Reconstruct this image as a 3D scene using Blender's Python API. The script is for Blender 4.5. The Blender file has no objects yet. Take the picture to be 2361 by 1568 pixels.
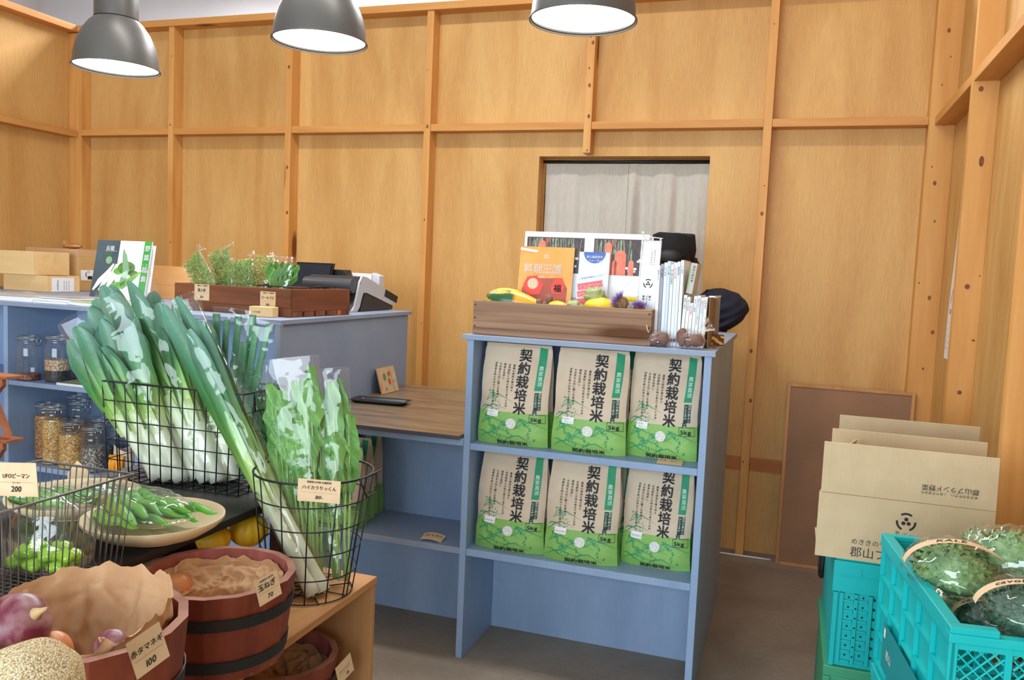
import bpy, math, random
from mathutils import Vector, Matrix, noise, Quaternion
random.seed(7)
PI = math.pi
SC = bpy.context.scene
COL = SC.collection
C = bpy.data

# ------------------------------------------------------------------ camera
FPX, YAW, PIT, ROL, CAMZ = 1928.0, -.3212, .0816, .0435, 1.425
def _cam_axes():
    cy, sy = math.cos(YAW), math.sin(YAW); cp, sp = math.cos(PIT), math.sin(PIT); cr, sr = math.cos(ROL), math.sin(ROL)
    f = Vector((sy*cp, cy*cp, -sp)); r = Vector((cy, -sy, 0)); u = r.cross(f)
    return cr*r + sr*u, -sr*r + cr*u, f
AR, AU, AF = _cam_axes()
CO = Vector((0, 0, CAMZ))
cam_data = C.cameras.new('camera'); cam = C.objects.new('camera', cam_data); COL.objects.link(cam)
cam_data.sensor_width = 36; cam_data.lens = FPX/2361*36
cam_data.clip_start = .05
mw = Matrix.Identity(4)
for i in range(3):
    mw[i][0] = AR[i]; mw[i][1] = AU[i]; mw[i][2] = -AF[i]; mw[i][3] = CO[i]
cam.matrix_world = mw
SC.camera = cam
def ray(x, y): return AF + AR*((x-1180.5)/FPX) - AU*((y-784)/FPX)
# measured points of the photograph brought to real planes of the room
def onz(x, y, z): d = ray(x, y); return CO + d*((z-CAMZ)/d.z)
def ony(x, y, Y): d = ray(x, y); return CO + d*(Y/d.y)
def onx(x, y, X): d = ray(x, y); return CO + d*(X/d.x)

# ------------------------------------------------------------------ light and exposure
SC.view_settings.view_transform = 'Standard'; SC.view_settings.look = 'None'
SC.view_settings.gamma = 1.0; SC.view_settings.use_curve_mapping = False
SC.view_settings.exposure = 0.12
SC.cycles.transparent_max_bounces = 24
SC.cycles.max_bounces = 8
w = C.worlds.new('world'); SC.world = w; w.use_nodes = True
bg = w.node_tree.nodes['Background']; bg.inputs[0].default_value = (.80, .90, 1.0, 1); bg.inputs[1].default_value = 0.55
def area_light(name, loc, rot, sx, sy, power, col):
    l = C.lights.new(name, 'AREA'); l.shape = 'RECTANGLE'; l.size = sx; l.size_y = sy; l.energy = power; l.color = col
    o = C.objects.new(name, l); COL.objects.link(o); o.location = loc; o.rotation_euler = rot; return o
# daylight through the shop front behind the camera, and the ceiling tubes high above the partition walls
area_light('daylight_shop_front', (-1.15, -2.6, 1.7), (math.radians(88), 0, 0), 4.2, 2.0, 225, (.80, .91, 1.0))
area_light('ceiling_tubes_light', (-1.6, 2.75, 3.84), (0, 0, 0), 2.4, .18, 44, (1.0, .97, .92))

area_light('far_wall_fill', (-3.5, 6.2, 4.3), (0, 0, 0), 5.0, 1.2, 420, (.97, .98, 1.0))  # unseen fill lamp, added to brighten the white far wall

# ------------------------------------------------------------------ colours and materials
def S(r, g, b):
    f = lambda c: (c/255/12.92) if c/255 <= .04045 else ((c/255+.055)/1.055)**2.4
    return (f(r), f(g), f(b), 1)
def nn(nt, t, **kw):
    n = nt.nodes.new(t)
    for k, v in kw.items(): setattr(n, k, v)
    return n
MATS = {}
def mat(name, c1, c2=None, scale=6, stretch=(1, 1, 1), rough=.55, bump=0, bscale=None, metal=0, spec=.5, detail=4, attr=None, ramp=None, sss=0, emit=0, coat=0, dist=0, r0=.35, r1=.65, randobj=0, coords='Object', sheen=0, fine=0, fscale=60, fstretch=(1, 1, 1)):
    if name in MATS: return MATS[name]
    m = C.materials.new(name); m.use_nodes = True; nt = m.node_tree; b = nt.nodes['Principled BSDF']; MATS[name] = m
    b.inputs['Roughness'].default_value = rough; b.inputs['Metallic'].default_value = metal
    b.inputs['Specular IOR Level'].default_value = spec
    if coat: b.inputs['Coat Weight'].default_value = coat; b.inputs['Coat Roughness'].default_value = .15
    if emit:
        b.inputs['Emission Color'].default_value = c1; b.inputs['Emission Strength'].default_value = emit
    b.inputs['Base Color'].default_value = c1
    src = None
    if c2 or bump or attr:
        tc = nn(nt, 'ShaderNodeTexCoord'); mp = nn(nt, 'ShaderNodeMapping'); mp.inputs['Scale'].default_value = stretch
        nt.links.new(tc.outputs[coords], mp.inputs[0])
    if c2:
        nz = nn(nt, 'ShaderNodeTexNoise'); nz.inputs['Scale'].default_value = scale; nz.inputs['Detail'].default_value = detail; nz.inputs['Distortion'].default_value = dist
        nt.links.new(mp.outputs[0], nz.inputs[0])
        cr = nn(nt, 'ShaderNodeValToRGB'); e = cr.color_ramp.elements
        e[0].position = r0; e[0].color = c1; e[1].position = r1; e[1].color = c2
        nt.links.new(nz.outputs[0], cr.inputs[0]); src = cr.outputs[0]
    if fine and src:
        mf = nn(nt, 'ShaderNodeMapping'); mf.inputs['Scale'].default_value = fstretch; nt.links.new(tc.outputs[coords], mf.inputs[0])
        nf = nn(nt, 'ShaderNodeTexNoise'); nf.inputs['Scale'].default_value = fscale; nf.inputs['Detail'].default_value = 6; nf.inputs['Roughness'].default_value = .7; nt.links.new(mf.outputs[0], nf.inputs[0])
        rf = nn(nt, 'ShaderNodeMapRange'); rf.inputs[1].default_value = .3; rf.inputs[2].default_value = .7; rf.inputs[3].default_value = 1-fine; rf.inputs[4].default_value = 1+fine*.5; nt.links.new(nf.outputs[0], rf.inputs[0])
        mf2 = nn(nt, 'ShaderNodeMix', data_type='RGBA', blend_type='MULTIPLY'); mf2.inputs[0].default_value = 1; nt.links.new(src, mf2.inputs[6]); nt.links.new(rf.outputs[0], mf2.inputs[7]); src = mf2.outputs[2]
    if attr:
        an = nn(nt, 'ShaderNodeAttribute'); an.attribute_name = attr
        cr2 = nn(nt, 'ShaderNodeValToRGB'); el = cr2.color_ramp.elements
        el[0].position = ramp[0][0]; el[0].color = ramp[0][1]; el[1].position = ramp[-1][0]; el[1].color = ramp[-1][1]
        for p, c in ramp[1:-1]: x = el.new(p); x.color = c
        nt.links.new(an.outputs['Fac'], cr2.inputs[0])
        if src:
            mx = nn(nt, 'ShaderNodeMix', data_type='RGBA', blend_type='MULTIPLY'); mx.inputs[0].default_value = 1
            nt.links.new(cr2.outputs[0], mx.inputs[6]); nt.links.new(src, mx.inputs[7]); src = mx.outputs[2]
        else: src = cr2.outputs[0]
    if randobj and src:
        oi = nn(nt, 'ShaderNodeObjectInfo'); hs = nn(nt, 'ShaderNodeHueSaturation'); mr = nn(nt, 'ShaderNodeMapRange')
        mr.inputs[3].default_value = 1-randobj; mr.inputs[4].default_value = 1+randobj
        nt.links.new(oi.outputs['Random'], mr.inputs[0]); nt.links.new(mr.outputs[0], hs.inputs['Value']); nt.links.new(src, hs.inputs['Color']); src = hs.outputs[0]
    if src: nt.links.new(src, b.inputs['Base Color'])
    if sss: b.inputs['Subsurface Weight'].default_value = sss; b.inputs['Subsurface Radius'].default_value = (.01, .01, .005)
    if bump:
        nb = nn(nt, 'ShaderNodeTexNoise'); nb.inputs['Scale'].default_value = bscale or scale; nb.inputs['Detail'].default_value = 5
        nt.links.new(mp.outputs[0], nb.inputs[0])
        bp = nn(nt, 'ShaderNodeBump'); bp.inputs['Strength'].default_value = bump; bp.inputs['Distance'].default_value = .004
        nt.links.new(nb.outputs[0], bp.inputs['Height']); nt.links.new(bp.outputs[0], b.inputs['Normal'])
    return m
def wood(name, base, dark, axis=2, rings=9, knots=True, rough=.5, knotcol=None, kscale=2.2, spec=.35, band=(.3, .7)):
    """stretched grain plus round knots; axis = direction of the grain"""
    if name in MATS: return MATS[name]
    m = C.materials.new(name); m.use_nodes = True; nt = m.node_tree; b = nt.nodes['Principled BSDF']; MATS[name] = m
    b.inputs['Roughness'].default_value = rough; b.inputs['Specular IOR Level'].default_value = spec
    tc = nn(nt, 'ShaderNodeTexCoord'); mp = nn(nt, 'ShaderNodeMapping')
    s = [rings]*3; s[axis] = .8; mp.inputs['Scale'].default_value = s
    oi = nn(nt, 'ShaderNodeObjectInfo')
    nt.links.new(tc.outputs['Object'], mp.inputs[0])
    nz = nn(nt, 'ShaderNodeTexNoise'); nz.noise_dimensions = '4D'; nz.inputs['Scale'].default_value = 1.6; nz.inputs['Detail'].default_value = 6; nz.inputs['Distortion'].default_value = .6
    nt.links.new(mp.outputs[0], nz.inputs['Vector']); nt.links.new(oi.outputs['Random'], nz.inputs['W'])
    cr = nn(nt, 'ShaderNodeValToRGB'); e = cr.color_ramp.elements; e[0].position, e[1].position = band; e[0].color = dark; e[1].color = base
    nt.links.new(nz.outputs[0], cr.inputs[0]); src = cr.outputs[0]
    if knots:
        mk = nn(nt, 'ShaderNodeMapping'); s = [4.2]*3; s[axis] = kscale; mk.inputs['Scale'].default_value = s
        nt.links.new(tc.outputs['Object'], mk.inputs[0])
        vo = nn(nt, 'ShaderNodeTexVoronoi'); vo.voronoi_dimensions = '4D'; vo.inputs['Scale'].default_value = 1.3
        nt.links.new(mk.outputs[0], vo.inputs['Vector']); nt.links.new(oi.outputs['Random'], vo.inputs['W'])
        kr = nn(nt, 'ShaderNodeValToRGB'); k = kr.color_ramp.elements; k[0].position = .13; k[0].color = (1, 1, 1, 1); k[1].position = .22; k[1].color = (0, 0, 0, 1)
        nt.links.new(vo.outputs['Distance'], kr.inputs[0])
        mx = nn(nt, 'ShaderNodeMix', data_type='RGBA'); nt.links.new(kr.outputs[0], mx.inputs[0]); nt.links.new(src, mx.inputs[6]); mx.inputs[7].default_value = knotcol or dark
        src = mx.outputs[2]
    nt.links.new(src, b.inputs['Base Color'])
    bp = nn(nt, 'ShaderNodeBump'); bp.inputs['Strength'].default_value = .12; bp.inputs['Distance'].default_value = .002
    nt.links.new(nz.outputs[0], bp.inputs['Height']); nt.links.new(bp.outputs[0], b.inputs['Normal'])
    return m
def film_mat(name, base=.05, edge=.75, rough=.07, bump=.5, bscale=30, haze=.04, tint=(1, 1, 1, 1)):
    if name in MATS: return MATS[name]
    m = C.materials.new(name); m.use_nodes = True; nt = m.node_tree; MATS[name] = m
    nt.nodes.remove(nt.nodes['Principled BSDF']); out = nt.nodes['Material Output']
    tr = nn(nt, 'ShaderNodeBsdfTransparent'); tr.inputs[0].default_value = tint
    gl = nn(nt, 'ShaderNodeBsdfGlossy'); gl.inputs['Roughness'].default_value = rough; gl.inputs[0].default_value = (1, 1, 1, 1)
    df = nn(nt, 'ShaderNodeBsdfDiffuse'); df.inputs[0].default_value = (.9, .93, .95, 1)
    lw = nn(nt, 'ShaderNodeLayerWeight'); lw.inputs[0].default_value = .25
    mr = nn(nt, 'ShaderNodeMapRange'); mr.inputs[3].default_value = base; mr.inputs[4].default_value = edge
    pw_ = nn(nt, 'ShaderNodeMath', operation='POWER'); pw_.inputs[1].default_value = 2.2; nt.links.new(lw.outputs['Facing'], pw_.inputs[0]); nt.links.new(pw_.outputs[0], mr.inputs[0])
    mx = nn(nt, 'ShaderNodeMixShader'); m2 = nn(nt, 'ShaderNodeMixShader'); m2.inputs[0].default_value = haze
    nt.links.new(mr.outputs[0], mx.inputs[0]); nt.links.new(tr.outputs[0], m2.inputs[1]); nt.links.new(df.outputs[0], m2.inputs[2])
    nt.links.new(m2.outputs[0], mx.inputs[1]); nt.links.new(gl.outputs[0], mx.inputs[2]); nt.links.new(mx.outputs[0], out.inputs[0])
    tc = nn(nt, 'ShaderNodeTexCoord'); n0 = nn(nt, 'ShaderNodeTexNoise'); n0.inputs['Scale'].default_value = bscale*.5; n0.inputs['Detail'].default_value = 2; nt.links.new(tc.outputs['Object'], n0.inputs[0])
    vm = nn(nt, 'ShaderNodeVectorMath', operation='MULTIPLY_ADD'); vm.inputs[1].default_value = (.07, .07, .07); nt.links.new(n0.outputs['Color'], vm.inputs[0]); nt.links.new(tc.outputs['Object'], vm.inputs[2])
    nz = nn(nt, 'ShaderNodeTexNoise'); nz.noise_type = 'RIDGED_MULTIFRACTAL'; nz.inputs['Scale'].default_value = bscale; nz.inputs['Detail'].default_value = 1.5; nz.inputs['Roughness'].default_value = .4
    nt.links.new(vm.outputs[0], nz.inputs['Vector'])
    bp = nn(nt, 'ShaderNodeBump'); bp.inputs['Strength'].default_value = bump; bp.inputs['Distance'].default_value = .006
    nt.links.new(nz.outputs[0], bp.inputs['Height']); nt.links.new(bp.outputs[0], gl.inputs['Normal']); nt.links.new(bp.outputs[0], lw.inputs['Normal'])
    return m
def speck(name, cols, scale=90, rough=.4, bump=.5):
    """a fill of separate grains: each voronoi cell its own colour"""
    if name in MATS: return MATS[name]
    m = C.materials.new(name); m.use_nodes = True; nt = m.node_tree; b = nt.nodes['Principled BSDF']; MATS[name] = m
    b.inputs['Roughness'].default_value = rough
    tc = nn(nt, 'ShaderNodeTexCoord'); vo = nn(nt, 'ShaderNodeTexVoronoi'); vo.inputs['Scale'].default_value = scale
    nt.links.new(tc.outputs['Object'], vo.inputs['Vector'])
    sp = nn(nt, 'ShaderNodeSeparateColor'); nt.links.new(vo.outputs['Color'], sp.inputs[0])
    cr = nn(nt, 'ShaderNodeValToRGB'); cr.color_ramp.interpolation = 'CONSTANT'; e = cr.color_ramp.elements
    e[0].position = 0; e[0].color = cols[0]; e[1].position = 1/len(cols); e[1].color = cols[1]
    for i, c in enumerate(cols[2:]): x = e.new((i+2)/len(cols)); x.color = c
    nt.links.new(sp.outputs[0], cr.inputs[0])
    dr = nn(nt, 'ShaderNodeValToRGB'); d = dr.color_ramp.elements; d[0].position = .35; d[0].color = (1, 1, 1, 1); d[1].position = .75; d[1].color = (.45, .4, .35, 1)
    nt.links.new(vo.outputs['Distance'], dr.inputs[0])
    mx = nn(nt, 'ShaderNodeMix', data_type='RGBA', blend_type='MULTIPLY'); mx.inputs[0].default_value = 1
    nt.links.new(cr.outputs[0], mx.inputs[6]); nt.links.new(dr.outputs[0], mx.inputs[7]); nt.links.new(mx.outputs[2], b.inputs['Base Color'])
    bp = nn(nt, 'ShaderNodeBump'); bp.invert = True; bp.inputs['Strength'].default_value = bump; bp.inputs['Distance'].default_value = .004
    nt.links.new(vo.outputs['Distance'], bp.inputs['Height']); nt.links.new(bp.outputs[0], b.inputs['Normal'])
    return m

# ------------------------------------------------------------------ mesh building
class G:
    def __init__(s): s.v = []; s.f = []; s.m = []; s.t = []; s.cur = 0; s.tv = 0.0
    def add(s, vs, fs, mi=None, ts=None):
        b = len(s.v); s.v += [tuple(x) for x in vs]; s.f += [tuple(b+i for i in f) for f in fs]
        s.m += [s.cur if mi is None else mi]*len(fs); s.t += (ts if ts else [s.tv]*len(vs)); return s
    def box(s, x0, x1, y0, y1, z0, z1, mi=None):
        return s.add([(x0,y0,z0),(x1,y0,z0),(x1,y1,z0),(x0,y1,z0),(x0,y0,z1),(x1,y0,z1),(x1,y1,z1),(x0,y1,z1)],
                     [(3,2,1,0),(4,5,6,7),(0,1,5,4),(1,2,6,5),(2,3,7,6),(3,0,4,7)], mi)
    def obox(s, o, a, b, c, mi=None):
        """box from corner o spanned by vectors a, b, c"""
        o, a, b, c = map(Vector, (o, a, b, c))
        p = [o, o+a, o+a+b, o+b, o+c, o+a+c, o+a+b+c, o+b+c]
        fs = [(3,2,1,0),(4,5,6,7),(0,1,5,4),(1,2,6,5),(2,3,7,6),(3,0,4,7)]
        if a.cross(b).dot(c) < 0: fs = [f[::-1] for f in fs]
        return s.add(p, fs, mi)
    def quad(s, a, b, c, d, mi=None): return s.add([a, b, c, d], [(0,1,2,3)], mi)
    def tube(s, pts, r, n=8, mi=None, closed=False, ts=None):
        pts = [Vector(p) for p in pts]; N = len(pts); vs = []; fs = []; tt = []
        rs = r if isinstance(r, (list, tuple)) else [r]*N
        up = None
        for i in range(N):
            if closed: d = pts[(i+1) % N]-pts[i-1]
            else: d = pts[min(i+1, N-1)]-pts[max(i-1, 0)]
            if d.length < 1e-9: d = Vector((0,0,1))
            d.normalize()
            if up is None: up = d.orthogonal().normalized()
            else:
                up = up-d*up.dot(d)
                up = up.normalized() if up.length > 1e-6 else d.orthogonal().normalized()
            sd = d.cross(up)
            for k in range(n):
                a = 2*PI*k/n; vs.append(pts[i]+(up*math.cos(a)+sd*math.sin(a))*rs[i]); tt.append(ts[i] if ts else s.tv)
        for i in range(N if closed else N-1):
            for k in range(n):
                a = i*n+k; b = i*n+(k+1) % n; j = (i+1) % N
                fs.append((a, b, j*n+(k+1) % n, j*n+k))
        if not closed: fs.append(tuple(range(n))[::-1]); fs.append(tuple((N-1)*n+k for k in range(n)))
        return s.add(vs, fs, mi, tt)
    def lathe(s, prof, n=32, c=(0,0,0), mi=None, ax=None, sq=1.0, cap=False):
        """profile (r, z) turned about the vertical through c"""
        vs = []; fs = []
        for r, z in prof:
            for k in range(n):
                a = 2*PI*k/n; vs.append((c[0]+r*math.cos(a), c[1]+r*math.sin(a)*sq, c[2]+z))
        for i in range(len(prof)-1):
            for k in range(n):
                fs.append((i*n+k, i*n+(k+1) % n, (i+1)*n+(k+1) % n, (i+1)*n+k))
        if cap: fs.append(tuple(range(n))[::-1]); fs.append(tuple((len(prof)-1)*n+k for k in range(n)))
        return s.add(vs, fs, mi)
    def grid(s, fn, nu, nv, mi=None, wrap=False, flip=False, tfn=None):
        vs = []; fs = []; tt = []
        for j in range(nv+1):
            for i in range(nu if wrap else nu+1):
                vs.append(tuple(fn(i/nu, j/nv))); tt.append(tfn(i/nu, j/nv) if tfn else s.tv)
        W = nu if wrap else nu+1
        for j in range(nv):
            for i in range(nu):
                a = j*W+i; b = j*W+(i+1) % W; c = (j+1)*W+(i+1) % W; d = (j+1)*W+i
                m_ = mi(((i+.5)/nu), ((j+.5)/nv)) if callable(mi) else mi
                fs.append(((a,b,c,d) if not flip else (d,c,b,a), m_))
        b0 = len(s.v); s.v += vs; s.t += tt
        for f, m_ in fs: s.f.append(tuple(b0+k for k in f)); s.m.append(s.cur if m_ is None else m_)
        return s
    def blob(s, c, r, nz=0, seed=0, freq=3, nu=20, nv=12, mi=None, sc=(1,1,1), rot=None, rough=None):
        c = Vector(c); R = rot or Matrix.Identity(3)
        def fn(u, v):
            th = 2*PI*u; ph = PI*v
            d = Vector((math.sin(ph)*math.cos(th), math.sin(ph)*math.sin(th), -math.cos(ph)))
            k = 1+nz*noise.noise(d*freq+Vector((seed*7.3, seed*1.7, seed)))
            if rough: k += rough*noise.noise(d*freq*5+Vector((seed, 0, seed*3)))
            p = Vector((d.x*sc[0], d.y*sc[1], d.z*sc[2]))*r*k
            return c+R@p
        return s.grid(fn, nu, nv, mi, wrap=True)
    def poly(s, pts, mi=None): return s.add(pts, [tuple(range(len(pts)))], mi)
    def prism(s, pts, d, mi=None):
        """flat outline pts (3D) pushed along vector d"""
        pts = [Vector(p) for p in pts]; d = Vector(d); n = len(pts)
        nrm = Vector((0,0,0))
        for i in range(n): nrm += pts[i].cross(pts[(i+1) % n])
        vs = pts+[p+d for p in pts]
        fs = [tuple(range(n))[::-1], tuple(range(n, 2*n))]+[(i, (i+1) % n, n+(i+1) % n, n+i) for i in range(n)]
        if nrm.dot(d) < 0: fs = [f[::-1] for f in fs]
        return s.add(vs, fs, mi)
def link(name, data=None): o = C.objects.new(name, data); COL.objects.link(o); return o
def thing(name, label, cat, loc=(0,0,0), rz=0, group=None, rot=None):
    o = link(name); o.location = loc; o.rotation_euler = rot or (0, 0, rz); o.empty_display_size = .05
    o['label'] = label; o['category'] = cat
    if group: o['group'] = group
    return o
def tag(o, label, cat, group=None):
    o['label'] = label; o['category'] = cat
    if group: o['group'] = group
    return o
def obj(name, g, mats, parent=None, smooth=False, bevel=0, world=False, label=None, loc=None, kind=None, angle=None, solid=0, subd=0):
    me = C.meshes.new(name); vs = g.v
    if world and parent is not None:
        off = Vector(parent.location); vs = [tuple(Vector(v)-off) for v in vs]
    me.from_pydata(vs, [], g.f)
    for m in (mats if isinstance(mats, (list, tuple)) else [mats]): me.materials.append(m)
    me.polygons.foreach_set('material_index', g.m)
    if any(g.t): a = me.attributes.new('t', 'FLOAT', 'POINT'); a.data.foreach_set('value', g.t)
    if smooth: me.polygons.foreach_set('use_smooth', [True]*len(me.polygons))
    me.update()
    if smooth and angle: me.set_sharp_from_angle(angle=math.radians(angle))
    o = link(name, me)
    if parent is not None: o.parent = parent
    if loc: o.location = loc
    if bevel:
        md = o.modifiers.new('bevel', 'BEVEL'); md.width = bevel; md.segments = 2; md.limit_method = 'ANGLE'; md.angle_limit = math.radians(50)
    if solid: md = o.modifiers.new('solid', 'SOLIDIFY'); md.thickness = solid
    if subd: md = o.modifiers.new('sub', 'SUBSURF'); md.levels = subd; md.render_levels = subd
    if label: o['label'] = label
    if kind: o['kind'] = kind
    return o
def struct(name, g, m, **kw): return obj(name, g, m, kind='structure', **kw)
def dup(root, loc, rz=None, label=None, group=None):
    r = root.copy(); COL.objects.link(r); r.location = loc
    if rz is not None: r.rotation_euler = (root.rotation_euler[0], root.rotation_euler[1], rz)
    if label: r['label'] = label
    if group: r['group'] = group
    for ch in list(root.children):
        c = ch.copy(); COL.objects.link(c); c.parent = r
        for gch in list(ch.children):
            d = gch.copy(); COL.objects.link(d); d.parent = c
    return r

# ------------------------------------------------------------------ lettering and printed shapes
_gl = {}
def glyph(ch, off=0.0, res=2):
    k = (ch, off, res)
    if k not in _gl:
        c = C.curves.new('t', 'FONT'); c.body = ch; c.resolution_u = res; c.offset = off
        o = link('t', c); bpy.context.view_layer.update()
        me = C.meshes.new_from_object(o.evaluated_get(bpy.context.evaluated_depsgraph_get()))
        vs = [(v.co.x, v.co.y) for v in me.vertices]; fs = [tuple(p.vertices) for p in me.polygons]
        C.objects.remove(o); C.meshes.remove(me); C.curves.remove(c)
        adv = (max(x for x, y in vs)+.06) if vs else .3
        if ord(ch) > 0x2000: adv = 1.0
        _gl[k] = (vs, fs, adv)
    return _gl[k]
def finer(vs, fs, mx):
    """split long triangles so that lettering can follow a curved surface"""
    vs = list(vs); out = []; st = []
    for f in fs:
        for i in range(1, len(f)-1): st.append((f[0], f[i], f[i+1]))
    cache = {}
    def mid(a, b):
        k = (min(a, b), max(a, b))
        if k not in cache: vs.append(((vs[a][0]+vs[b][0])/2, (vs[a][1]+vs[b][1])/2)); cache[k] = len(vs)-1
        return cache[k]
    while st:
        a, b, c = st.pop()
        L = [(math.dist(vs[a], vs[b]), a, b, c), (math.dist(vs[b], vs[c]), b, c, a), (math.dist(vs[c], vs[a]), c, a, b)]
        l, p, q, r = max(L)
        if l > mx: m_ = mid(p, q); st += [(p, m_, r), (m_, q, r)]
        else: out.append((a, b, c))
    return vs, out
class Print:
    """flat marks laid on a surface: fn(x, y, lift) gives the 3D point; x right, y up, metres"""
    def __init__(s, fn, g, lift=.0005, step=None): s.fn = fn; s.g = g; s.l = lift; s.step = step; s.z = lift
    def put(s, vs, fs, mi, lift=None):
        if s.step: vs, fs = finer(vs, fs, s.step)
        s.g.add([s.fn(x, y, lift or s.z) for x, y in vs], fs, mi); return s
    def up(s): s.z += s.l; return s
    def rect(s, x, y, w_, h, mi, rot=0):
        c, n = math.cos(rot), math.sin(rot); p = [(-w_/2,-h/2),(w_/2,-h/2),(w_/2,h/2),(-w_/2,h/2)]
        return s.put([(x+a*c-b*n, y+a*n+b*c) for a, b in p], [(0,1,2,3)], mi)
    def poly(s, pts, mi): return s.put(pts, [tuple(range(len(pts)))], mi)
    def disc(s, x, y, r, mi, ry=None, n=20, rot=0):
        ry = ry or r; c, q = math.cos(rot), math.sin(rot)
        P = [(r*math.cos(2*PI*k/n), ry*math.sin(2*PI*k/n)) for k in range(n)]
        return s.put([(x, y)]+[(x+a*c-b*q, y+a*q+b*c) for a, b in P], [(0, 1+k, 1+(k+1) % n) for k in range(n)], mi)
    def arc(s, x, y, r, wd, a0, a1, mi, n=14):
        vs = []; 
        for k in range(n+1):
            a = a0+(a1-a0)*k/n; vs += [(x+(r-wd/2)*math.cos(a), y+(r-wd/2)*math.sin(a)), (x+(r+wd/2)*math.cos(a), y+(r+wd/2)*math.sin(a))]
        return s.put(vs, [(2*k, 2*k+1, 2*k+3, 2*k+2) for k in range(n)], mi)
    def line(s, pts, wd, mi):
        vs = []
        for i, p in enumerate(pts):
            a = pts[max(i-1, 0)]; b = pts[min(i+1, len(pts)-1)]; dx, dy = b[0]-a[0], b[1]-a[1]; L = math.hypot(dx, dy) or 1
            wi = wd[i] if isinstance(wd, (list, tuple)) else wd
            vs += [(p[0]+dy/L*wi/2, p[1]-dx/L*wi/2), (p[0]-dy/L*wi/2, p[1]+dx/L*wi/2)]
        return s.put(vs, [(2*k, 2*k+2, 2*k+3, 2*k+1) for k in range(len(pts)-1)], mi)
    def text(s, t, x, y, size, mi, vert=False, off=0.0, rot=0, center=False, gap=0, slant=0, xs=1.0, flip=False, pitch=1.05):
        cx = 0; cy = 0; c, n = math.cos(rot), math.sin(rot); tot = 0
        if center and not vert:
            tot = sum((glyph(ch, 0.0)[2]+gap) if ch != ' ' else .35 for ch in t)*size*xs; cx = -tot/2
        for ch in t:
            if ch == ' ':
                if vert: cy -= size*.5
                else: cx += .35*size*xs
                continue
            vs, fs, adv = glyph(ch, 0.0)
            if off:
                nv_ = len(vs); o_ = off*.8; V2 = []; F2 = []
                for q_, (ox, oy) in enumerate(((o_, o_), (-o_, o_), (o_, -o_), (-o_, -o_))):
                    V2 += [(a+ox, b+oy) for a, b in vs]; F2 += [tuple(i+q_*nv_ for i in f) for f in fs]
                vs, fs = V2, F2
            P = []
            for a, b in vs:
                X = cx+(a+slant*b)*size*xs-(size*xs*.5 if vert else 0); Y = cy+b*size-(size*.85 if vert else 0)
                P.append((x+X*c-Y*n, y+X*n+Y*c))
            s.put(P, fs, mi)
            if vert: cy -= size*pitch
            else: cx += (adv+gap)*size*xs
        return s
def plane_fn(o, ux, uy):
    o, ux, uy = Vector(o), Vector(ux).normalized(), Vector(uy).normalized(); n = ux.cross(uy).normalized()
    return lambda x, y, l: o+ux*x+uy*y+n*l
def brand_mark(P, x, y, r, mi):
    """ring of three bowed strokes round three dots"""
    for k in range(3):
        a = PI/2+2*PI*k/3; P.arc(x, y, r, r*.24, a-.62, a+.62, mi)
    for k in range(3):
        a = PI/2+2*PI*k/3; P.disc(x+r*.33*math.cos(a), y+r*.33*math.sin(a), r*.23, mi, n=14)

# ------------------------------------------------------------------ palette
PLY = mat('plywood_honey', S(202, 148, 82), S(224, 178, 110), scale=1.1, stretch=(3.2, 3.2, .55), rough=.5, detail=7, dist=1.2, spec=.3, r0=.3, r1=.7, fine=.14, fscale=22, fstretch=(6, 6, .5))
PLYB = mat('plywood_honey_fine', S(202, 152, 86), S(218, 174, 108), scale=2.0, stretch=(5, 5, .8), rough=.5, detail=6, dist=.8, spec=.3, fine=.14, fscale=22, fstretch=(6, 6, .5))
PINEV = wood('pine_stud', S(228, 172, 100), S(206, 142, 72), axis=2, knotcol=S(120, 62, 26), kscale=1.4)
PINEX = wood('pine_rail_x', S(222, 164, 92), S(200, 134, 66), axis=0, knotcol=S(120, 62, 26), kscale=1.4)
PINEY = wood('pine_rail_y', S(222, 164, 92), S(200, 134, 66), axis=1, knotcol=S(120, 62, 26), kscale=1.4)
WHITE_WALL = mat('white_wall', S(232, 232, 236), S(224, 225, 230), scale=1.5, rough=.7)
CONC = mat('concrete_floor', S(134, 122, 108), S(160, 148, 132), scale=2.6, rough=.75, detail=8, dist=.6, bump=.3, bscale=40, r0=.3, r1=.72, fine=.10, fscale=35)
BLUE = mat('blue_paint', S(138, 162, 196), S(150, 174, 206), scale=5, stretch=(1, 1, .3), rough=.5, detail=6, bump=.08, bscale=30, spec=.4, fine=.06, fscale=12, fstretch=(4, 4, 1))
BLUED = mat('blue_paint_worn', S(146, 160, 184), S(136, 152, 178), scale=4, rough=.55, detail=7, bump=.1, bscale=30)
LAM = mat('brown_laminate', S(104, 88, 74), S(138, 116, 92), scale=7, stretch=(.5, 3, 1), rough=.32, detail=8, dist=.4, fine=.25, fscale=16, fstretch=(1, 5, 1))
LAME = mat('laminate_edge', S(78, 72, 84), rough=.5)
WHITE = mat('white_paper', S(242, 243, 246), rough=.6)
WHITE2 = mat('white_plastic', S(238, 238, 240), rough=.35)
BLACK = mat('black_matte', S(24, 24, 26), rough=.55)
BLACKG = mat('black_gloss', S(16, 17, 20), rough=.12)
INK = mat('ink_black', S(38, 38, 42), rough=.7)
INKG = mat('ink_grey', S(120, 118, 116), rough=.7)
KRAFT = mat('kraft_card', S(226, 196, 156), S(214, 184, 144), scale=20, rough=.8)
KRAFTL = mat('kraft_line', S(170, 145, 110), rough=.8)

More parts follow.
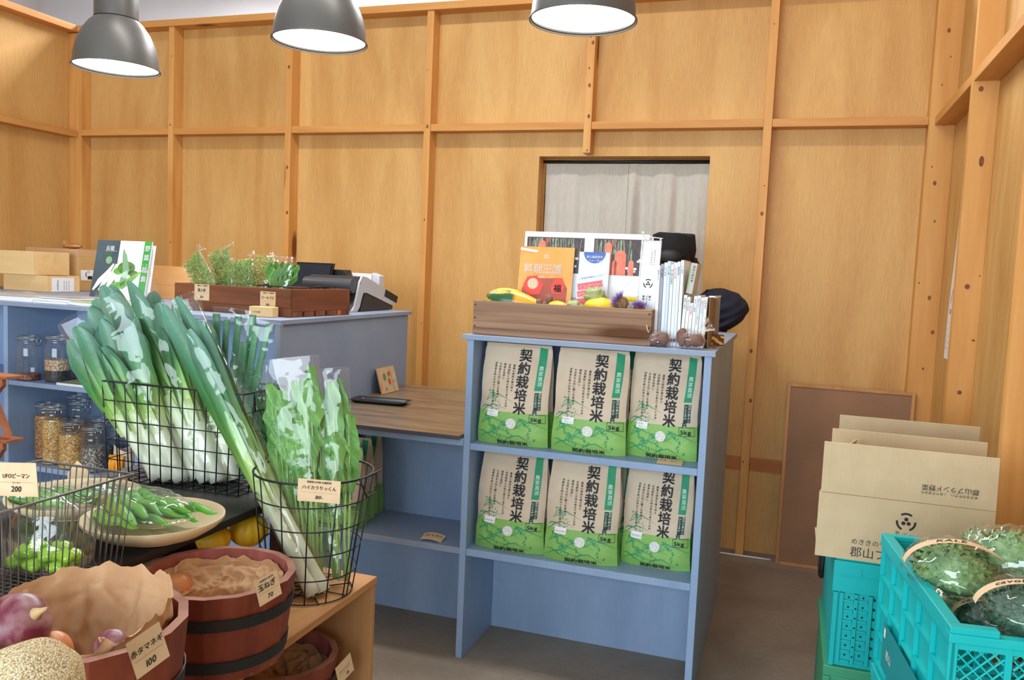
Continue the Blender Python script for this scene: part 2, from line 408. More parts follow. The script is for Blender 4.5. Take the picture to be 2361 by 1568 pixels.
# ------------------------------------------------------------------ room
YW, YS = 4.53, 4.44            # plywood face and stud faces of the back wall
XL, XR = -4.68, .667           # side wall faces
ZT = 2.875                     # underside of the top plate
g = G().box(-9, 3, -3, 8.2, -.1, 0); struct('floor', g, CONC)
dx0 = ony(1243, 370, YW).x; dx1 = ony(1635, 400, YW).x; dzt = ony(1440, 360, YW).z
g = G()
g.box(XL, dx0, YW, YW+.012, 0, ZT); g.box(dx1, XR, YW, YW+.012, 0, ZT); g.box(dx0, dx1, YW, YW+.012, dzt, ZT)
struct('wall_back', g, PLY)
g = G().box(XL-.012, XL, -.6, YW, 0, ZT); struct('wall_left', g, PLY)
g = G().box(XR, XR+.012, .3, YW, 0, ZT+.3); struct('wall_right', g, PLYB)
# white building shell beyond the partition walls
struct('wall_far', G().box(-9, 3, 8.0, 8.1, 0, 4.6), WHITE_WALL)
struct('wall_outer_left', G().box(-9, -8.9, -3, 8.0, 0, 4.6), WHITE_WALL)
struct('wall_outer_right', G().box(2.9, 3, -3, 8.0, 0, 4.6), WHITE_WALL)
struct('ceiling', G().box(-9, 3, -3, 8.1, 4.5, 4.6), WHITE_WALL)
# studs of the back wall (right edges measured), then the side walls
studs = []; ti = [0]
KNOT = mat('knot', S(112, 58, 28), S(150, 86, 44), scale=60, rough=.6)
def knots_front(g, x0, x1, y, seed, z0=.1, z1=2.8, n=6):
    r = random.Random(seed)
    for k in range(n):
        x = r.uniform(x0+.008, x1-.008); z = z0+(z1-z0)*(k+r.random())/n; rr = r.choice((.0035, .005, .0085)); m_ = 12
        g.add([(x+rr*math.cos(2*PI*q/m_)*(.9 if x0+.01 < x < x1-.01 else .7), y-.0006, z+rr*1.3*math.sin(2*PI*q/m_)) for q in range(m_)], [tuple(range(m_))], 1)
    return g
def trim(g, m, **kw): ti[0] += 1; return struct('trim_%d' % ti[0], g, m, **kw)
SW = .040
for px in (422, 690, 1007, 1372, 1781):
    xr = ony(px, 290, YW).x; studs.append(xr)
    zb = 0
    if px == 1372: zb = ony(1352, 352, YS).z
    trim(knots_front(G().box(xr-SW, xr, YS, YW-.0005, zb, ZT-.0005), xr-SW, xr, YS, px, max(zb, .1)), [PINEV, KNOT])
trim(G().box(XL+.0005, XL+.11, YS+.01, YW-.0005, 0, ZT-.0005), PINEV, bevel=.002)      # left corner post
trim(knots_front(G().box(XR-.112, XR-.0005, YS, YW-.0005, 0, ZT+.3), XR-.112, XR-.01, YS, 11, n=16), [PINEV, KNOT])           # right corner post
for yc in (3.53, 2.615, 1.70, .79):
    g = G().box(XR-.089, XR-.0005, yc, yc+.04, 0, ZT+.3)
    if yc == 3.53:
        for (kx, ky, ra, rb_) in ((2262, 205, .0085, .010), (2263, 372, .0085, .020), (2230, 661, .009, .010), (2259, 636, .003, .003), (2244, 785, .006, .004), (2212, 905, .008, .008)):
            c = ony(kx, ky, yc); g.add([(c.x+ra*math.cos(2*PI*q/14), yc-.0006, c.z+rb_*math.sin(2*PI*q/14)) for q in range(14)], [tuple(range(14))], 1)
    else: knots_front(g, XR-.089, XR-.001, yc, int(yc*10), n=8)
    trim(g, [PINEV, KNOT])
for yc in (3.55, 2.63, 1.72):
    trim(G().box(XL+.0005, XL+.03, yc, yc+.04, 0, ZT), PINEV, bevel=.002)
# mid rails between studs, one trim per wall
ZR0, ZR1 = 2.203, 2.243
cuts = [XL+.1105]+sum([[x-SW-.0005, x+.0005] for x in studs], [])+[XR-.1125]
g = G()
for a, b in zip(cuts[::2], cuts[1::2]): g.box(a, b, YS+.004, YW-.0005, ZR0, ZR1)
trim(g, PINEX, bevel=.002)
g = G()
for a, b in zip(cuts[::2], cuts[1::2]): g.box(a, b, YS+.006, YW-.0005, ZT-.04, ZT-.0005) if 0 else None
g.box(XL-.012, XR+.012, YS-.01, YW+.012, ZT, ZT+.042); trim(g, PINEX, bevel=.002)
g = G().box(XL-.012, XL+.09, -.6, YS-.011, ZT, ZT+.042); trim(g, PINEY, bevel=.002)
g = G().box(XL+.0005, XL+.085, -.6, YS+.009, ZR0-.01, ZR1-.01); trim(g, PINEY, bevel=.002)
ys = [YS-.0005, 3.5705, 3.5295, 2.6555, 2.6145, 1.7405, 1.6995, .8305]; g = G()
for b, a in zip(ys[::2], ys[1::2]): g.box(XR-.087, XR-.0005, a, b, ZR0-.003, ZR1-.003)
trim(g, PINEY, bevel=.002)
g = G().box(XR-.087, XR-.0005, .79, YS, ZT+.301, ZT+.34); trim(g, PINEY, bevel=.002)
# low blocking strip on the back wall
g = G()
for a, b in zip(cuts[::2], cuts[1::2]):
    if a < dx1 < b: a = dx1+.02
    elif a < dx0 < b or (a > dx0 and b < dx1): continue
    g.box(a, b, YW-.006, YW-.0005, .435, .505)
trim(g, wood('pine_block', S(198, 126, 62), S(176, 104, 48), axis=0, knots=False), bevel=.001)
# door opening lining and what lies beyond it
g = G(); t_ = .13
g.box(dx0-.02, dx0, YW+.0125, YW+t_, 0, dzt+.02); g.box(dx1, dx1+.02, YW+.0125, YW+t_, 0, dzt+.02); g.box(dx0, dx1, YW+.0125, YW+t_, dzt, dzt+.02)
trim(g, PINEV)
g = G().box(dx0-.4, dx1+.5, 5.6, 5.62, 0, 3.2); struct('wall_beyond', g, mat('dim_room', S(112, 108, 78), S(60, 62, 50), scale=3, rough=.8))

# ------------------------------------------------------------------ curtain in the doorway
t = thing('curtain', 'beige linen curtain hanging on a rod in the doorway of the wooden wall', 'curtain', ((dx0+dx1)/2, YW+.09, dzt-.03))
LINEN = mat('linen', S(206, 200, 188), S(198, 192, 180), scale=90, stretch=(1, 1, .25), rough=.9, bump=.35, bscale=240)
def curtain_panel(name, x0, x1, amp, seed):
    cx, cz = t.location.x, t.location.z
    def fn(u, v):
        x = x0+(x1-x0)*u; z = -v*1.75
        k = min(1, v*6+.25)
        wv = amp*k*(.55*math.sin(u*15+seed+1.2*v)+.5*noise.noise(Vector((u*9+seed, v*1.4, 0)))+.2*math.sin(u*41+seed*2))
        return (x-cx, wv, z)
    obj(name, G().grid(fn, 120, 40), LINEN, t, smooth=True)
xm = ony(1447, 450, YW+.09).x
curtain_panel('cloth_panel', ony(1259, 400, YW+.09).x, xm-.001, .016, 1); curtain_panel('cloth_panel', xm+.001, dx1-.004, .030, 4)
obj('rod', G().tube([(dx0-t.location.x+.001, .0, .012), (dx1-t.location.x-.001, .0, .012)], .009, 10), BLACK, t, smooth=True)

# ------------------------------------------------------------------ blue counters
YF, YB, YE = 2.774, 3.09, 3.85
def bx(name, dims, t, m=BLUE, bevel=.0015, label=None): return obj(name, G().box(*dims), m, t, world=True, bevel=bevel, label=label)
# rice shelf unit
RX0, RX1 = -1.090, -.236
t = thing('shelf_unit', 'tall light blue painted shelf unit holding the paper rice bags', 'shelf unit', (RX0, YF, 0))
bx('top_board', (RX0-.018, RX1+.012, YF-.012, YE, 1.177, 1.195), t, BLUED)
bx('side_panel', (RX0, RX0+.024, YF, YE-.02, 0, 1.1765), t); bx('side_panel', (RX1-.024, RX1, YF, YE-.02, 0, 1.1765), t)
bx('back_panel', (RX0+.0245, RX1-.0245, YB, YB+.012, 0, 1.1765), t)
bx('shelf', (RX0+.0245, RX1-.0245, YF+.002, YB-.0005, .779, .803), t); bx('shelf', (RX0+.0245, RX1-.0245, YF+.002, YB-.0005, .388, .413), t)
# low desk counter
DX0, DX1 = -1.832, RX0-.0005
t = thing('desk_counter', 'low light blue counter with a worn brown desktop between the two tall counters', 'counter', (DX0, YF, 0))
obj('desktop', G().box(DX0+.0005, DX1-.006, YF-.03, YE-.02, .818, .832).box(DX0+.0005, DX1-.006, YF-.032, YF-.0305, .817, .832, mi=1), [LAM, LAME], t, world=True, bevel=.002, label='worn brown laminate desktop')
bx('apron', (DX0+.0005, DX1-.0005, YF, YF+.02, .79, .8175), t)
bx('apron', (DX0+.0005, DX1-.0005, YE-.04, YE-.02, .79, .8175), t)
bx('shelf', (DX0+.0005, DX1-.0005, YF+.004, YB-.0005, .389, .412), t, BLUED)
bx('back_panel', (DX0+.0005, DX1-.0005, YB, YB+.012, 0, .789), t)
# left counter
t = thing('shelf_counter', 'long light blue counter with open shelves of glass jars along its left', 'counter', (DX0, 2.72, 0))
LF = 2.72
bx('top_board', (-4.55, DX0+.012, LF-.012, YE, 1.186, 1.204), t, BLUED)
bx('side_panel', (DX0-.024, DX0, LF, YE-.02, 0, 1.1855), t, BLUED)
for xx in (-2.514, -3.222, -3.89, -4.54): bx('divider', (xx, xx+.024, LF, YB-.0005, 0, 1.1855), t)
bx('back_panel', (-4.54, DX0-.0245, YB, YB+.012, 0, 1.1855), t)
for a, b in ((-4.5155, -3.8905), (-3.8655, -3.2225), (-3.1975, -2.5145), (-2.4895, -1.8565)):
    bx('shelf', (a, b, LF+.002, YB-.0005, .842, .862), t); bx('shelf', (a, b, LF+.002, YB-.0005, .478, .500), t); bx('shelf', (a, b, LF+.002, YB-.0005, .10, .12), t)

# ------------------------------------------------------------------ pendant lamps
LG = mat('lamp_grey', S(92, 90, 86), S(98, 96, 92), scale=3, rough=.42, spec=.5, metal=.25)
LGI = mat('lamp_inside', S(240, 240, 240), rough=.5)
GLOW = mat('lamp_glow', S(255, 252, 246), emit=5.0)
def lamp(px, py, zr, label, first):
    p = onz(px, py, zr)
    t = thing('pendant_lamp', label, 'lamp', p, 0, 'grey metal pendant lamps')
    R = .19
    outer = [(R+.004, -.002), (R+.004, .003), (R-.002, .006), (R-.006, .05), (R-.018, .105), (R-.042, .160), (R-.070, .200), (R-.088, .218), (R-.098, .224)]
    inner = [(r_-.004, z) for r_, z in outer[::-1]]; inner[-1] = (R-.001, -.002)
    g = G().lathe(outer+inner+[outer[0]], 48); obj('shade', g, LG, t, smooth=True, angle=50)
    g = G().lathe([(0, .39), (.094, .39), (.096, .385), (.096, .225), (.098, .2245), (.06, .220), (0, .218)], 40); obj('neck', g, LG, t, smooth=True, angle=40)
    g = G().lathe([(0, .012), (R-.006, .012), (R-.006, .016), (0, .016)], 40); obj('diffuser', g, GLOW, t, label='bright glowing white diffuser')
    g = G().lathe([(0, .43), (.02, .425), (.025, .3905), (0, .3905)], 16); g.tube([(0, 0, .42), (0, 0, 4.5-zr)], .004, 8); obj('cable', g, BLACK, t, smooth=True)
    l = C.lights.new('lamp_bulb', 'SPOT'); l.energy = 24; l.color = (1, .97, .92); l.shadow_soft_size = .12; l.spot_size = math.radians(150); l.spot_blend = .5
    o = link('lamp_bulb', l); o.parent = t; o.location = (0, 0, -.01)
lamp(268, 158, 2.29, 'leftmost of the three grey metal pendant lamps, neck in view', 1)
lamp(737, 97, 2.325, 'middle of the three grey pendant lamps', 0)
lamp(1344, 48, 2.33, 'rightmost of the three grey pendant lamps, over the rice shelf side', 0)

# ------------------------------------------------------------------ rice bags
KP = mat('kraft_paper', S(218, 200, 176), S(206, 186, 160), scale=9, rough=.75, bump=.25, bscale=14)
RG = mat('rice_bag_green', S(132, 184, 92), S(146, 196, 104), scale=12, rough=.55)
RG2 = mat('rice_bag_green_light', S(166, 210, 120), rough=.55)
RGD = mat('print_green', S(28, 148, 104), rough=.6)
RGK = mat('print_dark_green', S(34, 62, 50), rough=.7)
RICE = mat('rice_grains', S(246, 246, 244), S(214, 216, 212), scale=160, rough=.4, bump=.8, bscale=200)
PURP = mat('print_magenta', S(190, 50, 130), rough=.6); TEALP = mat('print_teal', S(40, 130, 150), rough=.6)
INKW = mat('print_white', S(226, 240, 228), rough=.6)
BW, BH, BD = .252, .370, .092
def bag_front(seed):
    def fn(x, y, l):
        """x in metres from the bag's middle, y from its foot; face points to -y"""
        u = x/BW; v = y/BH
        wid = 1.03-.07*max(0, v-.25)+.02*math.sin(v*9+seed)
        bul = BD*.62*(1-.92*max(0, v)**2.4)*(1-min(1, abs(u*2))**4*.5)*min(1, .72+v*3)
        cr = .004*noise.noise(Vector((u*3.5+seed*5, v*4, seed)))+.0022*noise.noise(Vector((u*9, v*9+seed, 3)))
        tx = -.10*max(0, v)   # the top leans back a little
        if l: y = max(y, .002)
        return Vector((x*wid, -bul+tx*-.35*BH*1.3*v+.0+cr-l, y))
    return fn
def make_bag(label, seed, sticker, sticker_mat):
    t = thing('rice_bag', label, 'rice bag', (0, 0, 0), 0, 'paper bags of rice on the blue shelves')
    F = bag_front(seed)
    g = G()
    nu, nv = 22, 36
    g.grid(lambda u, v: F((u-.5)*BW, v*BH, 0), nu, nv, mi=lambda u, v: 1 if v < .335 else 0)
    # gusseted sides and back
    for sgn in (-1, 1):
        def side(u, v, sgn=sgn):
            p = F(sgn*.5*BW, v*BH, 0); back = .052*(1-.85*v**2.2)
            inn = .020*math.sin(PI*u)*min(1, .2+v*1.2)
            return Vector((p.x-sgn*inn+sgn*.004*noise.noise(Vector((u*4, v*7, seed))), p.y+(back-p.y)*u, v*BH))
        g.grid(side, 8, nv, mi=lambda u, v: 1 if v < .335 else 0, flip=(sgn < 0))
    def bk(u, v):
        p = F((u-.5)*BW, v*BH, 0); return Vector((p.x, .052*(1-.85*v**2.2), v*BH))
    g.grid(bk, 10, nv, mi=lambda u, v: 1 if v < .335 else 0, flip=True)
    g.grid(lambda u, v: Vector((F((u-.5)*BW, 0, 0).x, F((u-.5)*BW, 0, 0).y*(1-v)+.052*v, 0)), 10, 2, mi=1, flip=True)
    bo = obj('bag', g, [KP, RG], t, smooth=True, angle=60)
    # printed marks following the paper
    g = G(); P = Print(F, g, .0006, step=.012)
    M = [INK, RGD, RG2, RGK, INKW, RICE, WHITE, sticker_mat]
    X = lambda u: (u-.5)*BW
    Y = lambda v: v*BH
    rnd = random.Random(3)
    for k in range(42):      # woven pattern on the green foot
        u = rnd.uniform(.05, .92); v = rnd.uniform(.02, .29); d = 1 if (int(u*6)+int(v*12)) % 2 else -1
        P.line([(X(u), Y(v)), (X(u)+.022, Y(v)+.018*d)], .0011, 2)
    P.up()
    P.poly([(X(.83), Y(.995)), (X(.80), Y(.56)), (X(.905), Y(.56)), (X(.945), Y(.995))], 1)
    P.rect(X(.86), Y(.455), .0115*2.1, BH*.17, 3); P.rect(X(.83), Y(.345), .0135, BH*.05, 3)
    P.line([(X(.76), Y(.325)), (X(.97), Y(.325)), (X(.97), Y(.245)), (X(.76), Y(.245)), (X(.76), Y(.325))], .0018, 0)
    def ear(x, y, sc, flip=1, n=30):
        for k in range(3):
            P.line([(x, y), (x+flip*.02*sc*(k+1)*.6, y+.022*sc), (x+flip*.045*sc*(k+1)*.6, y+.012*sc*(2-k))], [.0006, .0022*sc, .0003], 1)
        for k in range(n):
            tt = k/n; px = x+flip*(.012+.03*tt)*sc; py = y+(.03-.055*tt*tt)*sc
            P.disc(px+rnd.uniform(-1, 1)*.005*sc*(1+tt), max(.004, py-rnd.uniform(0, .012)*sc), .0026*sc, 1, .0013*sc, n=6, rot=rnd.uniform(.8, 2.3))
    ear(X(.10), Y(.43), 1.3); ear(X(.06), Y(.20), 1.2); ear(X(.30), Y(.16), 1.2); ear(X(.55), Y(.17), 1.5); ear(X(.18), Y(.10), 1.2)
    for a, b, c in (((.02, .30), (.22, .40), (.42, .36)), ((.05, .06), (.25, .12), (.50, .07)), ((.02, .34), (.14, .385), (.3, .34)), ((.40, .04), (.62, .11), (.80, .03)), ((.02, .12), (.2, .09), (.36, .03))):
        P.line([(X(a[0]), Y(a[1])), (X((a[0]+b[0])/2), Y((a[1]+b[1])/2+.02)), (X(b[0]), Y(b[1])), (X((b[0]+c[0])/2), Y((b[1]+c[1])/2+.005)), (X(c[0]), Y(c[1]))], [.0005, .004, .0035, .0015, .0004], 1)
    P.up()
    for i, ch in enumerate('契約栽培米'):
        P.text(ch, X(.625-.004*i), Y(.955)-i*.0475, .0475, 0, vert=True, off=.028)
    for i, (s_, n_) in enumerate((('農薬の使用を極力抑え', 0), ('自然肥料と大地の恵みで育てたお米', .0), ('環境を追求し', 0), ('大自然を大切に願う生産者と', 0), ('消費者を結ぶお米のうまさをお届けします', 0))):
        P.text(s_, X(.475-.068*i), Y(.80+.003*i), .0088, 0, vert=True, off=.012, pitch=1.12)
    P.text('農家直送', X(.868), Y(.80), .0175, 4, vert=True, off=.0)
    P.text('自然の恵みと', X(.885), Y(.54), .0098, 4, vert=True); P.text('ひと工夫の', X(.837), Y(.53), .0098, 4, vert=True, pitch=1.02); P.text('一品', X(.832), Y(.37), .0095, 4, vert=True, pitch=.95)
    P.text('5kg', X(.775), Y(.262), .0195, 0, off=.03, xs=1.25)
    P.text('契約栽培米', X(.30), Y(.012), .0165, 0, off=.03, xs=1.35)
    P.disc(X(.50), Y(.225), .0185, 5, n=28)
    obj('printed_design', g, M, bo, smooth=True, label='black brush lettering and green rice ears')
    g = G(); P = Print(F, g, .0022, step=.012); P.rect(X(.22), Y(.315), .042, .024, 0, rot=-.04); P.up()
    if len(sticker) == 2: P.text(sticker[0], X(.145), Y(.322), .0075, 1, rot=-.04); P.text(sticker[1], X(.17), Y(.294), .0075, 1, rot=-.04)
    else: P.text(sticker[0], X(.14), Y(.304), .0078, 1, rot=-.04, off=.02)
    obj('sticker', g, [WHITE, sticker_mat], bo, label='small white sticker')
    # rolled paper tail of the stitched foot seam
    return t
bagA = make_bag('rice bag, leftmost on the upper blue shelf', 1, ('ミルキー', 'クイーン'), TEALP)
bagB = make_bag('rice bag with pink lettered sticker, leftmost on the lower blue shelf', 2, ('コシヒカリ',), PURP)
def put_bag(o, px, py, z, y, rz, tilt, first=False, label=None, sc=1.0):
    p = ony(px, py, y); p.x = max(-1.0655+.56*BW, min(p.x, -.262-(.56 if px < 1500 else .535)*BW)); loc = (p.x, y, z+.0008)
    b = o if first else dup(o, loc, label=label)
    b.location = loc; b.rotation_euler = (0, 0, rz); b.scale = (sc*(.93 if label and 'right end' in label else 1), sc, min(sc, .978 if z > .6 else .965))
    return b
ZU, ZL = .803, .413
put_bag(bagA, 1178, 1020, ZU, 2.856, .02, 0, True)
put_bag(bagA, 1358, 1040, ZU, 2.856, .05, 0, label='rice bag in the middle of the upper blue shelf', sc=1.0)
put_bag(bagA, 1560, 1050, ZU, 2.905, -.03, 0, label='rice bag at the right end of the upper blue shelf, beside the white-edged panel')
put_bag(bagA, 1392, 1020, ZU, 3.010, .02, 0, label='rice bag half hidden behind the middle bag of the upper blue shelf', sc=.97)
bagB.scale = (1, 1, .97)
put_bag(bagB, 1178, 1275, ZL, 2.856, .02, 0, True)
put_bag(bagB, 1340, 1290, ZL, 2.846, .06, 0, label='rice bag with pink lettered sticker in the middle of the lower blue shelf')
put_bag(bagB, 1550, 1285, ZL, 2.915, -.02, 0, label='rice bag with pink lettered sticker at the right end of the lower blue shelf')
put_bag(bagB, 1388, 1265, ZL, 3.010, .02, 0, label='rice bag half hidden behind the middle bag of the lower blue shelf', sc=.97)
# three bags one behind the other on the desk counter's shelf
for i, (px_, y_, lab) in enumerate(((833, 2.828, 'rice bag at the front of three on the low desk shelf'), (852, 2.926, 'rice bag between two others on the low desk shelf'), (872, 3.026, 'rice bag at the back of three on the low desk shelf'))):
    b = dup(bagA, (ony(px_, 1180, y_).x-.118, y_, .4128), rz=.04*i, label=lab); b.scale = (.90, .80, .84+.045*i)

# ------------------------------------------------------------------ price cards
def card(name, label, loc, rot, w_, h, rows, grp=None, curl=0):
    """kraft card with pencil writing; local x right, z up, faces -y"""
    t = thing(name, label, 'price card', loc, 0, grp, rot=rot)
    g = G()
    F = lambda x, y, l: Vector((x, curl*((x/w_)**2-.25)-l, y+h/2))
    for s_ in (0, .0009): g.grid(lambda u, v: F((u-.5)*w_, (v-.5)*h, -s_), 8, 2, flip=(s_ > 0))
    obj('card', g, KRAFT, t)
    g = G(); P = Print(F, g, .0006, step=.012); P.line([(-w_*.42, -h*.08), (w_*.42, -h*.08)], .0006, 1); P.up()
    for (s_, x, y, sz, sl) in rows: P.text(s_, x*w_, y*h, sz*h, 0, off=.012, slant=sl, center=True)
    obj('handwriting', g, [INK, KRAFTL], t)
    return t
def face_rot(p, q):
    """turn about z so that local +x runs from p to q"""
    return math.atan2(q.y-p.y, q.x-p.x)
card('price_card', 'small kraft card lying on the upper rice shelf', (ony(1543, 1076, 2.80).x, 2.79, ZU+.001), (math.radians(-78), 0, .02), .085, .045, [('ミルキークイーン', 0, .05, .26, 0)], 'loose kraft cards on blue shelves')
card('price_card', 'small curled kraft card lying on the low desk shelf', (ony(993, 1240, 2.80).x, 2.795, .4135), (math.radians(-76), 0, .0), .085, .05, [('コシヒカリ', 0, .0, .3, .2)], 'loose kraft cards on blue shelves', curl=.03)

# ------------------------------------------------------------------ weathered crate on the rice unit and its contents
ZC = 1.1955
OLD = wood('weathered_wood', S(176, 140, 112), S(116, 86, 66), axis=0, rings=38, knotcol=S(100, 62, 38), rough=.8, kscale=1.0)
a = ony(1089, 764, 2.80); b = ony(1499, 794, 2.80); CXa, CXb = a.x, b.x; ch = ony(1091, 692, 2.80).z-ZC
t = thing('wooden_crate', 'weathered brown wooden crate full of gourds and leaflets on the rice shelf unit', 'crate', ((CXa+CXb)/2, 2.90, ZC))
W2 = (CXb-CXa)/2
fbd = obj('front_board', G().box(-W2, W2, -.10, -.086, .024, ch), OLD, t, bevel=.002)
obj('front_board', G().box(-W2, W2, -.10, -.086, .0005, .0235), OLD, t, bevel=.002)
obj('rear_board', G().box(-W2, W2, .096, .11, .0005, ch), OLD, t, bevel=.002)
for s_ in (-1, 1): obj('end_board', G().box(*( (-W2, -W2+.014) if s_ < 0 else (W2-.014, W2)), -.0855, .0955, .0005, ch), OLD, t, bevel=.002)
obj('bottom_board', G().box(-W2+.015, W2-.015, -.085, .095, .001, .012), OLD, t)
for s_ in (-1, 1):
    for zz in (.03, .06, ch-.015): obj('nail_head', G().blob((s_*(W2-.008), -.1005, zz), .003, nu=8, nv=6), BLACK, fbd, smooth=True)
CIN = ZC+.0125
# leaflets standing in the crate, front to rear
def sheet(name, label, cat, tl, tr, bl, Yb, tilt, parts, thick=.002, group=None, mats=None, z0=None):
    """flat printed sheet: bottom left/right measured at depth Yb, leaning back"""
    p = ony(bl[0], bl[1], Yb)
    return p
def leaflet(label, cat, x0, w_, h, Yb, z0, lean, rzd, draw, mats, thick=.003, name='leaflet', group=None, curve=0):
    t = thing(name, label, cat, (x0+w_/2, Yb, z0), 0, group, rot=(-lean, 0, rzd))
    F = lambda x, y, l: Vector((x, -l+curve*((x/w_)**2), y))
    g = G(); n = 10 if curve else 1
    g.grid(lambda u, v: F((u-.5)*w_, v*h, 0), n, 1); g.grid(lambda u, v: F((u-.5)*w_, v*h, -thick), n, 1, flip=True)
    for x_ in (-w_/2, w_/2): g.quad(F(x_, 0, 0), F(x_, h, 0), F(x_, h, -thick), F(x_, 0, -thick))
    g.quad(F(-w_/2, h, 0), F(w_/2, h, 0), F(w_/2, h, -thick), F(-w_/2, h, -thick))
    obj('paper', g, [WHITE], t)
    g = G(); P = Print(F, g, .0005, step=.03 if curve else None)
    draw(P, w_, h); obj('print', g, mats, t)
    return t
def px_m(y): return y/1928.0
CAR = mat('print_carrot', S(226, 110, 84), S(240, 140, 110), scale=30, rough=.5); DKB = mat('print_dark', S(58, 44, 44), S(90, 72, 70), scale=40, rough=.5)
GRN = mat('print_leaf_green', S(120, 150, 110), S(170, 190, 160), scale=60, rough=.5); ORG = mat('print_orange', S(226, 150, 56), S(236, 170, 80), scale=8, rough=.35)
RED = mat('print_red', S(222, 58, 34), rough=.4); BRN = mat('print_brown', S(150, 60, 30), S(190, 80, 40), scale=10, rough=.4)
PBLUE = mat('print_blue', S(72, 108, 190), rough=.5); PINK = mat('print_coral', S(236, 96, 104), rough=.5); YEL = mat('print_yellow', S(250, 224, 60), rough=.5)
MAR = mat('print_maroon', S(132, 60, 88), rough=.5); LGY = mat('print_light_grey', S(222, 226, 232), rough=.5); SKYP = mat('print_sky', S(160, 205, 240), rough=.5)
TAN = mat('print_tan', S(214, 190, 160), rough=.5)
def carrots(P, x0, y0, w_, h, seed):
    r = random.Random(seed); P.rect(x0+w_/2, y0+h/2, w_, h, 0); P.up()
    P.line([(x0, y0+h*.05), (x0+w_*.4, y0+h*.98)], h*.09, 4)
    for k in range(34):
        x = x0+r.uniform(.03, .95)*w_; y = y0+h*r.uniform(.35, .6); P.line([(x, y), (x+r.uniform(-.06, .06)*w_, y0+h*.97)], .0016, 2)
    for k in range(12): P.disc(x0+w_*r.uniform(.62, .95), y0+h*r.uniform(.1, .5), h*r.uniform(.03, .07), 5, h*.035, n=8)
    P.up()
    for cx, wd, top in ((.14, .10, .62), (.27, .12, .9), (.40, .08, .4), (.50, .19, .68), (.70, .09, .42)):
        X = x0+cx*w_; ww = wd*w_*.55; P.poly([(X-ww, y0), (X-ww, y0+h*top*.85), (X-ww*.5, y0+h*top), (X+ww*.5, y0+h*top), (X+ww, y0+h*top*.85), (X+ww, y0)], 1)
        P.line([(X, y0+h*top), (X, y0+h*min(.97, top+.3))], .003, 2)
PM = [DKB, CAR, GRN, MAR, BRN, LGY, YEL, INK]
Z0 = CIN+.0005
# big poster sheet with carrot photographs
YP = 2.972
tl = ony(1216, 536, YP+.05); tr = ony(1500, 538, YP+.05)
pw = (tr.x-tl.x); ph = (tl.z-Z0)+.004
def d_poster(P, w_, h):
    k = w_/284.0
    carrots(P, -w_/2+6*k, h-50*k-28*k-14*k, 134*k, 78*k-20*k+22*k, 1); carrots(P, -w_/2+162*k, h-92*k, 122*k, 80*k, 2)
leaflet('large white poster sheet printed with rows of orange carrots, rearmost in the weathered crate', 'poster', tl.x, pw, ph, YP, Z0+.001, .09, .02, d_poster, PM, name='poster')
# orange food magazine
def d_mag(P, w_, h):
    P.rect(0, h/2, w_, h, 0); P.up()
    P.poly([(-w_*.40, h*.06), (-w_*.42, h*.50), (-w_*.3, h*.62), (w_*.3, h*.64), (w_*.42, h*.52), (w_*.40, h*.06)], 1); P.up()
    P.poly([(-w_*.5, h*.955), (-w_*.5, h*.985), (-w_*.16, h*.955), (-w_*.2, h*.93)], 2); P.up()
    P.poly([(-w_*.40, h*.54), (-w_*.33, h*.64), (-w_*.15, h*.66), (-w_*.02, h*.56), (-w_*.08, h*.44), (-w_*.30, h*.42)], 3)
    P.poly([(w_*.12, h*.54), (w_*.17, h*.62), (w_*.32, h*.64), (w_*.38, h*.54), (w_*.32, h*.45), (w_*.14, h*.45)], 3)
    P.up(); P.disc(-w_*.22, h*.56, w_*.10, 4, w_*.10); P.up()
    P.text('福', w_*.17, h*.48, .030, 5, off=.02)
    P.disc(-w_*.06, h*.30, w_*.22, 2, h*.05); P.up(); P.disc(-w_*.12, h*.31, w_*.14, 6, h*.03); P.disc(w_*.0, h*.25, w_*.09, 7, h*.025); P.disc(w_*.15, h*.29, w_*.10, 8, h*.02, rot=.5)
    P.text('料理王国', -w_*.40, h*.695, .0375, 2, off=.018, xs=.95, slant=-.06); P.text('10', -w_*.06, h*.86, .022, 2, off=.03)
    P.text('中国料理とノスタルジー', -w_*.14, h*.635, .006, 2)
ym = 2.925; pl = ony(1184, 690, ym); pr = ony(1300, 700, ym); tp = ony(1210, 585, ym+.03)
leaflet('orange food magazine with white brush title standing in the weathered crate', 'magazine', ony(1189, 690, ym).x, ony(1312, 700, ym).x-ony(1189, 690, ym).x, tp.z-Z0+.03, ym, Z0+.002, .16, .05, d_mag, [ORG, BRN, WHITE, RED, TAN, INK, CAR, GRN, YEL], thick=.006, name='magazine')
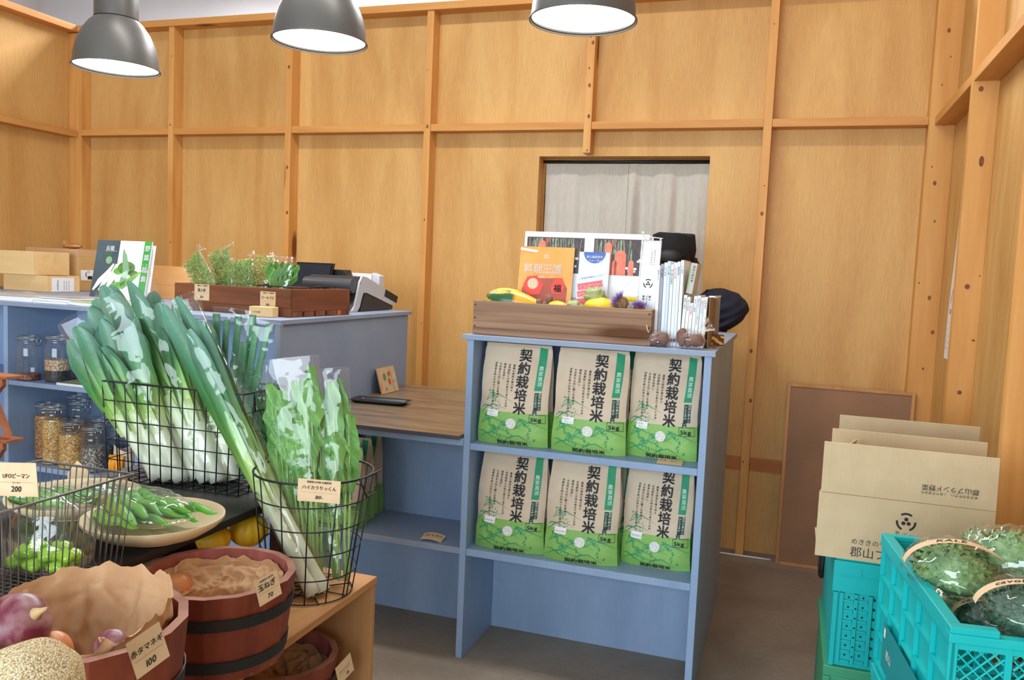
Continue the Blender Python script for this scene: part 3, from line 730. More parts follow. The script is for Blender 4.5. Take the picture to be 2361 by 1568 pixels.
def d_fly(P, w_, h):
    P.rect(0, h/2, w_, h, 0); P.up(); 
    P.put([(0, h)]+[(w_*.36*math.cos(PI+PI*k/16), h+w_*.36*math.sin(PI+PI*k/16)*1.0) for k in range(17)], [(0, k, k+1) for k in range(1, 17)], 1)
    P.disc(-w_*.3, h*.74, w_*.13, 3); P.disc(w_*.3, h*.78, w_*.13, 3, w_*.11); P.up()
    P.text('郡山農業青年', -w_*.26, h*.93, .010, 3, off=.03); P.text('フォーラム', -w_*.2, h*.885, .010, 3, off=.03)
    P.rect(-w_*.08, h*.60, w_*.82, h*.075, 2, rot=.2); P.rect(-w_*.22, h*.50, w_*.52, h*.07, 2, rot=.2); P.rect(-w_*.28, h*.405, w_*.4, h*.07, 2, rot=.2); P.up()
    P.text('インバウンド', -w_*.44, h*.545, .0165, 3, rot=.2, off=.02, xs=.95); P.text('ビジネス', -w_*.44, h*.455, .0165, 3, rot=.2, off=.02, xs=.95); P.text('に', w_*.12, h*.53, .010, 4)
    P.text('いま注目の地域のトレンド', -w_*.45, h*.66, .0075, 1, rot=.2, xs=.95); P.text('10', -w_*.46, h*.23, .02, 4)
ym = 2.965; x0_ = ony(1330, 690, ym).x; x1_ = ony(1400, 690, ym).x
leaflet('white flyer with blue half disc and coral title bars standing in the crate', 'flyer', x0_, x1_-x0_, ony(1338, 592, ym+.03).z-Z0+.02, 2.945, Z0, .12, .03, d_fly, [LGY, PBLUE, PINK, WHITE, INKG], name='flyer')
def d_fly2(P, w_, h):
    P.rect(0, h-.006, w_*.98, .011, 0); P.rect(-w_*.05, h*.32, w_*.72, h*.36, 0); P.up(); P.disc(-w_*.05, h*.38, w_*.22, 1, w_*.3); P.up(); P.disc(-w_*.05, h*.33, w_*.12, 2, w_*.16); P.disc(-w_*.05, h*.42, w_*.06, 2)
    for k in range(12): P.rect(-w_*.02+.002*(k % 3), h*(.9-.028*k), w_*.6, .0016, 3)
    P.text('農業人', -w_*.2, h*.77, .014, 2, off=.02)
leaflet('white leaflet with maroon header and portrait between the orange magazine and the blue topped flyer', 'flyer', ony(1304, 690, 2.972).x, .085, .145, 2.972, Z0, .09, .0, d_fly2, [MAR, SKYP, INK, INKG], name='flyer')
def d_fly3(P, w_, h):
    P.rect(0, h*.93, w_*.98, h*.1, 0); 
    for k in range(9): P.disc(-w_*.42+w_*.105*k, h*.88, w_*.055, 0, n=10)
    P.up(); P.text('家庭菜園', -w_*.30, h*.66, .015, 1); P.text('野菜づくり', -w_*.05, h*.76, .008, 1)
    for k in range(7): P.rect(0, h*(.60-.03*k), w_*.7, .0012, 1)
    for x_ in (-.32, .05): P.line([(x_*w_, h*.36), ((x_+.28)*w_, h*.36), ((x_+.28)*w_, h*.24), (x_*w_, h*.24), (x_*w_, h*.36)], .0012, 2)
    P.text('参加無料', -w_*.28, h*.28, .008, 1); P.text('募集', w_*.1, h*.28, .009, 1)
    P.disc(-w_*.40, h*.42, w_*.06, 3, w_*.1); P.disc(-w_*.42, h*.8, w_*.05, 3, w_*.07); P.disc(-w_*.38, h*.62, w_*.055, 4, w_*.08)
leaflet('white leaflet with scalloped yellow header behind the small banner', 'flyer', ony(1416, 690, 2.952).x, .112, .148, 2.960, Z0, .08, .0, d_fly3, [YEL, INKG, TAN, DKB, SKYP], name='flyer')
def d_pl(P, w_, h):
    P.put([(0, h*.93)]+[(w_*.4*math.cos(PI+PI*k/12), h*.93+w_*.3*math.sin(PI+PI*k/12)) for k in range(13)], [(0, k, k+1) for k in range(1, 13)], 0); P.disc(-w_*.1, h*.66, w_*.1, 1)
for i, (x_, lb) in enumerate(((1392, 'white flyer fanned just right of the coral titled one'), (1400, 'second white flyer of the fan right of the coral titled one'), (1406, 'outermost white flyer of the fan beside the yellow headed leaflet'))):
    leaflet(lb, 'flyer', ony(x_, 690, 2.955).x-.045, .07, .138-.002*i, 2.951+.0022*i+.004, Z0, .10, .03, d_pl, [PBLUE, LGY], thick=.0012, name='flyer', group='fanned flyers in the weathered crate')
# miniature banner on a white pole
xb0 = ony(1466, 700, 2.93).x; xb1 = ony(1531, 700, 2.93).x; zt = ony(1470, 545, 2.93).z
t = thing('mini_banner', 'small white vertical shop banner with black ring emblem standing in the crate', 'banner', (xb0, 2.93, Z0+.001))
g = G().tube([(0, 0, 0), (.012, 0, zt-Z0+.008)], .0022, 10); g.blob((.0125, 0, zt-Z0+.012), .005, nu=12, nv=8); g.tube([(.012, 0, zt-Z0), (.082, -.002, zt-Z0-.006)], .0016, 8)
obj('pole', g, WHITE2, t, smooth=True)
hb = zt-Z0-.012
Fb = lambda x, y, l: Vector((.004+x+.011*(y/hb), -.003+.003*math.sin(y*22+x*20)-l, y))
g = G().grid(lambda u, v: Fb(u*.064, .01+v*(hb-.012), 0), 6, 14); 
for k in range(3): g.grid(lambda u, v, k=k: Fb(.002+k*.027+u*.006, hb-.003+v*.010, 0), 1, 1)
for k in range(5): g.grid(lambda u, v, k=k: Fb(-.006+u*.007, .02+k*.032+v*.006, 0), 1, 1)
obj('banner_cloth', g, WHITE, t, smooth=True, solid=.0006)
g = G(); P = Print(Fb, g, .0009, step=.01); brand_mark(P, .030, hb*.56, .0145, 0)
P.text('めききのやさい、', .044, hb*.90, .0068, 0, vert=True, pitch=1.15); P.text('こおりやまから', .034, hb*.90, .0068, 0, vert=True, pitch=1.15)
P.text('郡山', .040, hb*.44, .0085, 0, vert=True, off=.02); P.text('ブランド', .029, hb*.44, .0085, 0, vert=True, off=.02); P.text('野菜', .018, hb*.44, .0085, 0, vert=True, off=.02)
obj('printed_emblem', g, INK, t)
# small pale booklet and white card at the crate's left
t = thing('booklet', 'thin pale green booklet peeping out left of the orange magazine', 'booklet', (ony(1192, 650, 2.965).x, 2.965, Z0), rot=(-.10, 0, .02))
obj('pages', G().box(-.012, .03, 0, .004, 0, .122), mat('pale_green_paper', S(190, 196, 164), rough=.6), t)
t = thing('notice_card', 'small white card standing at the left end of the weathered crate', 'card', (ony(1128, 685, 2.985).x, 2.985, Z0), rot=(-.05, 0, 0))
obj('card', G().box(-.016, .03, 0, .0015, 0, .088), WHITE, t)

# ------------------------------------------------------------------ gourds and roots in the crate
def striped(name):
    if name in MATS: return MATS[name]
    m = mat(name, S(236, 190, 34), S(48, 92, 52), scale=9, stretch=(.8, 3.0, 3.0), rough=.3, detail=5, r0=.46, r1=.53, attr='t', ramp=[(0, (1, 1, 1, 1)), (1, (1, 1, 1, 1))])
    nt = m.node_tree; b = nt.nodes['Principled BSDF']
    mx = nn(nt, 'ShaderNodeMix', data_type='RGBA'); an = nn(nt, 'ShaderNodeAttribute'); an.attribute_name = 't'
    src = b.inputs['Base Color'].links[0].from_socket; nt.links.new(src, mx.inputs[6]); mx.inputs[7].default_value = S(246, 168, 34)
    cr = nn(nt, 'ShaderNodeValToRGB'); cr.color_ramp.elements[0].position = .50; cr.color_ramp.elements[1].position = .56
    nt.links.new(an.outputs['Fac'], cr.inputs[0]); nt.links.new(cr.outputs[0], mx.inputs[0]); nt.links.new(mx.outputs[2], b.inputs['Base Color'])
    return m
def gourd(pts, rs, n=22): return G().tube(pts, rs, n, ts=[i/(len(pts)-1) for i in range(len(pts))])
yg = 2.862
p0 = ony(1122, 690, yg); p1 = ony(1262, 692, yg)
L_ = p1.x-p0.x
t = thing('squash', 'long gourd in the crate, striped green at one end and orange at the other', 'squash', (p0.x, yg, Z0))
prof = [(0, .004), (.02, .022), (.08, .034), (.2, .044), (.33, .047), (.45, .044), (.56, .037), (.68, .030), (.80, .023), (.92, .016), (1, .006)]
hz = ch-.002
obj('skin', gourd([(u*L_*1.05, 0, hz-.008+.010*math.sin(u*3)-.028*u) for u, r in prof], [r*1.0 for u, r in prof]), striped('striped_gourd'), t, smooth=True)
obj('stem', G().tube([(L_*1.045, 0, hz-.036), (L_*1.09, .002, hz-.034)], [.006, .004], 8), mat('dry_stem', S(150, 130, 80), rough=.8), t, smooth=True)
YSQ = mat('yellow_squash', S(246, 190, 20), S(252, 206, 50), scale=8, rough=.38)
CHA = mat('chayote_green', S(140, 152, 96), S(164, 172, 118), scale=14, rough=.5, bump=.3)
POT = mat('potato_brown', S(122, 84, 68), S(146, 106, 86), scale=20, rough=.8, bump=.3, bscale=60)
def lump(name, label, cat, px, py, y, r, sc, m, seed, nz=.2, grp=None, rot=None, rough=None, freq=3, part='skin'):
    p = ony(px, py, y); t = thing(name, label, cat, p, 0, grp)
    obj(part, G().blob((0, 0, 0), r, nz, seed, freq, 28, 18, sc=sc, rot=rot, rough=rough), m, t, smooth=True); return t
lump('squash', 'yellow patty squash in the right half of the crate', 'squash', 1385, 708, 2.868, .046, (1.25, .85, .72), YSQ, 3, .12)
lump('squash', 'small orange yellow gourd half sunk beside the orange magazine', 'squash', 1285, 706, 2.868, .026, (1.5, .9, .7), YSQ, 5, .1)
lump('chayote', 'pale green knobbly chayote resting on top near the flyers', 'chayote', 1371, 682, 2.888, .034, (1.1, .9, .85), CHA, 4, .35, 'green chayotes in the crate', freq=2.2)
lump('chayote', 'pale green chayote half hidden behind the crate front, left of the yellow squash', 'chayote', 1322, 707, 2.87, .030, (1.1, .9, .7), CHA, 8, .35, 'green chayotes in the crate', freq=2.2)
for i, (x_, y_, r_, lb) in enumerate(((1266, 688, .0135, 'topmost of the little brown air potatoes'), (1243, 696, .0115, 'little brown air potato at the left of its cluster'), (1258, 701, .012, 'little brown air potato lying lowest in its cluster'))):
    lump('potato', lb, 'potato', x_, y_, 2.838, r_, (1, .9, 1.05), POT, i+2, .15, 'little brown potatoes in the crate')
# artichoke thistles
THP = mat('thistle_purple', S(112, 74, 168), S(150, 110, 196), scale=60, rough=.7); THB = mat('thistle_scales', S(150, 118, 84), S(96, 66, 48), scale=40, rough=.85)
def thistle(label, px, py, y, r, tilt):
    p = ony(px, py, y); t = thing('thistle', label, 'flower', p, 0, 'dried purple thistle heads in the crate', rot=(0, tilt, 0))
    g = G()
    for k in range(70):
        a = k*2.4; h = k/70; rr = r*.62*math.sin(PI*(.25+.5*h)); z = -r*.9+h*r*1.1
        c = Vector((rr*math.cos(a), rr*math.sin(a), z)); o = Vector((math.cos(a), math.sin(a), .0))
        s1 = Vector((-math.sin(a), math.cos(a), 0)); tip = c+o*r*.14+Vector((0, 0, r*.34))
        g.add([c-s1*r*.15, c+s1*r*.15, tip, c+o*r*.08+Vector((0, 0, r*.1))], [(0, 3, 2), (3, 1, 2)])
    g.blob((0, 0, -r*.35), r*.6, sc=(1, 1, .95), nu=12, nv=8)
    obj('scales', g, THB, t)
    g = G(); rn = random.Random(px)
    for k in range(420):
        a = rn.uniform(0, 2*PI); e = rn.random()**.6; d = Vector((math.cos(a)*e*.85, math.sin(a)*e*.85, .75-.35*e)).normalized()
        b_ = Vector((math.cos(a), math.sin(a), 0))*r*.42*e+Vector((0, 0, r*.05)); q = b_+d*r*rn.uniform(.75, 1.0)
        s1 = d.orthogonal().normalized()*r*.018; g.add([b_-s1, b_+s1, q], [(0, 1, 2)])
    obj('petals', g, THP, t)
thistle('larger dried purple thistle head leaning left on the yellow squash', 1428, 696, 2.850, .036, -.95)
thistle('smaller dried purple thistle head at the right end of the crate', 1474, 710, 2.850, .030, .1)

# ------------------------------------------------------------------ things beside the weathered crate
SPINES = [S(240, 242, 246), S(150, 156, 170), S(242, 244, 246), S(204, 226, 238), S(236, 240, 240), S(246, 246, 242), S(222, 234, 242), S(240, 242, 240), S(248, 248, 248)]
def spine_mat(i): return mat('spine_%d' % (i % len(SPINES)), SPINES[i % len(SPINES)], rough=.4)
def upright_mag(label, x, y, z, w_, h, d, mi, txt, col, roll=0, group=None, pitch=.006, name='magazine'):
    t = thing(name, label, 'magazine', (x, y, z), 0, group, rot=(0, roll, 0))
    obj('pages', G().box(.0004, w_-.0004, 0.0008, d, 0, h), spine_mat(mi), t)
    g = G(); P = Print(plane_fn((w_/2, 0, h), (1, 0, 0), (0, 0, 1)), g, .0003)
    P.text(txt, 0, -h*.06, min(w_*.75, .007), 0, vert=True); P.rect(0, -h*.93, w_*.8, h*.04, 0)
    g.quad((0.0002, .0006, 0), (w_-.0002, .0006, 0), (w_-.0002, .0006, h), (0.0002, .0006, h), mi=1)
    obj('spine', g, [mat('spine_ink_%s' % col, {'b': S(40, 60, 90), 'p': S(210, 80, 130), 'g': S(60, 130, 120), 'k': S(50, 50, 55)}[col], rough=.6), spine_mat(mi)], t)
    return t
ords = ['first', 'second', 'third', 'fourth', 'fifth', 'sixth', 'seventh', 'eighth', 'ninth']
x = ony(1511, 700, 2.86).x; xe = ony(1572, 700, 2.86).x; n = 8; wm = (xe-x)/n
for i in range(n):
    upright_mag('tall thin magazine, %s from the left in the tall row beside the crate' % ords[i], x+wm*i, 2.862+.002*(i % 3), 1.1958, wm*.93, .272+.004*((i*5) % 4)+.0012*i, .20, i, ['野菜だより', '現代農業', '季刊地域', 'やさい畑', '食と農の情報誌', '園芸新知識', '農業技術', '土と野菜'][i], 'kbgbkpbg'[i], group='tall magazines beside the crate')
x2 = ony(1572, 700, 2.86).x+.001; xe = ony(1628, 700, 2.86).x; n = 7; wm = (xe-x2)/n
for i in range(n):
    upright_mag('shorter magazine, %s from the left in the short row beside the tall one' % ords[i], x2+wm*i, 2.856+.002*(i % 2), 1.1958, wm*.92, .176-.002*((i*3) % 4)-(.022 if i == 2 else 0), .17, i*2+5, ['農業と経済', '郡山の野菜', '野菜図鑑', 'まるごと野菜', '野菜はおいしくて選ばれる', '種苗カタログ', '料理通信'][i], 'bgpkgpb'[i], roll=.03, group='shorter magazines in the row')
GREYB = mat('grey_book', S(196, 196, 190), rough=.5)
t = thing('book', 'grey backed book leaning above the shorter magazines', 'book', (x2+.004, 2.905, 1.1958+.182), 0, rot=(0, .13, 0))
obj('pages', G().box(0, .022, 0, .13, 0, .105), GREYB, t, bevel=.001)
g = G(); P = Print(plane_fn((.011, -.0005, .10), (1, 0, 0), (0, 0, 1)), g, .0004); P.text('野菜の教科書', 0.002, -.004, .009, 0, vert=True); P.rect(-.008, -.05, .004, .07, 1); obj('spine', g, [INK, mat('spine_green', S(150, 200, 120), rough=.5)], t)
t = thing('file_holder', 'open brown and white file holder at the right end of the magazine row', 'file holder', (xe+.009, 2.875, 1.1958))
g = G().box(0, .003, 0, .20, 0, .17).box(0, .020, .197, .20, 0, .175).box(0, .020, 0, .20, 0, .003); obj('body', g, mat('file_brown', S(142, 112, 78), rough=.6), t)
obj('rim', G().box(-.001, .022, -.002, .001, .172, .177).box(.018, .021, -.002, .20, .170, .176), WHITE2, t)
# knotted clear bags of brown roots
FILM = film_mat('clear_film', base=.04, edge=.75, bump=.5, bscale=16, haze=.008, rough=.05)
FILMS = film_mat('clear_film_crinkled', base=.075, edge=.8, bump=.75, bscale=28, haze=.008, rough=.05)
TAROM = mat('root_brown', S(134, 98, 84), S(108, 72, 62), scale=24, rough=.8, bump=.4, bscale=70)
def tuft(g, p, d, L, r, seed, n=26):
    """twisted tail of a film bag opening like a fan"""
    p = Vector(p); d = Vector(d).normalized(); s1 = d.orthogonal().normalized(); s2 = d.cross(s1)
    g.grid(lambda u, v: p+d*L*v+(s1*math.cos(2*PI*u)+s2*math.sin(2*PI*u)*.6)*(r*.18+r*v**1.3)*(1+.35*math.sin(u*2*PI*7+seed)+.25*noise.noise(Vector((u*9, v*3, seed)))), n, 5, wrap=True)
def root_bag(label, px, py, y, r, pots, tail, tie):
    p = ony(px, py, y); t = thing('root_bag', label, 'bag of roots', (p.x, y, 1.1958), 0, 'knotted bags of brown roots')
    for i, (x_, yy, z_, rr, sc) in enumerate(pots): obj('root', G().blob((x_, yy, z_), rr, .15, i+px, 3, 20, 14, sc=sc), TAROM, t, smooth=True)
    g = G().blob((0, 0, r*.62), r, .22, px, 4, 36, 24, sc=(1.15, .8, .74), rough=.05); tuft(g, (tail[0]*.5, 0, r*1.2+tail[2]*.2), tail, r*1.1, r*.55, 3)
    obj('film', g, FILMS, t, smooth=True)
    obj('tie', G().tube([Vector(tie[0]), (Vector(tie[0])+Vector(tie[1]))/2+Vector((0, -.004, 0)), Vector(tie[1])], .0022, 8), KRAFT, t)
root_bag('clear knotted bag of brown roots beside the crate corner', 1517, 772, 2.812, .038, [(-.012, 0, .024, .021, (1, .9, 1)), (.020, -.002, .026, .020, (.9, .9, 1.15)), (.004, .012, .03, .02, (1, 1, 1))], (-.05, 0, .035), ((-.038, -.012, .070), (-.030, -.012, .046)))
root_bag('clear knotted bag of brown roots in front of the shorter magazines', 1592, 772, 2.812, .044, [(-.026, 0, .036, .024, (.8, .9, 1.25)), (.018, 0, .028, .022, (1.25, .9, .95)), (-.006, .006, .022, .018, (1, 1, 1))], (.05, 0, .035), ((.050, -.01, .074), (.046, -.01, .050)))
p = ony(1640, 782, 3.0); t = thing('snack_packet', 'small brown and yellow patterned packet at the right end of the magazines', 'packet', (p.x, 3.02, 1.1958), .35)
obj('packet', G().box(-.012, .045, 0, .022, 0, .038), mat('packet_brown', S(96, 30, 34), S(120, 60, 30), scale=40, rough=.3), t, bevel=.004)
g = G(); P = Print(plane_fn((0, -.0008, 0), (1, 0, 0), (0, 0, 1)), g)
for k in range(14): P.disc(.0+.042*((k*.37) % 1), .005+.028*((k*.61) % 1), .004, 0, n=8)
obj('print', g, mat('packet_yellow', S(226, 200, 90), rough=.4), t)

# ------------------------------------------------------------------ person bending behind the rice unit
HAIR = mat('black_hair', S(22, 20, 20), S(34, 30, 28), scale=30, stretch=(1, 1, .2), rough=.6)
NAVY = mat('navy_jacket', S(24, 28, 48), S(18, 21, 38), scale=8, rough=.85, bump=.6, bscale=9)
SKIN = mat('skin', S(214, 164, 134), rough=.5, sss=.1)
def skinned(name, nodes, edges, m, parent, root=0, sub=2, label=None):
    me = C.meshes.new(name); me.from_pydata([n_[0] for n_ in nodes], edges, []); me.materials.append(m)
    o = link(name, me); o.parent = parent
    md = o.modifiers.new('skin', 'SKIN'); md.use_smooth_shade = True
    for i, n_ in enumerate(nodes): v = me.skin_vertices[0].data[i]; r_ = n_[1]; v.radius = r_ if isinstance(r_, tuple) else (r_, r_); v.use_root = (i == root)
    sd = o.modifiers.new('sub', 'SUBSURF'); sd.levels = sub; sd.render_levels = sub
    if label: o['label'] = label
    return o
t = thing('person', 'person in black cap and navy jacket stooping behind the rice shelf unit', 'person', (-.52, 4.08, 0))
B = lambda x, y, z: (x+.52, y-4.08, z)
hd = tuple(ony(1548, 606, 4.03))
body_n = [(B(-.54, 4.10, .88), (.13, .11)), (B(-.54, 4.10, 1.05), (.135, .11)), (B(-.53, 4.08, 1.22), (.15, .11)), (B(-.56, 4.05, 1.33), (.09, .07)), (B(-.585, 4.035, 1.40), .05),
    (B(-.37, 4.07, 1.265), (.065, .065)), (B(-.30, 4.04, 1.10), .05), (B(-.34, 4.00, .92), .042), (B(-.70, 4.04, 1.27), .062), (B(-.76, 4.0, 1.12), .05), (B(-.70, 3.95, .96), .042),
    (B(-.62, 4.10, .80), .10), (B(-.62, 4.08, .46), .07), (B(-.62, 4.12, .10), .048), (B(-.62, 4.02, .035), .04), (B(-.45, 4.10, .80), .10), (B(-.45, 4.08, .46), .07), (B(-.45, 4.12, .10), .048), (B(-.45, 4.02, .035), .04)]
skinned('body', body_n, [(0,1),(1,2),(2,3),(3,4),(2,5),(5,6),(6,7),(2,8),(8,9),(9,10),(0,11),(11,12),(12,13),(13,14),(0,15),(15,16),(16,17),(17,18)], NAVY, t)
for wrist, d_ in ((Vector(B(-.34, 4.00, .92)), Vector((-.35, -.45, -.8))), (Vector(B(-.70, 3.95, .96)), Vector((.35, -.4, -.8)))):
    d_.normalize(); s_ = d_.cross(Vector((0, 0, 1))).normalized(); nodes = [(wrist, .028), (wrist+d_*.05, (.030, .018)), (wrist+d_*.09, (.036, .016))]; ed = [(0, 1), (1, 2)]
    for k in range(4):
        b0 = len(nodes); o_ = s_*(.022*(k-1.5)); ln = (.026, .030, .028, .021)[k]
        nodes += [(wrist+d_*.11+o_*1.1, .010), (wrist+d_*(.11+ln)+o_*1.2+Vector((0, -.006, 0)), .009), (wrist+d_*(.11+ln*1.9)+o_*1.2+Vector((0, -.018, 0)), .0075)]; ed += [(2, b0), (b0, b0+1), (b0+1, b0+2)]
    b0 = len(nodes); nodes += [(wrist+d_*.045+s_*.04, .011), (wrist+d_*.075+s_*.058, .009)]; ed += [(1, b0), (b0, b0+1)]
    skinned('hand', nodes, ed, SKIN, t, label='bare hand')
H0 = Vector(B(*hd))
g = G()
def head_fn(u, v):
    th = 2*PI*u; ph = PI*v; d = Vector((math.sin(ph)*math.cos(th), math.sin(ph)*math.sin(th), -math.cos(ph)))
    q = Vector((d.x*.072, d.y*.092, d.z*.112)); f_ = max(0, -d.y)     # face looks to -y and down
    nose = math.exp(-((d.x/.16)**2+((d.z+.12)/.2)**2))*f_*.020; eye = math.exp(-(((abs(d.x)-.36)/.16)**2+((d.z-.06)/.12)**2))*f_*.008
    lip = math.exp(-((d.x/.30)**2+((d.z+.48)/.07)**2))*f_*.006
    q.y -= nose+lip-eye
    if d.z < -.3: q.x *= 1+.35*(d.z+.3)
    return q
HR = Matrix.Rotation(math.radians(25), 3, 'X')
g.grid(lambda u, v: H0+HR@head_fn(u, v), 40, 28, wrap=True)
for s_ in (-1, 1): g.blob(H0+HR@Vector((s_*.073, .008, -.005)), .018, nu=12, nv=8, sc=(.35, .7, 1.1))
g.tube([H0+HR@Vector((0, .01, -.08)), Vector(B(-.575, 4.045, 1.36))], [.050, .056], 16)
obj('head', g, SKIN, t, smooth=True)
g = G()
for s_ in (-1, 1): g.blob(H0+HR@Vector((s_*.027, -.083, .006)), .009, nu=12, nv=8)
obj('eyes', g, BLACKG, t, smooth=True)
obj('mouth', G().tube([H0+HR@Vector((-.022, -.091, -.052)), H0+HR@Vector((0, -.097, -.053)), H0+HR@Vector((.022, -.091, -.052))], .003, 8), mat('lips', S(170, 100, 90), rough=.5), t, smooth=True)
g = G().blob(H0+HR@Vector((0, .022, .012)), .112, .08, 4, 3, 30, 20, sc=(.86, .95, 1.02), rough=.02)
for s_ in (-1, 1): g.blob(H0+HR@Vector((s_*.068, -.035, -.01)), .045, .1, 5, 3, 16, 12, sc=(.6, .9, 1.5))
g.blob(H0+HR@Vector((0, -.07, .062)), .05, .1, 6, 3, 16, 12, sc=(1.2, .6, .7))
obj('hair', g, HAIR, t, smooth=True)
g = G(); bc = Vector(ony(1583, 612, 4.08))-t.location
g.blob(bc, .056, .22, 9, 3, 28, 20, sc=(1.0, .9, 1.0), rough=.03); obj('hair_bun', g, HAIR, t, smooth=True)
cc = Vector(ony(1552, 574, 4.05))-t.location
def cap(u, v):
    a = 2*PI*u; r_ = .112*(1+.05*math.sin(v*5))*(1 if v < .8 else math.sqrt(max(0, 1-((v-.8)/.2)**2)))+.0001
    return cc+Vector((r_*math.cos(a)*.92, r_*math.sin(a), -.045+.105*min(v/.8, 1)+.012*max(0, (v-.8)/.2)+.012*noise.noise(Vector((math.cos(a)*2, math.sin(a)*2, v*3)))))
obj('cap', G().grid(cap, 36, 16, wrap=True), mat('black_cap', S(18, 18, 20), rough=.9, bump=.4, bscale=60), t, smooth=True, label='black cloth cap')
sl = Vector(ony(1662, 722, 4.06))-t.location
def sleeve(u, v):
    ax = Vector((.055, 0, -.115)); a = 2*PI*u; c = sl+Vector((-.075, .02, .10))+Vector((.035*math.sin(v*PI)*1.6+.10*v, 0, -.18*v)); r_ = .072+.018*math.sin(v*PI)+.0025*math.sin(v*30+math.sin(a)*3)+.006*noise.noise(Vector((math.cos(a)*1.5, math.sin(a)*1.5, v*7)))
    r_ *= math.sqrt(max(.001, 1-(2*v-1)**8))
    return c+Vector((math.cos(a)*r_*.95, math.sin(a)*r_, math.sin(a)*.008+math.cos(a)*r_*.45))
obj('sleeve', G().grid(sleeve, 32, 40, wrap=True), NAVY, t, smooth=True, label='bent navy sleeve')

# ------------------------------------------------------------------ cork board, cable, calendar
CORK = mat('cork', S(146, 112, 86), S(170, 128, 96), scale=2.5, rough=.95, bump=.15, bscale=300, detail=3, fine=.28, fscale=260)
t = thing('cork_board', 'large wood framed cork board leaning against the back wall', 'cork board', (.005, 4.385, .0005), rot=(-.035, 0, 0))
w_, h_ = .588, .925
obj('cork', G().box(.014, w_-.014, .004, .012, .014, h_-.014), CORK, t)
BF = wood('board_frame', S(206, 150, 94), S(176, 120, 70), axis=2, knots=False)
for d in ((0, .016, 0, .016, 0, h_), (w_-.016, w_, 0, .016, 0, h_)): obj('frame_bar', G().box(*d), BF, t, bevel=.0015)
for d in ((.0165, w_-.0165, 0, .016, 0, .015), (.0165, w_-.0165, 0, .016, h_-.015, h_)): obj('frame_bar', G().box(*d), BF, t, bevel=.0015)
pts = [onz(x, y, .004) for x, y in ((1600, 1262), (1655, 1268), (1680, 1276), (1710, 1281), (1745, 1279), (1778, 1278))]
pts = [Vector((p.x, min(p.y, 4.425), .0045)) for p in pts]
tag(obj('power_cable', G().tube(pts, .0042, 10), WHITE2, smooth=True), 'white cable lying on the concrete at the foot of the wall', 'cable')
pa = onx(2211, 508, XR-.004); pb = onx(2176, 825, XR-.004)
t = thing('calendar', 'white wall calendar half hidden behind a stud of the right wall', 'calendar', (XR-.0045, pa.y, pb.z))
hh = pa.z-pb.z
F = lambda x, y, l: Vector((-l-.002*math.sin(y*7), (1-y/hh)*(pb.y-pa.y)-x, y))
g = G().grid(lambda u, v: F(u*.30, v*hh, 0), 4, 10); obj('paper', g, WHITE, t, smooth=True)
g = G(); P = Print(F, g, .0006); P.rect(.15, hh*.95, .28, .012, 2); P.line([(.03, hh*.40), (.06, hh*.5), (.12, hh*.55)], .008, 1); P.disc(.10, hh*.57, .03, 1)
P.text('2021', .03, hh*.33, .03, 0)
for r_ in range(5):
    for c_ in range(7): P.text(str(min(30, r_*7+c_+1)), .015+.038*c_, hh*(.25-.045*r_), .014, 0)
obj('print', g, [INKG, mat('print_blossom', S(200, 90, 120), rough=.6), LGY], t)

# ------------------------------------------------------------------ cardboard boxes on the crates
CB = mat('cardboard', S(208, 186, 148), S(200, 178, 140), scale=14, rough=.85, fine=.05, fscale=60, fstretch=(5, 1, .4)); CBD = mat('cardboard_edge', S(178, 150, 112), rough=.9)
yA, yB, yC = 2.352, 2.615, 2.90
A = [ony(1881, 1280, yA), ony(2290, 1332, yA), ony(2297, 1182, yA), ony(1893, 1133, yA), ony(1905, 1020, yA), ony(2303, 1058, yA)]
zb = A[0].z; zc_ = (A[2].z+A[3].z)/2; zt_ = (A[4].z+A[5].z)/2; xl = A[3].x-.004; xr = (A[2].x)
t = thing('cardboard_box', 'large opened cardboard box with black ring emblem standing on the teal crates', 'cardboard box', (xl, yA, zb))
WX = xr-xl; Hp = zc_-zb; Hf = zt_-zc_
obj('front_panel', G().box(0, WX, 0, .005, 0, Hp), CB, t, bevel=.001)
obj('top_flap', G().obox((.004, .0005, Hp+.0008), (WX-.004, 0, 0), (0, .005, 0), (0, .006, Hf)), CB, t, bevel=.001)
xb = ony(1920, 988, yB); xb2 = ony(2278, 1022, yB); dB = yB-yA
ox = xb.x-xl; wB = xb2.x-xb.x
obj('rear_panel', G().box(ox, ox+wB, dB-.005, dB, 0, Hp), CB, t, bevel=.001)
obj('top_flap', G().obox((ox, dB-.005, Hp+.0008), (wB, 0, 0), (0, .005, 0), (0, .004, xb.z-zc_)), CB, t, bevel=.001)
obj('side_panel', G().obox((0.0005, .0055, 0), (.005, 0, 0), (ox+.001, dB-.011, 0), (0, 0, Hp)), CB, t)
obj('side_panel', G().obox((WX-.0055, .0055, 0), (.005, 0, 0), (ox+wB-WX, dB-.011, 0), (0, 0, Hp)), CB, t)
obj('side_flap', G().obox((.012, .03, Hp), (.005, 0, 0), (.055, dB-.07, .0), (.03, 0, (xb.z-zc_)*.86)), CB, t)
obj('bottom_flap', G().box(.006, WX-.05, .006, dB-.006, .0, .005), CB, t)
g = G(); P = Print(plane_fn((0, 0, 0), (1, 0, 0), (0, 0, 1)), g, .0005)
k = WX/404.0
brand_mark(P, 208*k, Hp-52*k, 21*k, 0)
P.text('郡山', 222*k, Hp-83*k, 9.5*k, 0, vert=True); P.text('ブランド', 206*k, Hp-80*k, 9.5*k, 0, vert=True); P.text('野菜', 190*k, Hp-77*k, 9.5*k, 0, vert=True)
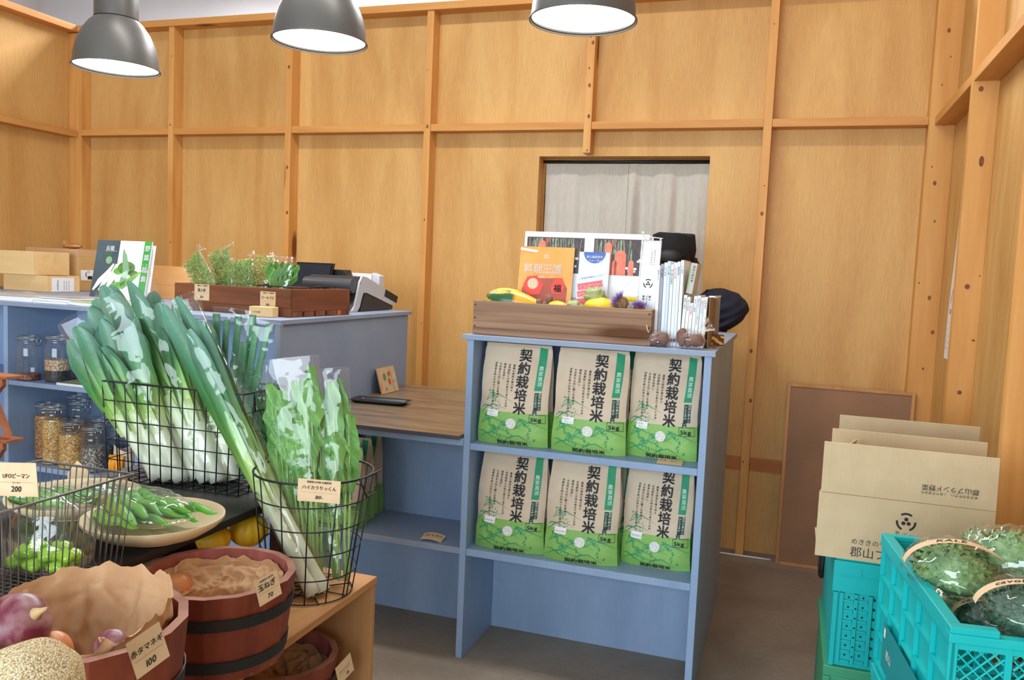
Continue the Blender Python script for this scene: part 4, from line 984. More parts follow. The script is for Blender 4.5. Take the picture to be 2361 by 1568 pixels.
P.text('めききのやさい、こおりやまから', 84*k, 44*k, 16.5*k, 0); P.text('郡山ブランド野菜', 83*k, 12*k, 29*k, 0)
P.text('郡山ブランド野菜', 364*k, Hp+48*k, 16*k, 0, rot=PI); P.text('めききのやさい、こおりやまから', 362*k, Hp+32*k, 8.5*k, 0, rot=PI)
obj('printing', g, INK, t)
c1 = ony(1937, 957, yC); c2 = ony(2261, 985, yC)
t = thing('cardboard_sheet', 'plain folded cardboard standing upright behind the opened box', 'cardboard', (c1.x, yC, zb+.001))
obj('sheet', G().box(0, c2.x-c1.x, 0, .005, 0, c1.z-zb), CB, t, bevel=.001); obj('sheet', G().box(.01, c2.x-c1.x-.01, .0055, .010, 0, c1.z-zb-.02), CB, t)

# ------------------------------------------------------------------ plastic crates
TEAL = mat('teal_plastic', S(0, 170, 172), S(6, 180, 180), scale=4, rough=.42, spec=.4); GREENP = mat('green_plastic', S(44, 140, 100), S(60, 150, 112), scale=5, rough=.5)
DTEAL = mat('teal_dark_plate', S(0, 138, 142), rough=.5)
def crate(name, label, o, ang, W, L, Hc, m, group, lattice=True, pitch=.052):
    """slatted produce crate; o = front left bottom corner, W across, L deep"""
    t = thing(name, label, 'crate', o, ang, group); T = .016
    zr = Hc-.028
    # rim
    g = G()
    def rail(a, b): g.box(*a, *b)
    g.box(-.006, W+.006, -.006, T, zr, Hc-.012); g.box(-.006, W+.006, L-T, L+.006, zr, Hc-.012); g.box(-.006, T, T, L-T, zr, Hc); g.box(W-T, W+.006, T, L-T, zr, Hc)
    for xx in (-.006, W+.006-.075):
        g.box(xx, xx+.075, -.006, T, Hc-.012, Hc); g.box(xx, xx+.075, L-T, L+.006, Hc-.012, Hc)
    obj('rim', g, m, t, bevel=.002)
    # ribbed long sides
    for sx, x0, x1 in ((-1, 0, .004), (1, W-.004, W)):
        g = G(); g.box(x0+.004*(-sx), x1+.004*(-sx), .004, L-.004, .012, zr)
        nx = max(3, int(L/.085)); nz = max(3, int(zr/.055)); xa, xb_ = (-.004, .006) if sx < 0 else (W-.006, W+.004)
        for i in range(nx+1): y = .0+(L-.006)*i/nx; g.box(xa, xb_, y, y+.006, .012, zr)
        for j in range(nz+1):
            z = .012+(zr-.016)*j/nz
            for i in range(nx): y = (L-.006)*i/nx; g.box(xa, xb_, y+.006, (L-.006)*(i+1)/nx, z+(.014 if i % 2 else 0)*(0 < j < nz), z+(.014 if i % 2 else 0)*(0 < j < nz)+.004)
        obj('side_wall', g, m, t)
    # short ends: posts, bars, lattice windows
    for sy, y0 in ((-1, 0), (1, L-.008)):
        g = G()
        for x_ in (0, .085*W/.36, W/2-.04, W/2+.03, W-.095*W/.36, W-.012): g.box(x_, x_+.011, y0, y0+.008, .012, zr)
        for z in (.012, zr*.42, zr*.60, zr-.012): g.box(.011, W-.012, y0+.001, y0+.007, z, z+.010)
        obj('end_wall', g, m, t, bevel=.001)
        g = G(); yy = y0+.004
        for (a, b, c, d) in ((.012, .085*W/.36, zr*.63, zr-.012), (.10*W/.36, W/2-.04, zr*.63, zr-.012), (W/2+.042, W-.10*W/.36, zr*.63, zr-.012), (.012, W/2-.04, .022, zr*.42), (W/2+.042, W-.013, .022, zr*.42)):
            g = G(); st = .020; cnt = int((b-a+d-c)/st)+1
            for k in range(1, cnt):
                for s_ in (1, -1):
                    # line x+s*z = const clipped to the window
                    if s_ == 1: p0 = (a+max(0, k*st-(d-c)), c+min(d-c, k*st)); p1 = (a+min(b-a, k*st), c+max(0, k*st-(b-a)))
                    else: p0 = (b-max(0, k*st-(d-c)), c+min(d-c, k*st)); p1 = (b-min(b-a, k*st), c+max(0, k*st-(b-a)))
                    if abs(p0[0]-p1[0]) > .002: g.tube([(p0[0], yy, p0[1]), (p1[0], yy, p1[1])], .0018, 4)
            obj('lattice', g, m, t)
    obj('floor_plate', G().box(.005, W-.005, .008, L-.008, 0, .010), m, t)
    return t
zr1 = .88; FL = onz(2198, 1442, zr1); BL = onz(2040, 1230, zr1); ang = math.atan2(-(BL.x-FL.x), BL.y-FL.y); L1 = (BL-FL).length; W1 = .345
o1 = Vector((FL.x, FL.y, zr1-.30))
c1_ = crate('produce_crate', 'uppermost bright teal crate in the right corner, full of bagged kale', o1, ang, W1, L1, .30, TEAL, 'teal produce crates')
g = G(); P = Print(plane_fn((-.0065, L1*.55, .0), (0, -1, 0), (0, 0, 1)), g, .0008); P.rect(.0, .085, L1*.55, .10, 0); P.up(); P.text('郡山', -L1*.20, .07, .022, 1); P.rect(-L1*.24, .115, .015, .02, 1)
obj('name_plate', g, [DTEAL, WHITE2], c1_, label='darker teal plate with white lettering')
g = G().box(W1*.62, W1*.98, -.0015, .002, .02, .24); obj('slot_dark', g, BLACK, c1_)  # black sheet standing in for the shade inside the open slot
crate('produce_crate', 'lower bright teal crate, bearing the one full of bagged kale', o1-Vector((0, 0, .3005)), ang, W1, L1, .30, TEAL, 'teal produce crates')
tag(obj('wooden_pallet', G().box(.22, .60, 1.45, 1.97, 0, o1.z-.301), mat('pallet_wood', S(150, 120, 84), rough=.8)), 'low wooden platform under the stack of teal crates in the corner', 'platform')
# second stack: teal crate over green crate
p2 = ony(1909, 1530, 2.36); x2_ = p2.x; z2 = p2.z; zt2 = zb-.0015
def crate2(name, label, loc, W, L, Hc, m, grp):
    t = thing(name, label, 'crate', loc, 0, grp)
    g = G().box(0, W, 0, .004, 0.0, Hc*.999).box(0, W, L-.004, L, 0, Hc*.999).box(0, .004, .004, L-.004, 0, Hc).box(W-.004, W, .004, L-.004, 0, Hc)
    obj('wall_shell', g, m, t)
    obj('floor_plate', G().box(.005, W-.005, .005, L-.005, 0, .006), m, t)
    g = G(); g.box(-.004, W+.004, -.010, .0, Hc*.70, Hc-.004)
    for i in range(1, 6): x_ = W*i/6; g.box(x_-.002, x_+.002, -.0125, -.0101, Hc*.86, Hc-.02)
    g.box(.012, W-.012, -.0125, -.0101, Hc*.85, Hc*.862)
    obj('top_band', g, m, t, bevel=.0015)
    g = G()
    for i in range(3): x_ = .016+.036*i; g.box(x_, x_+.010, -.008, -.0002, .01, Hc*.69)
    g.box(.0, .012, -.008, -.0002, .0, Hc*.69)
    for j in range(7): z = .012+j*(Hc*.66)/7; g.box(.0265, .051, -.006, -.0002, z, z+.006); g.box(.0625, .087, -.006, -.0002, z+.003, z+.009)
    for j in range(4): z = .02+j*(Hc*.62)/4; g.box(.125, W-.02, -.009, -.0002, z, z+.008)
    g.box(.118, .128, -.009, -.0002, .01, Hc*.66); g.box(W-.02, W, -.009, -.0002, 0, Hc*.69)
    obj('ribs', g, m, t, bevel=.001)
    hm = mat('hole_dark', S(10, 40, 44), rough=.9); hole = lambda g_: obj('vent_hole', g_, hm, t)
    for j in range(7):
        z = .032+j*(Hc*.63)/7
        for x_ in (.039, .057, .075, .102): hole(G().tube([(x_, -.0085 if x_ in (.057, .102) else -.0022, z+.003*(x_ > .06)), (x_, -.0002, z+.003*(x_ > .06))], .0026, 8))
    for j in range(4):
        z = .045+j*(Hc*.62)/4; hole(G().box(.160, .170, -.0020, -.0002, z, z+.014)); hole(G().box(.152, .159, -.0020, -.0002, z+.020, z+.028)); hole(G().tube([(.185, -.0022, z+.01), (.185, -.0002, z+.01)], .005, 10))
    return t
Wc = .385
cr2 = crate2('produce_crate', 'bright teal crate under the opened cardboard box', (x2_, 2.362, z2), Wc, .50, zt2-z2, TEAL, 'teal produce crates')
obj('paper_tag', G().box(.128, .158, -.0118, -.0102, .012, .062), WHITE, cr2, label='white paper tag')
t = thing('produce_crate', 'green plastic crate at the bottom of the rear crate stack', 'crate', (x2_-.012, 2.350, 0.0005))
hg = z2-.0015
obj('body', G().box(.006, Wc+.018, .006, .52, 0, hg-.03), GREENP, t, bevel=.004); g = G().box(0, Wc+.024, 0, .526, hg-.0295, hg).box(0, .02, 0, .006, 0, hg-.03).box(.0, Wc+.024, 0, .006, hg*.5, hg*.5+.012)
obj('rim', g, GREENP, t, bevel=.003)
# folded hand truck behind the stack
t = thing('hand_truck', 'folded hand truck with black wheel standing behind the teal crate', 'hand truck', (ony(1922, 1350, 2.93).x-.02, 2.93, 0))
wz = ony(1916, 1300, 2.93).z
obj('frame', G().tube([(.0, 0, .0), (.0, 0, wz+.03)], .012, 12).tube([(.30, 0, 0), (.30, 0, wz+.03)], .012, 12).tube([(0, 0, .2), (.30, 0, .2)], .010, 10), mat('grey_green_metal', S(78, 88, 78), rough=.5), t, smooth=True)
g = G()
def tor(u, v): a = 2*PI*u; b = 2*PI*v; return Vector((-.020+.011*math.sin(b), (.044+.014*math.cos(b))*math.cos(a)+.02, wz+(.044+.014*math.cos(b))*math.sin(a)))
g.grid(tor, 28, 12, wrap=True); obj('tyre', g, BLACK, t, smooth=True)
obj('hub', G().tube([(-.030, .02, wz), (.0, .02, wz)], .032, 20), mat('hub_grey', S(110, 112, 112), rough=.5), t, smooth=True, )

# ------------------------------------------------------------------ bagged kale in the top crate
KALE = mat('kale_green', S(134, 172, 108), S(88, 138, 80), scale=30, rough=.55, randobj=.1); CAVO = mat('dark_kale', S(76, 112, 84), S(50, 84, 62), scale=30, rough=.55)
def curly(g, c, R3, n, s, seed, sc=(1, 1, 1), ruf=.45):
    rn = random.Random(seed); c = Vector(c)
    for k in range(n):
        zz = rn.uniform(-.35, 1); a = rn.uniform(0, 2*PI); rr = math.sqrt(max(0, 1-zz*zz)); nrm = Vector((rr*math.cos(a), rr*math.sin(a), zz))
        p = c+Vector((nrm.x*sc[0], nrm.y*sc[1], nrm.z*sc[2]))*R3*rn.uniform(.80, .98)
        t1 = nrm.orthogonal().normalized(); t2 = nrm.cross(t1); ss = s*rn.uniform(.7, 1.2); ph = rn.uniform(0, 6); m_ = 14
        vs = [p]; 
        for j in (.5, 1.0):
            for q in range(m_):
                b = 2*PI*q/m_; w_ = ruf*ss*j*j*math.sin(b*4+ph)+.25*ss*j*math.sin(b*7+ph*2)*j
                vs.append(p+(t1*math.cos(b)+t2*math.sin(b))*ss*j*.8+nrm*(w_-.2*ss*j))
        fs = [(0, 1+q, 1+(q+1) % m_) for q in range(m_)]+[(1+q, 1+m_+q, 1+m_+(q+1) % m_, 1+(q+1) % m_) for q in range(m_)]
        g.add(vs, fs)
def kale_bag(label, cpx, cpy, z, r, sc, m, word, seed, band=True, rz=0):
    p = onz(cpx, cpy, z); t = thing('kale_bag', label, 'bag of kale', p, rz, 'clear bags of kale in the top teal crate')
    g = G(); g.blob((0, 0, 0), r*.80, .15, seed, 3, 18, 12, sc=sc); curly(g, (0, 0, 0), r*.90, 170, r*.19, seed, sc)
    obj('leaves', g, m, t, smooth=True)
    FB = lambda x, y: (1+.10*noise.noise(Vector((x*3+seed, y*3, seed))))
    g = G().blob((0, 0, 0), r*1.07, .12, seed+5, 4, 40, 26, sc=sc, rough=.035)
    obj('film', g, FILMS, t, smooth=True)
    if band:
        def F(x, y, l):
            a = x/(r*1.1*sc[0]); rr = r*1.13+l
            return Vector((math.sin(a)*rr*sc[0], y-r*.30*sc[1]-.25*math.cos(a)*r*0, math.cos(a)*rr*sc[2]*(1-.10*(y/r)**2)+.002))
        g = G(); bw = r*.20
        g.grid(lambda u, v: F((u-.5)*r*3.1*sc[0], (v-.5)*bw*1.6, 0), 40, 4)
        P = Print(F, g, .0012, step=.01); 
        if word: P.text(word, -.03*len(word)*.33, -.006, .019, 1, slant=.25, off=.015, xs=1.1)
        obj('paper_band', g, [KRAFT, INK], t, smooth=True, label='kraft paper band with handwritten name')
    return t
kale_bag('clear bag of curly green kale with a KALE band, at the left of the crate', 2198, 1312, .895, .086, (.95, 1.05, .62), KALE, 'KALE', 1)
kale_bag('clear bag of curly green kale without band, rear right corner of the crate', 2338, 1290, .905, .090, (.9, 1.0, .68), KALE, '', 2, band=False)
kale_bag('clear bag of green kale squeezed low between two others at the crate rear', 2258, 1272, .86, .07, (.6, 1.0, .8), KALE, '', 3, band=False)
kale_bag('clear bag of dark kale with a banded front, lying at the right', 2366, 1408, .885, .080, (.95, .95, .62), CAVO, 'cavolo', 4)
kale_bag('clear bag of green kale under the KALE banded bag', 2214, 1400, .80, .070, (1.0, .9, .6), KALE, '', 5, band=False)
kale_bag('clear bag of dark kale pressed against the front lattice', 2285, 1436, .82, .064, (1.0, .75, .66), CAVO, 'cavolo', 6)

# ------------------------------------------------------------------ left counter: dark crate with herb bags
ZT2 = 1.2045
DARKW = wood('stained_wood', S(150, 88, 54), S(84, 48, 32), axis=0, rings=11, knotcol=S(196, 112, 60), rough=.55, kscale=1.1, band=(.25, .75))
DARKWY = wood('stained_wood_y', S(146, 84, 52), S(84, 48, 32), axis=1, rings=11, knotcol=S(196, 112, 60), rough=.55, kscale=1.1, band=(.25, .75))
RAWE = mat('raw_edge', S(196, 140, 96), rough=.7)
FR = Vector((-1.885, 2.862, ZT2)); FLc = Vector((-2.497, 2.925, ZT2)); ux = (FR-FLc).normalized(); aC = math.atan2(ux.y, ux.x); WC = (FR-FLc).length; DC = .40; HC = .112
t = thing('wooden_crate', 'dark stained wooden crate of bagged herbs on the left counter', 'crate', FLc, aC); crateL = t
obj('front_board', G().box(0, WC, 0, .014, .036, HC), DARKW, t, bevel=.0015); obj('front_board', G().box(0, WC, 0, .014, .0005, .0355), DARKW, t, bevel=.0015)
obj('rear_board', G().box(0, WC, DC-.014, DC, .0005, HC), DARKW, t, bevel=.0015)
for a, b in ((0, .014), (WC-.014, WC)): obj('end_board', G().box(a, b, .0145, DC-.0145, .022, HC), DARKWY, t, bevel=.0015)
for k in range(5): obj('bottom_slat', G().box(.001, WC+.003, .015+k*.075, .075+k*.075, .0005, .0215), DARKW, t, bevel=.001)
inC = lambda x, y, z=.023: Vector((FLc.x+math.cos(aC)*x-math.sin(aC)*y, FLc.y+math.sin(aC)*x+math.cos(aC)*y, ZT2+z))
card('price_card', 'kraft price card reading 120 on the left part of the dark crate', inC(.155, -.0016, .045), (0, 0, aC), .082, .066, [('葉人参', 0, .05, .22, 0), ('120-', 0, -.36, .2, .2), ('農園だより 有機栽培', .05, .38, .09, 0)], 'cards on the dark crate')
card('price_card', 'kraft price card reading 130 at the right end of the dark crate front', inC(.505, -.0016, .032), (0, 0, aC), .078, .066, [('コールラビ', 0, .05, .21, 0), ('130-', 0, -.36, .2, .2), ('農園だより 有機栽培', .05, .38, .09, 0)], 'cards on the dark crate')
LW = wood('light_wood', S(240, 206, 150), S(226, 188, 130), axis=0, knots=False, rough=.55)
bl = onz(616, 727, ZT2); t = thing('wooden_block', 'small light wooden block with burnt lettering before the dark crate', 'block', (bl.x+.045, 2.800, ZT2), .06)
obj('block', G().box(-.052, .052, 0, .045, 0.0003, .040), LW, t, bevel=.002)
g = G(); Print(plane_fn((0, -.0006, .02), (1, 0, 0), (0, 0, 1)), g).text('八木の農園', -.040, -.004, .008, 0); obj('burnt_lettering', g, mat('burnt', S(120, 70, 40), rough=.8), t)

HERB = mat('herb_green', S(132, 172, 84), S(100, 150, 78), scale=9, rough=.6); HERBY = mat('herb_yellow', S(170, 172, 84), S(140, 152, 70), scale=9, rough=.6)
LEAF = mat('leaf_green', S(84, 142, 66), S(116, 170, 84), scale=14, rough=.45, bump=.4, bscale=40); LEAFD = mat('leaf_dark', S(52, 98, 52), S(76, 124, 64), scale=14, rough=.45, bump=.4, bscale=40)
STEM = mat('stem_green', S(150, 190, 100), S(176, 208, 130), scale=10, rough=.4)
def sleeve_film(g, P0, P1, w0, w1, d0, d1, side, seed, nu=36, nv=40, crk=.006, shape=None, open_top=True):
    """flattened clear sleeve between two points, widest along 'side'"""
    P0, P1 = Vector(P0), Vector(P1); ax = (P1-P0).normalized(); s1 = Vector(side); s1 = (s1-ax*s1.dot(ax)).normalized(); s2 = ax.cross(s1)
    def fn(u, v):
        a = 2*PI*u; f = (shape(v) if shape else v); w_ = w0+(w1-w0)*f; d = (d0+(d1-d0)*v)
        if v < .04: w_ *= .75+6*v; d *= .2+20*v
        c, s_ = math.cos(a), math.sin(a)
        e = math.copysign(abs(c)**.7, c); h = s_*abs(s_)**.2
        p = P0+(P1-P0)*v+s1*e*w_/2+s2*h*d/2
        xx = s1.dot(p-P0); q = Vector((xx*26+seed, v*7+xx*6, (1 if s_ > 0 else -1)*4.0)); k = noise.noise(q)+.5*noise.noise(q*2.3)
        r_ = (1-abs(noise.noise(Vector((xx*60+v*5, v*11+seed, seed+(3 if s_ > 0 else 0)))))*2.2)**3*.5
        return p+(s2*(s_ if abs(s_) > .2 else .2)+s1*c*.4)*crk*(k+1.6*r_)
    g.grid(fn, nu, nv, wrap=True)
    if open_top: g.tube([fn(k/nu, 1) for k in range(nu)], .0007, 4, closed=True)
    return g
def herb_bag(label, base, top, w_, seed, m, kind='herb'):
    base, top = Vector(base), Vector(top); t = thing('herb_bag', label, 'bag of herbs', base, 0, 'clear bags of feathery herbs in the dark crate' if kind == 'herb' else None)
    ax = (top-base); L = ax.length; axn = ax.normalized(); s1 = axn.cross(Vector((0, 1, .0))).normalized(); s2 = axn.cross(s1); rn = random.Random(seed)
    g = G(); gs = G()
    if kind == 'herb':
        for k in range(9): x_ = rn.uniform(-.3, .3); gs.tube([s1*x_*w_*.3, axn*L*.45+s1*x_*w_+s2*rn.uniform(-.01, .01)], .0016, 5)
        for k in range(1500):
            v = rn.uniform(.16, .97); a = s1*w_*rn.uniform(-.44, .44)*(.55+.45*math.sin(min(1, v*1.5)*PI/2)); c = axn*L*v+a+s2*rn.uniform(-.016, .016)
            d = (axn*rn.uniform(-.3, 1)+s1*rn.uniform(-1, 1)+s2*rn.uniform(-.6, .6)).normalized(); l = rn.uniform(.010, .022); m1 = c+d*l*.5+s1*rn.uniform(-.004, .004)
            s3 = d.orthogonal().normalized()*.0012; g.add([c-s3, c+s3, m1+s3, m1-s3, c+d*l], [(0, 1, 2, 3), (3, 2, 4)])
    else:
        for k in range(5):
            x_ = (k-2)*.012; gs.tube([s1*x_*.4, axn*L*.40+s1*x_], .0028, 6)
            bo = axn*L*.38+s1*x_; dirn = (axn+s1*(k-2)*.18).normalized(); wl = .030; nl = dirn.cross(s1).normalized()
            g.grid(lambda u, v, bo=bo, dirn=dirn, nl=nl, wl=wl, k=k: bo+dirn*L*.52*v+s1*(u-.5)*2*wl*math.sin(PI*min(1, v*.92+.05))**.7+nl*(.008*math.sin(u*9+v*12+k)+.004*(k-2)), 8, 14)
    obj('leaves', g, m, t); obj('stems', gs, STEM, t, smooth=True)
    g = G(); sleeve_film(g, -axn*.002, axn*L*1.0, w_*.55, w_*1.06, .034, .02, s1, seed, 30, 26, crk=.004, shape=lambda v: min(1, v*1.8))
    e = axn*L+s1*(-w_*.5 if seed % 2 else w_*.5); tuft(g, e, (axn*.4+s1*(-1 if seed % 2 else 1)), .022, .016, seed)
    obj('film', g, FILMS, t, smooth=True)
Yh = 3.05
def hb(label, bx_, tx, ty, yb, w_, seed, m=HERB, kind='herb'):
    b = ony(bx_, 700, yb); b = Vector((b.x, b.y, ZT2+.024)); herb_bag(label, b, ony(tx, ty, yb+.03), w_, seed, m, kind)
hb('bag of feathery green herbs leaning far left in the dark crate', 500, 440, 595, 3.00, .105, 1)
hb('tallest bag of feathery herbs, second from the left in the dark crate', 535, 503, 578, 3.07, .115, 3)
hb('bag of feathery herbs with yellowing tips, middle of the dark crate', 566, 562, 600, 3.08, .098, 4, HERB)
hb('bag of yellow green feathery herbs, right of the middle in the dark crate', 597, 612, 590, 3.10, .108, 6, HERBY)
hb('bag of broad smooth leaves leaning right in the small black wire basket', 640, 655, 592, 3.06, .10, 8, LEAF, 'leaf')
# small wire basket inside the dark crate
WIRE = mat('black_wire', S(34, 36, 42), rough=.45, metal=.3); WIREG = mat('grey_wire', S(108, 102, 98), S(92, 86, 82), scale=40, rough=.5, metal=.35)
def grid_basket(name, label, o, ang, W, D, Hh, m, nx, ny, nz, r=.0016, rr=.0026, taper=.92, group=None, hooks=False):
    t = thing(name, label, 'wire basket', o, ang, group)
    def cor(z): k = taper+(1-taper)*z/Hh; dx, dy = W*(1-k)/2, D*(1-k)/2; return [(dx, dy), (W-dx, dy), (W-dx, D-dy), (dx, D-dy)]
    lerp = lambda a, b, q: (a[0]+(b[0]-a[0])*q, a[1]+(b[1]-a[1])*q)
    top, bot = cor(Hh), cor(0)
    obj('rim', G().tube([(x, y, Hh) for x, y in top], rr, 8, closed=True), m, t, smooth=True)
    g = G()
    for i in range(4):
        n_ = nx if i % 2 == 0 else ny
        for k in range(n_):
            q = k/n_; a = lerp(bot[i], bot[(i+1) % 4], q); b = lerp(top[i], top[(i+1) % 4], q); g.tube([(a[0], a[1], .002), (b[0], b[1], Hh)], r, 6)
    for j in range(nz):
        z = Hh*j/nz+.002; g.tube([(x, y, z) for x, y in cor(z)], r, 6, closed=True)
    obj('side_wires', g, m, t, smooth=True)
    g = G()
    for k in range(1, nx): q = k/nx; a = lerp(bot[0], bot[1], q); b = lerp(bot[3], bot[2], q); g.tube([(a[0], a[1], .002), (b[0], b[1], .002)], r, 6)
    for k in range(1, max(2, ny)): q = k/ny; a = lerp(bot[0], bot[3], q); b = lerp(bot[1], bot[2], q); g.tube([(a[0], a[1], .0035), (b[0], b[1], .0035)], r, 6)
    obj('bottom_wires', g, m, t, smooth=True)
    if hooks:
        for s_ in (0, 1):
            x0 = top[0][0] if s_ == 0 else top[1][0]; ym = D/2; e = -1 if s_ == 0 else 1
            obj('handle', G().tube([(x0, ym-.05, Hh), (x0+e*.004, ym-.05, Hh-.05), (x0+e*.004, ym+.05, Hh-.05), (x0, ym+.05, Hh), (x0+e*.03, ym+.04, Hh+.004), (x0+e*.03, ym-.04, Hh+.004)], rr*.8, 8, closed=True), m, t, smooth=True)
    return t
grid_basket('wire_basket', 'small black wire basket sunk inside the dark stained crate', inC(.36, .10, .0235), aC, .22, .24, .094, WIRE, 6, 6, 2, hooks=True)

# ------------------------------------------------------------------ left counter: cash register, screen, boxes
XRG = -1.935
prof_px = [(785, 716), (789, 721), (800, 722), (812, 716), (820, 700), (828, 668), (834, 640), (840, 633), (848, 637), (880, 656), (915, 683), (910, 712), (800, 722)]
Rg = lambda x, y: onx(x, y, XRG)
t = thing('cash_register', 'grey and black sloping cash register at the right end of the left counter', 'cash register', (XRG, 3.60, ZT2))
oR = Vector(t.location)
shell = [Rg(x, y)-oR for x, y in ((800, 720), (812, 717), (818, 706), (822, 690), (830, 650), (836, 637), (846, 639), (917, 684), (913, 700), (906, 705), (845, 675), (838, 676), (834, 690), (830, 708), (824, 719), (812, 723), (798, 723), (790, 718), (788, 705), (791, 704), (794, 717))]
zmin = 0.0006
cl = lambda p, x=0: Vector((x, p.y, max(p.z, zmin)))
shl = obj('side_shell', G().prism([cl(p) for p in shell], (-.010, 0, 0)), mat('register_silver', S(196, 200, 208), rough=.35, metal=.2), t, bevel=.001)
dk = [Rg(x, y)-oR for x, y in ((796, 712), (812, 716), (823, 690), (832, 640), (842, 638), (912, 686), (908, 712), (796, 722))]
obj('body', G().prism([cl(p, -.0105) for p in dk], (-.27, 0, 0)), mat('register_black', S(44, 40, 40), rough=.5), t, bevel=.002)
wd = [Rg(x, y)-oR for x, y in ((841, 676), (905, 706), (904, 713), (830, 720))]
obj('side_inset', G().prism([cl(p, .0008) for p in wd], (-.0100, 0, 0)), mat('register_black', S(44, 40, 40)), t)
obj('roller_cover', G().tube([(-.0125, (Rg(826, 650)-oR).y-.02, (Rg(834, 645)-oR).z-.03), (-.27, (Rg(826, 650)-oR).y-.02, (Rg(834, 645)-oR).z-.03)], .034, 28), mat('register_cover', S(70, 72, 78), rough=.35), t, smooth=True, angle=40)
c_ = Rg(831, 652)-oR; obj('hinge_screw', G().tube([(.0001, c_.y, c_.z), (.002, c_.y, c_.z)], .006, 16), mat('chrome', S(200, 200, 205), rough=.2, metal=1), shl, smooth=True, angle=40, label='small round chrome screw')
kq = [Rg(x, y)-oR for x, y in ((889, 667), (917, 684), (914, 699), (886, 683))]
obj('key_block', G().prism([cl(p, .0012) for p in kq], (-.0008, 0, 0)), BLACK, t)
a = ony(790, 628, 3.75); b = ony(865, 628, 3.75); c3 = ony(790, 660, 3.75)
rl = Vector((a.x-.03, 3.765, ZT2+.07))-Vector(t.location)
obj('receipt_case', G().box(0, b.x-a.x, 0, .07, 0, a.z-ZT2-.071), WHITE2, t, bevel=.004, loc=rl, label='white receipt printer case'); obj('lid', G().obox((b.x-a.x+.001, .01, a.z-ZT2-.125), (.04, 0, -.015), (0, .05, 0), (0, 0, .06)), mat('printer_grey', S(206, 208, 220), rough=.4), t, bevel=.002, loc=rl)
a = ony(690, 604, 3.60); b = ony(752, 605, 3.60); c3 = ony(752, 636, 3.60)
t = thing('screen', 'glossy black tilted screen behind the dark crate', 'screen', (a.x-.06, 3.62, ZT2), rot=(0, 0, 0))
obj('panel', G().obox((0, 0, .07), (b.x-a.x+.06, 0, 0), (0, .02, 0), (0, .05, a.z-ZT2-.07)), BLACKG, t, bevel=.003); obj('stand', G().box(.05, .12, .02, .10, 0, .11).box(.02, .16, 0, .14, 0, .008), BLACK, t, bevel=.003)
g = G(); g.obox((.006, -.0012, .078), (b.x-a.x+.046, 0, 0), (0, .001, 0), (0, .045, a.z-ZT2-.085)); obj('display', g, mat('screen_glass', S(14, 20, 30), rough=.05, spec=1), t)
a = ony(741, 620, 3.66); b = ony(786, 622, 3.66)
t = thing('black_device', 'black box shaped device between the screen and the cash register', 'device', (a.x, 3.70, ZT2))
obj('case', G().prism([(0, 0, .0), (b.x-a.x+.012, 0, 0), (b.x-a.x+.012, 0, a.z-ZT2-.03), (b.x-a.x, 0, a.z-ZT2), (0, 0, a.z-ZT2)], (0, .06, 0)), mat('device_black', S(38, 38, 44), rough=.4), t, bevel=.003)
# wooden boxes and cardboard
def at_top(px, y): p = ony(px, 650, y); return p.x
def wbox(name, label, cat, px0, px1, ytop, Y, z0, D, m, g2=None):
    x0, x1 = ony(px0, ytop, Y).x, ony(px1, ytop, Y).x; zt_ = ony((px0+px1)/2, ytop, Y).z
    t = thing(name, label, cat, (x0, Y, z0)); Wd, H_ = x1-x0, zt_-z0; T = .008
    obj('front_board', G().box(0, Wd*.62, 0, T, 0, H_).box(Wd*.6205, Wd, 0, T, 0, H_), m, t, bevel=.001); obj('rear_board', G().box(0, Wd, D-T, D, 0, H_), m, t)
    for a, b in ((0, T), (Wd-T, Wd)): obj('side_board', G().box(a, b, T+.0003, D-T-.0003, 0, H_), m, t)
    obj('bottom_board', G().box(T, Wd-T, T+.0003, D-T-.0003, 0, .005), m, t)
    return t, Wd, H_
t, Wd, H1 = wbox('wooden_box', 'light wooden box with white paper label, lower of the two at the left', 'box', 8, 108, 633, 3.50, ZT2+.0005, .22, LW)
g = G(); P = Print(plane_fn((Wd+.0006, .105, H1*.45), (0, 1, 0), (0, 0, 1)), g); P.rect(0, 0, .15, H1*.86, 0); P.up()
P.text('OUTBACK', -.030, -.030, .014, 1, rot=PI/2, off=.02, xs=.8)
for k in range(3): P.text('農産物直送 福島県', .010+.016*k, -.032, .0065, 1, rot=PI/2)
obj('label_sheet', g, [WHITE, INKG], t)
t, Wd, H2 = wbox('wooden_box', 'plain light wooden box, upper of the two stacked at the left', 'box', -40, 76, 577, 3.48, ZT2+H1+.0015, .24, LW)
x0, x1 = ony(60, 575, 3.78).x, ony(181, 575, 3.78).x; zt_ = ony(150, 574, 3.80).z
t = thing('cardboard_box', 'brown cardboard box with barcode label behind the wooden boxes', 'cardboard box', (x0, 3.78, ZT2+.0005)); H_ = zt_-ZT2
obj('body', G().box(0, x1-x0, 0, .16, 0, H_), mat('cardboard_tan', S(206, 168, 110), S(196, 158, 102), scale=10, rough=.85), t, bevel=.002)
g = G().box(-.001, x1-x0+.001, -.0012, .16, H_-.04, H_+.001); obj('tape', g, mat('brown_tape', S(206, 166, 124), rough=.35), t)
g = G(); P = Print(plane_fn((x1-x0+.0008, .065, H_*.38), (0, 1, 0), (0, 0, 1)), g); P.rect(0, 0, .10, .060, 0); P.up(); P.rect(.016, -.014, .034, .020, 1); P.rect(-.012, .004, .006, .026, 1)
for k in range(3): P.rect(.006, .014+.005*k, .02, .0015, 1)
obj('barcode_label', g, [WHITE, INK], t)
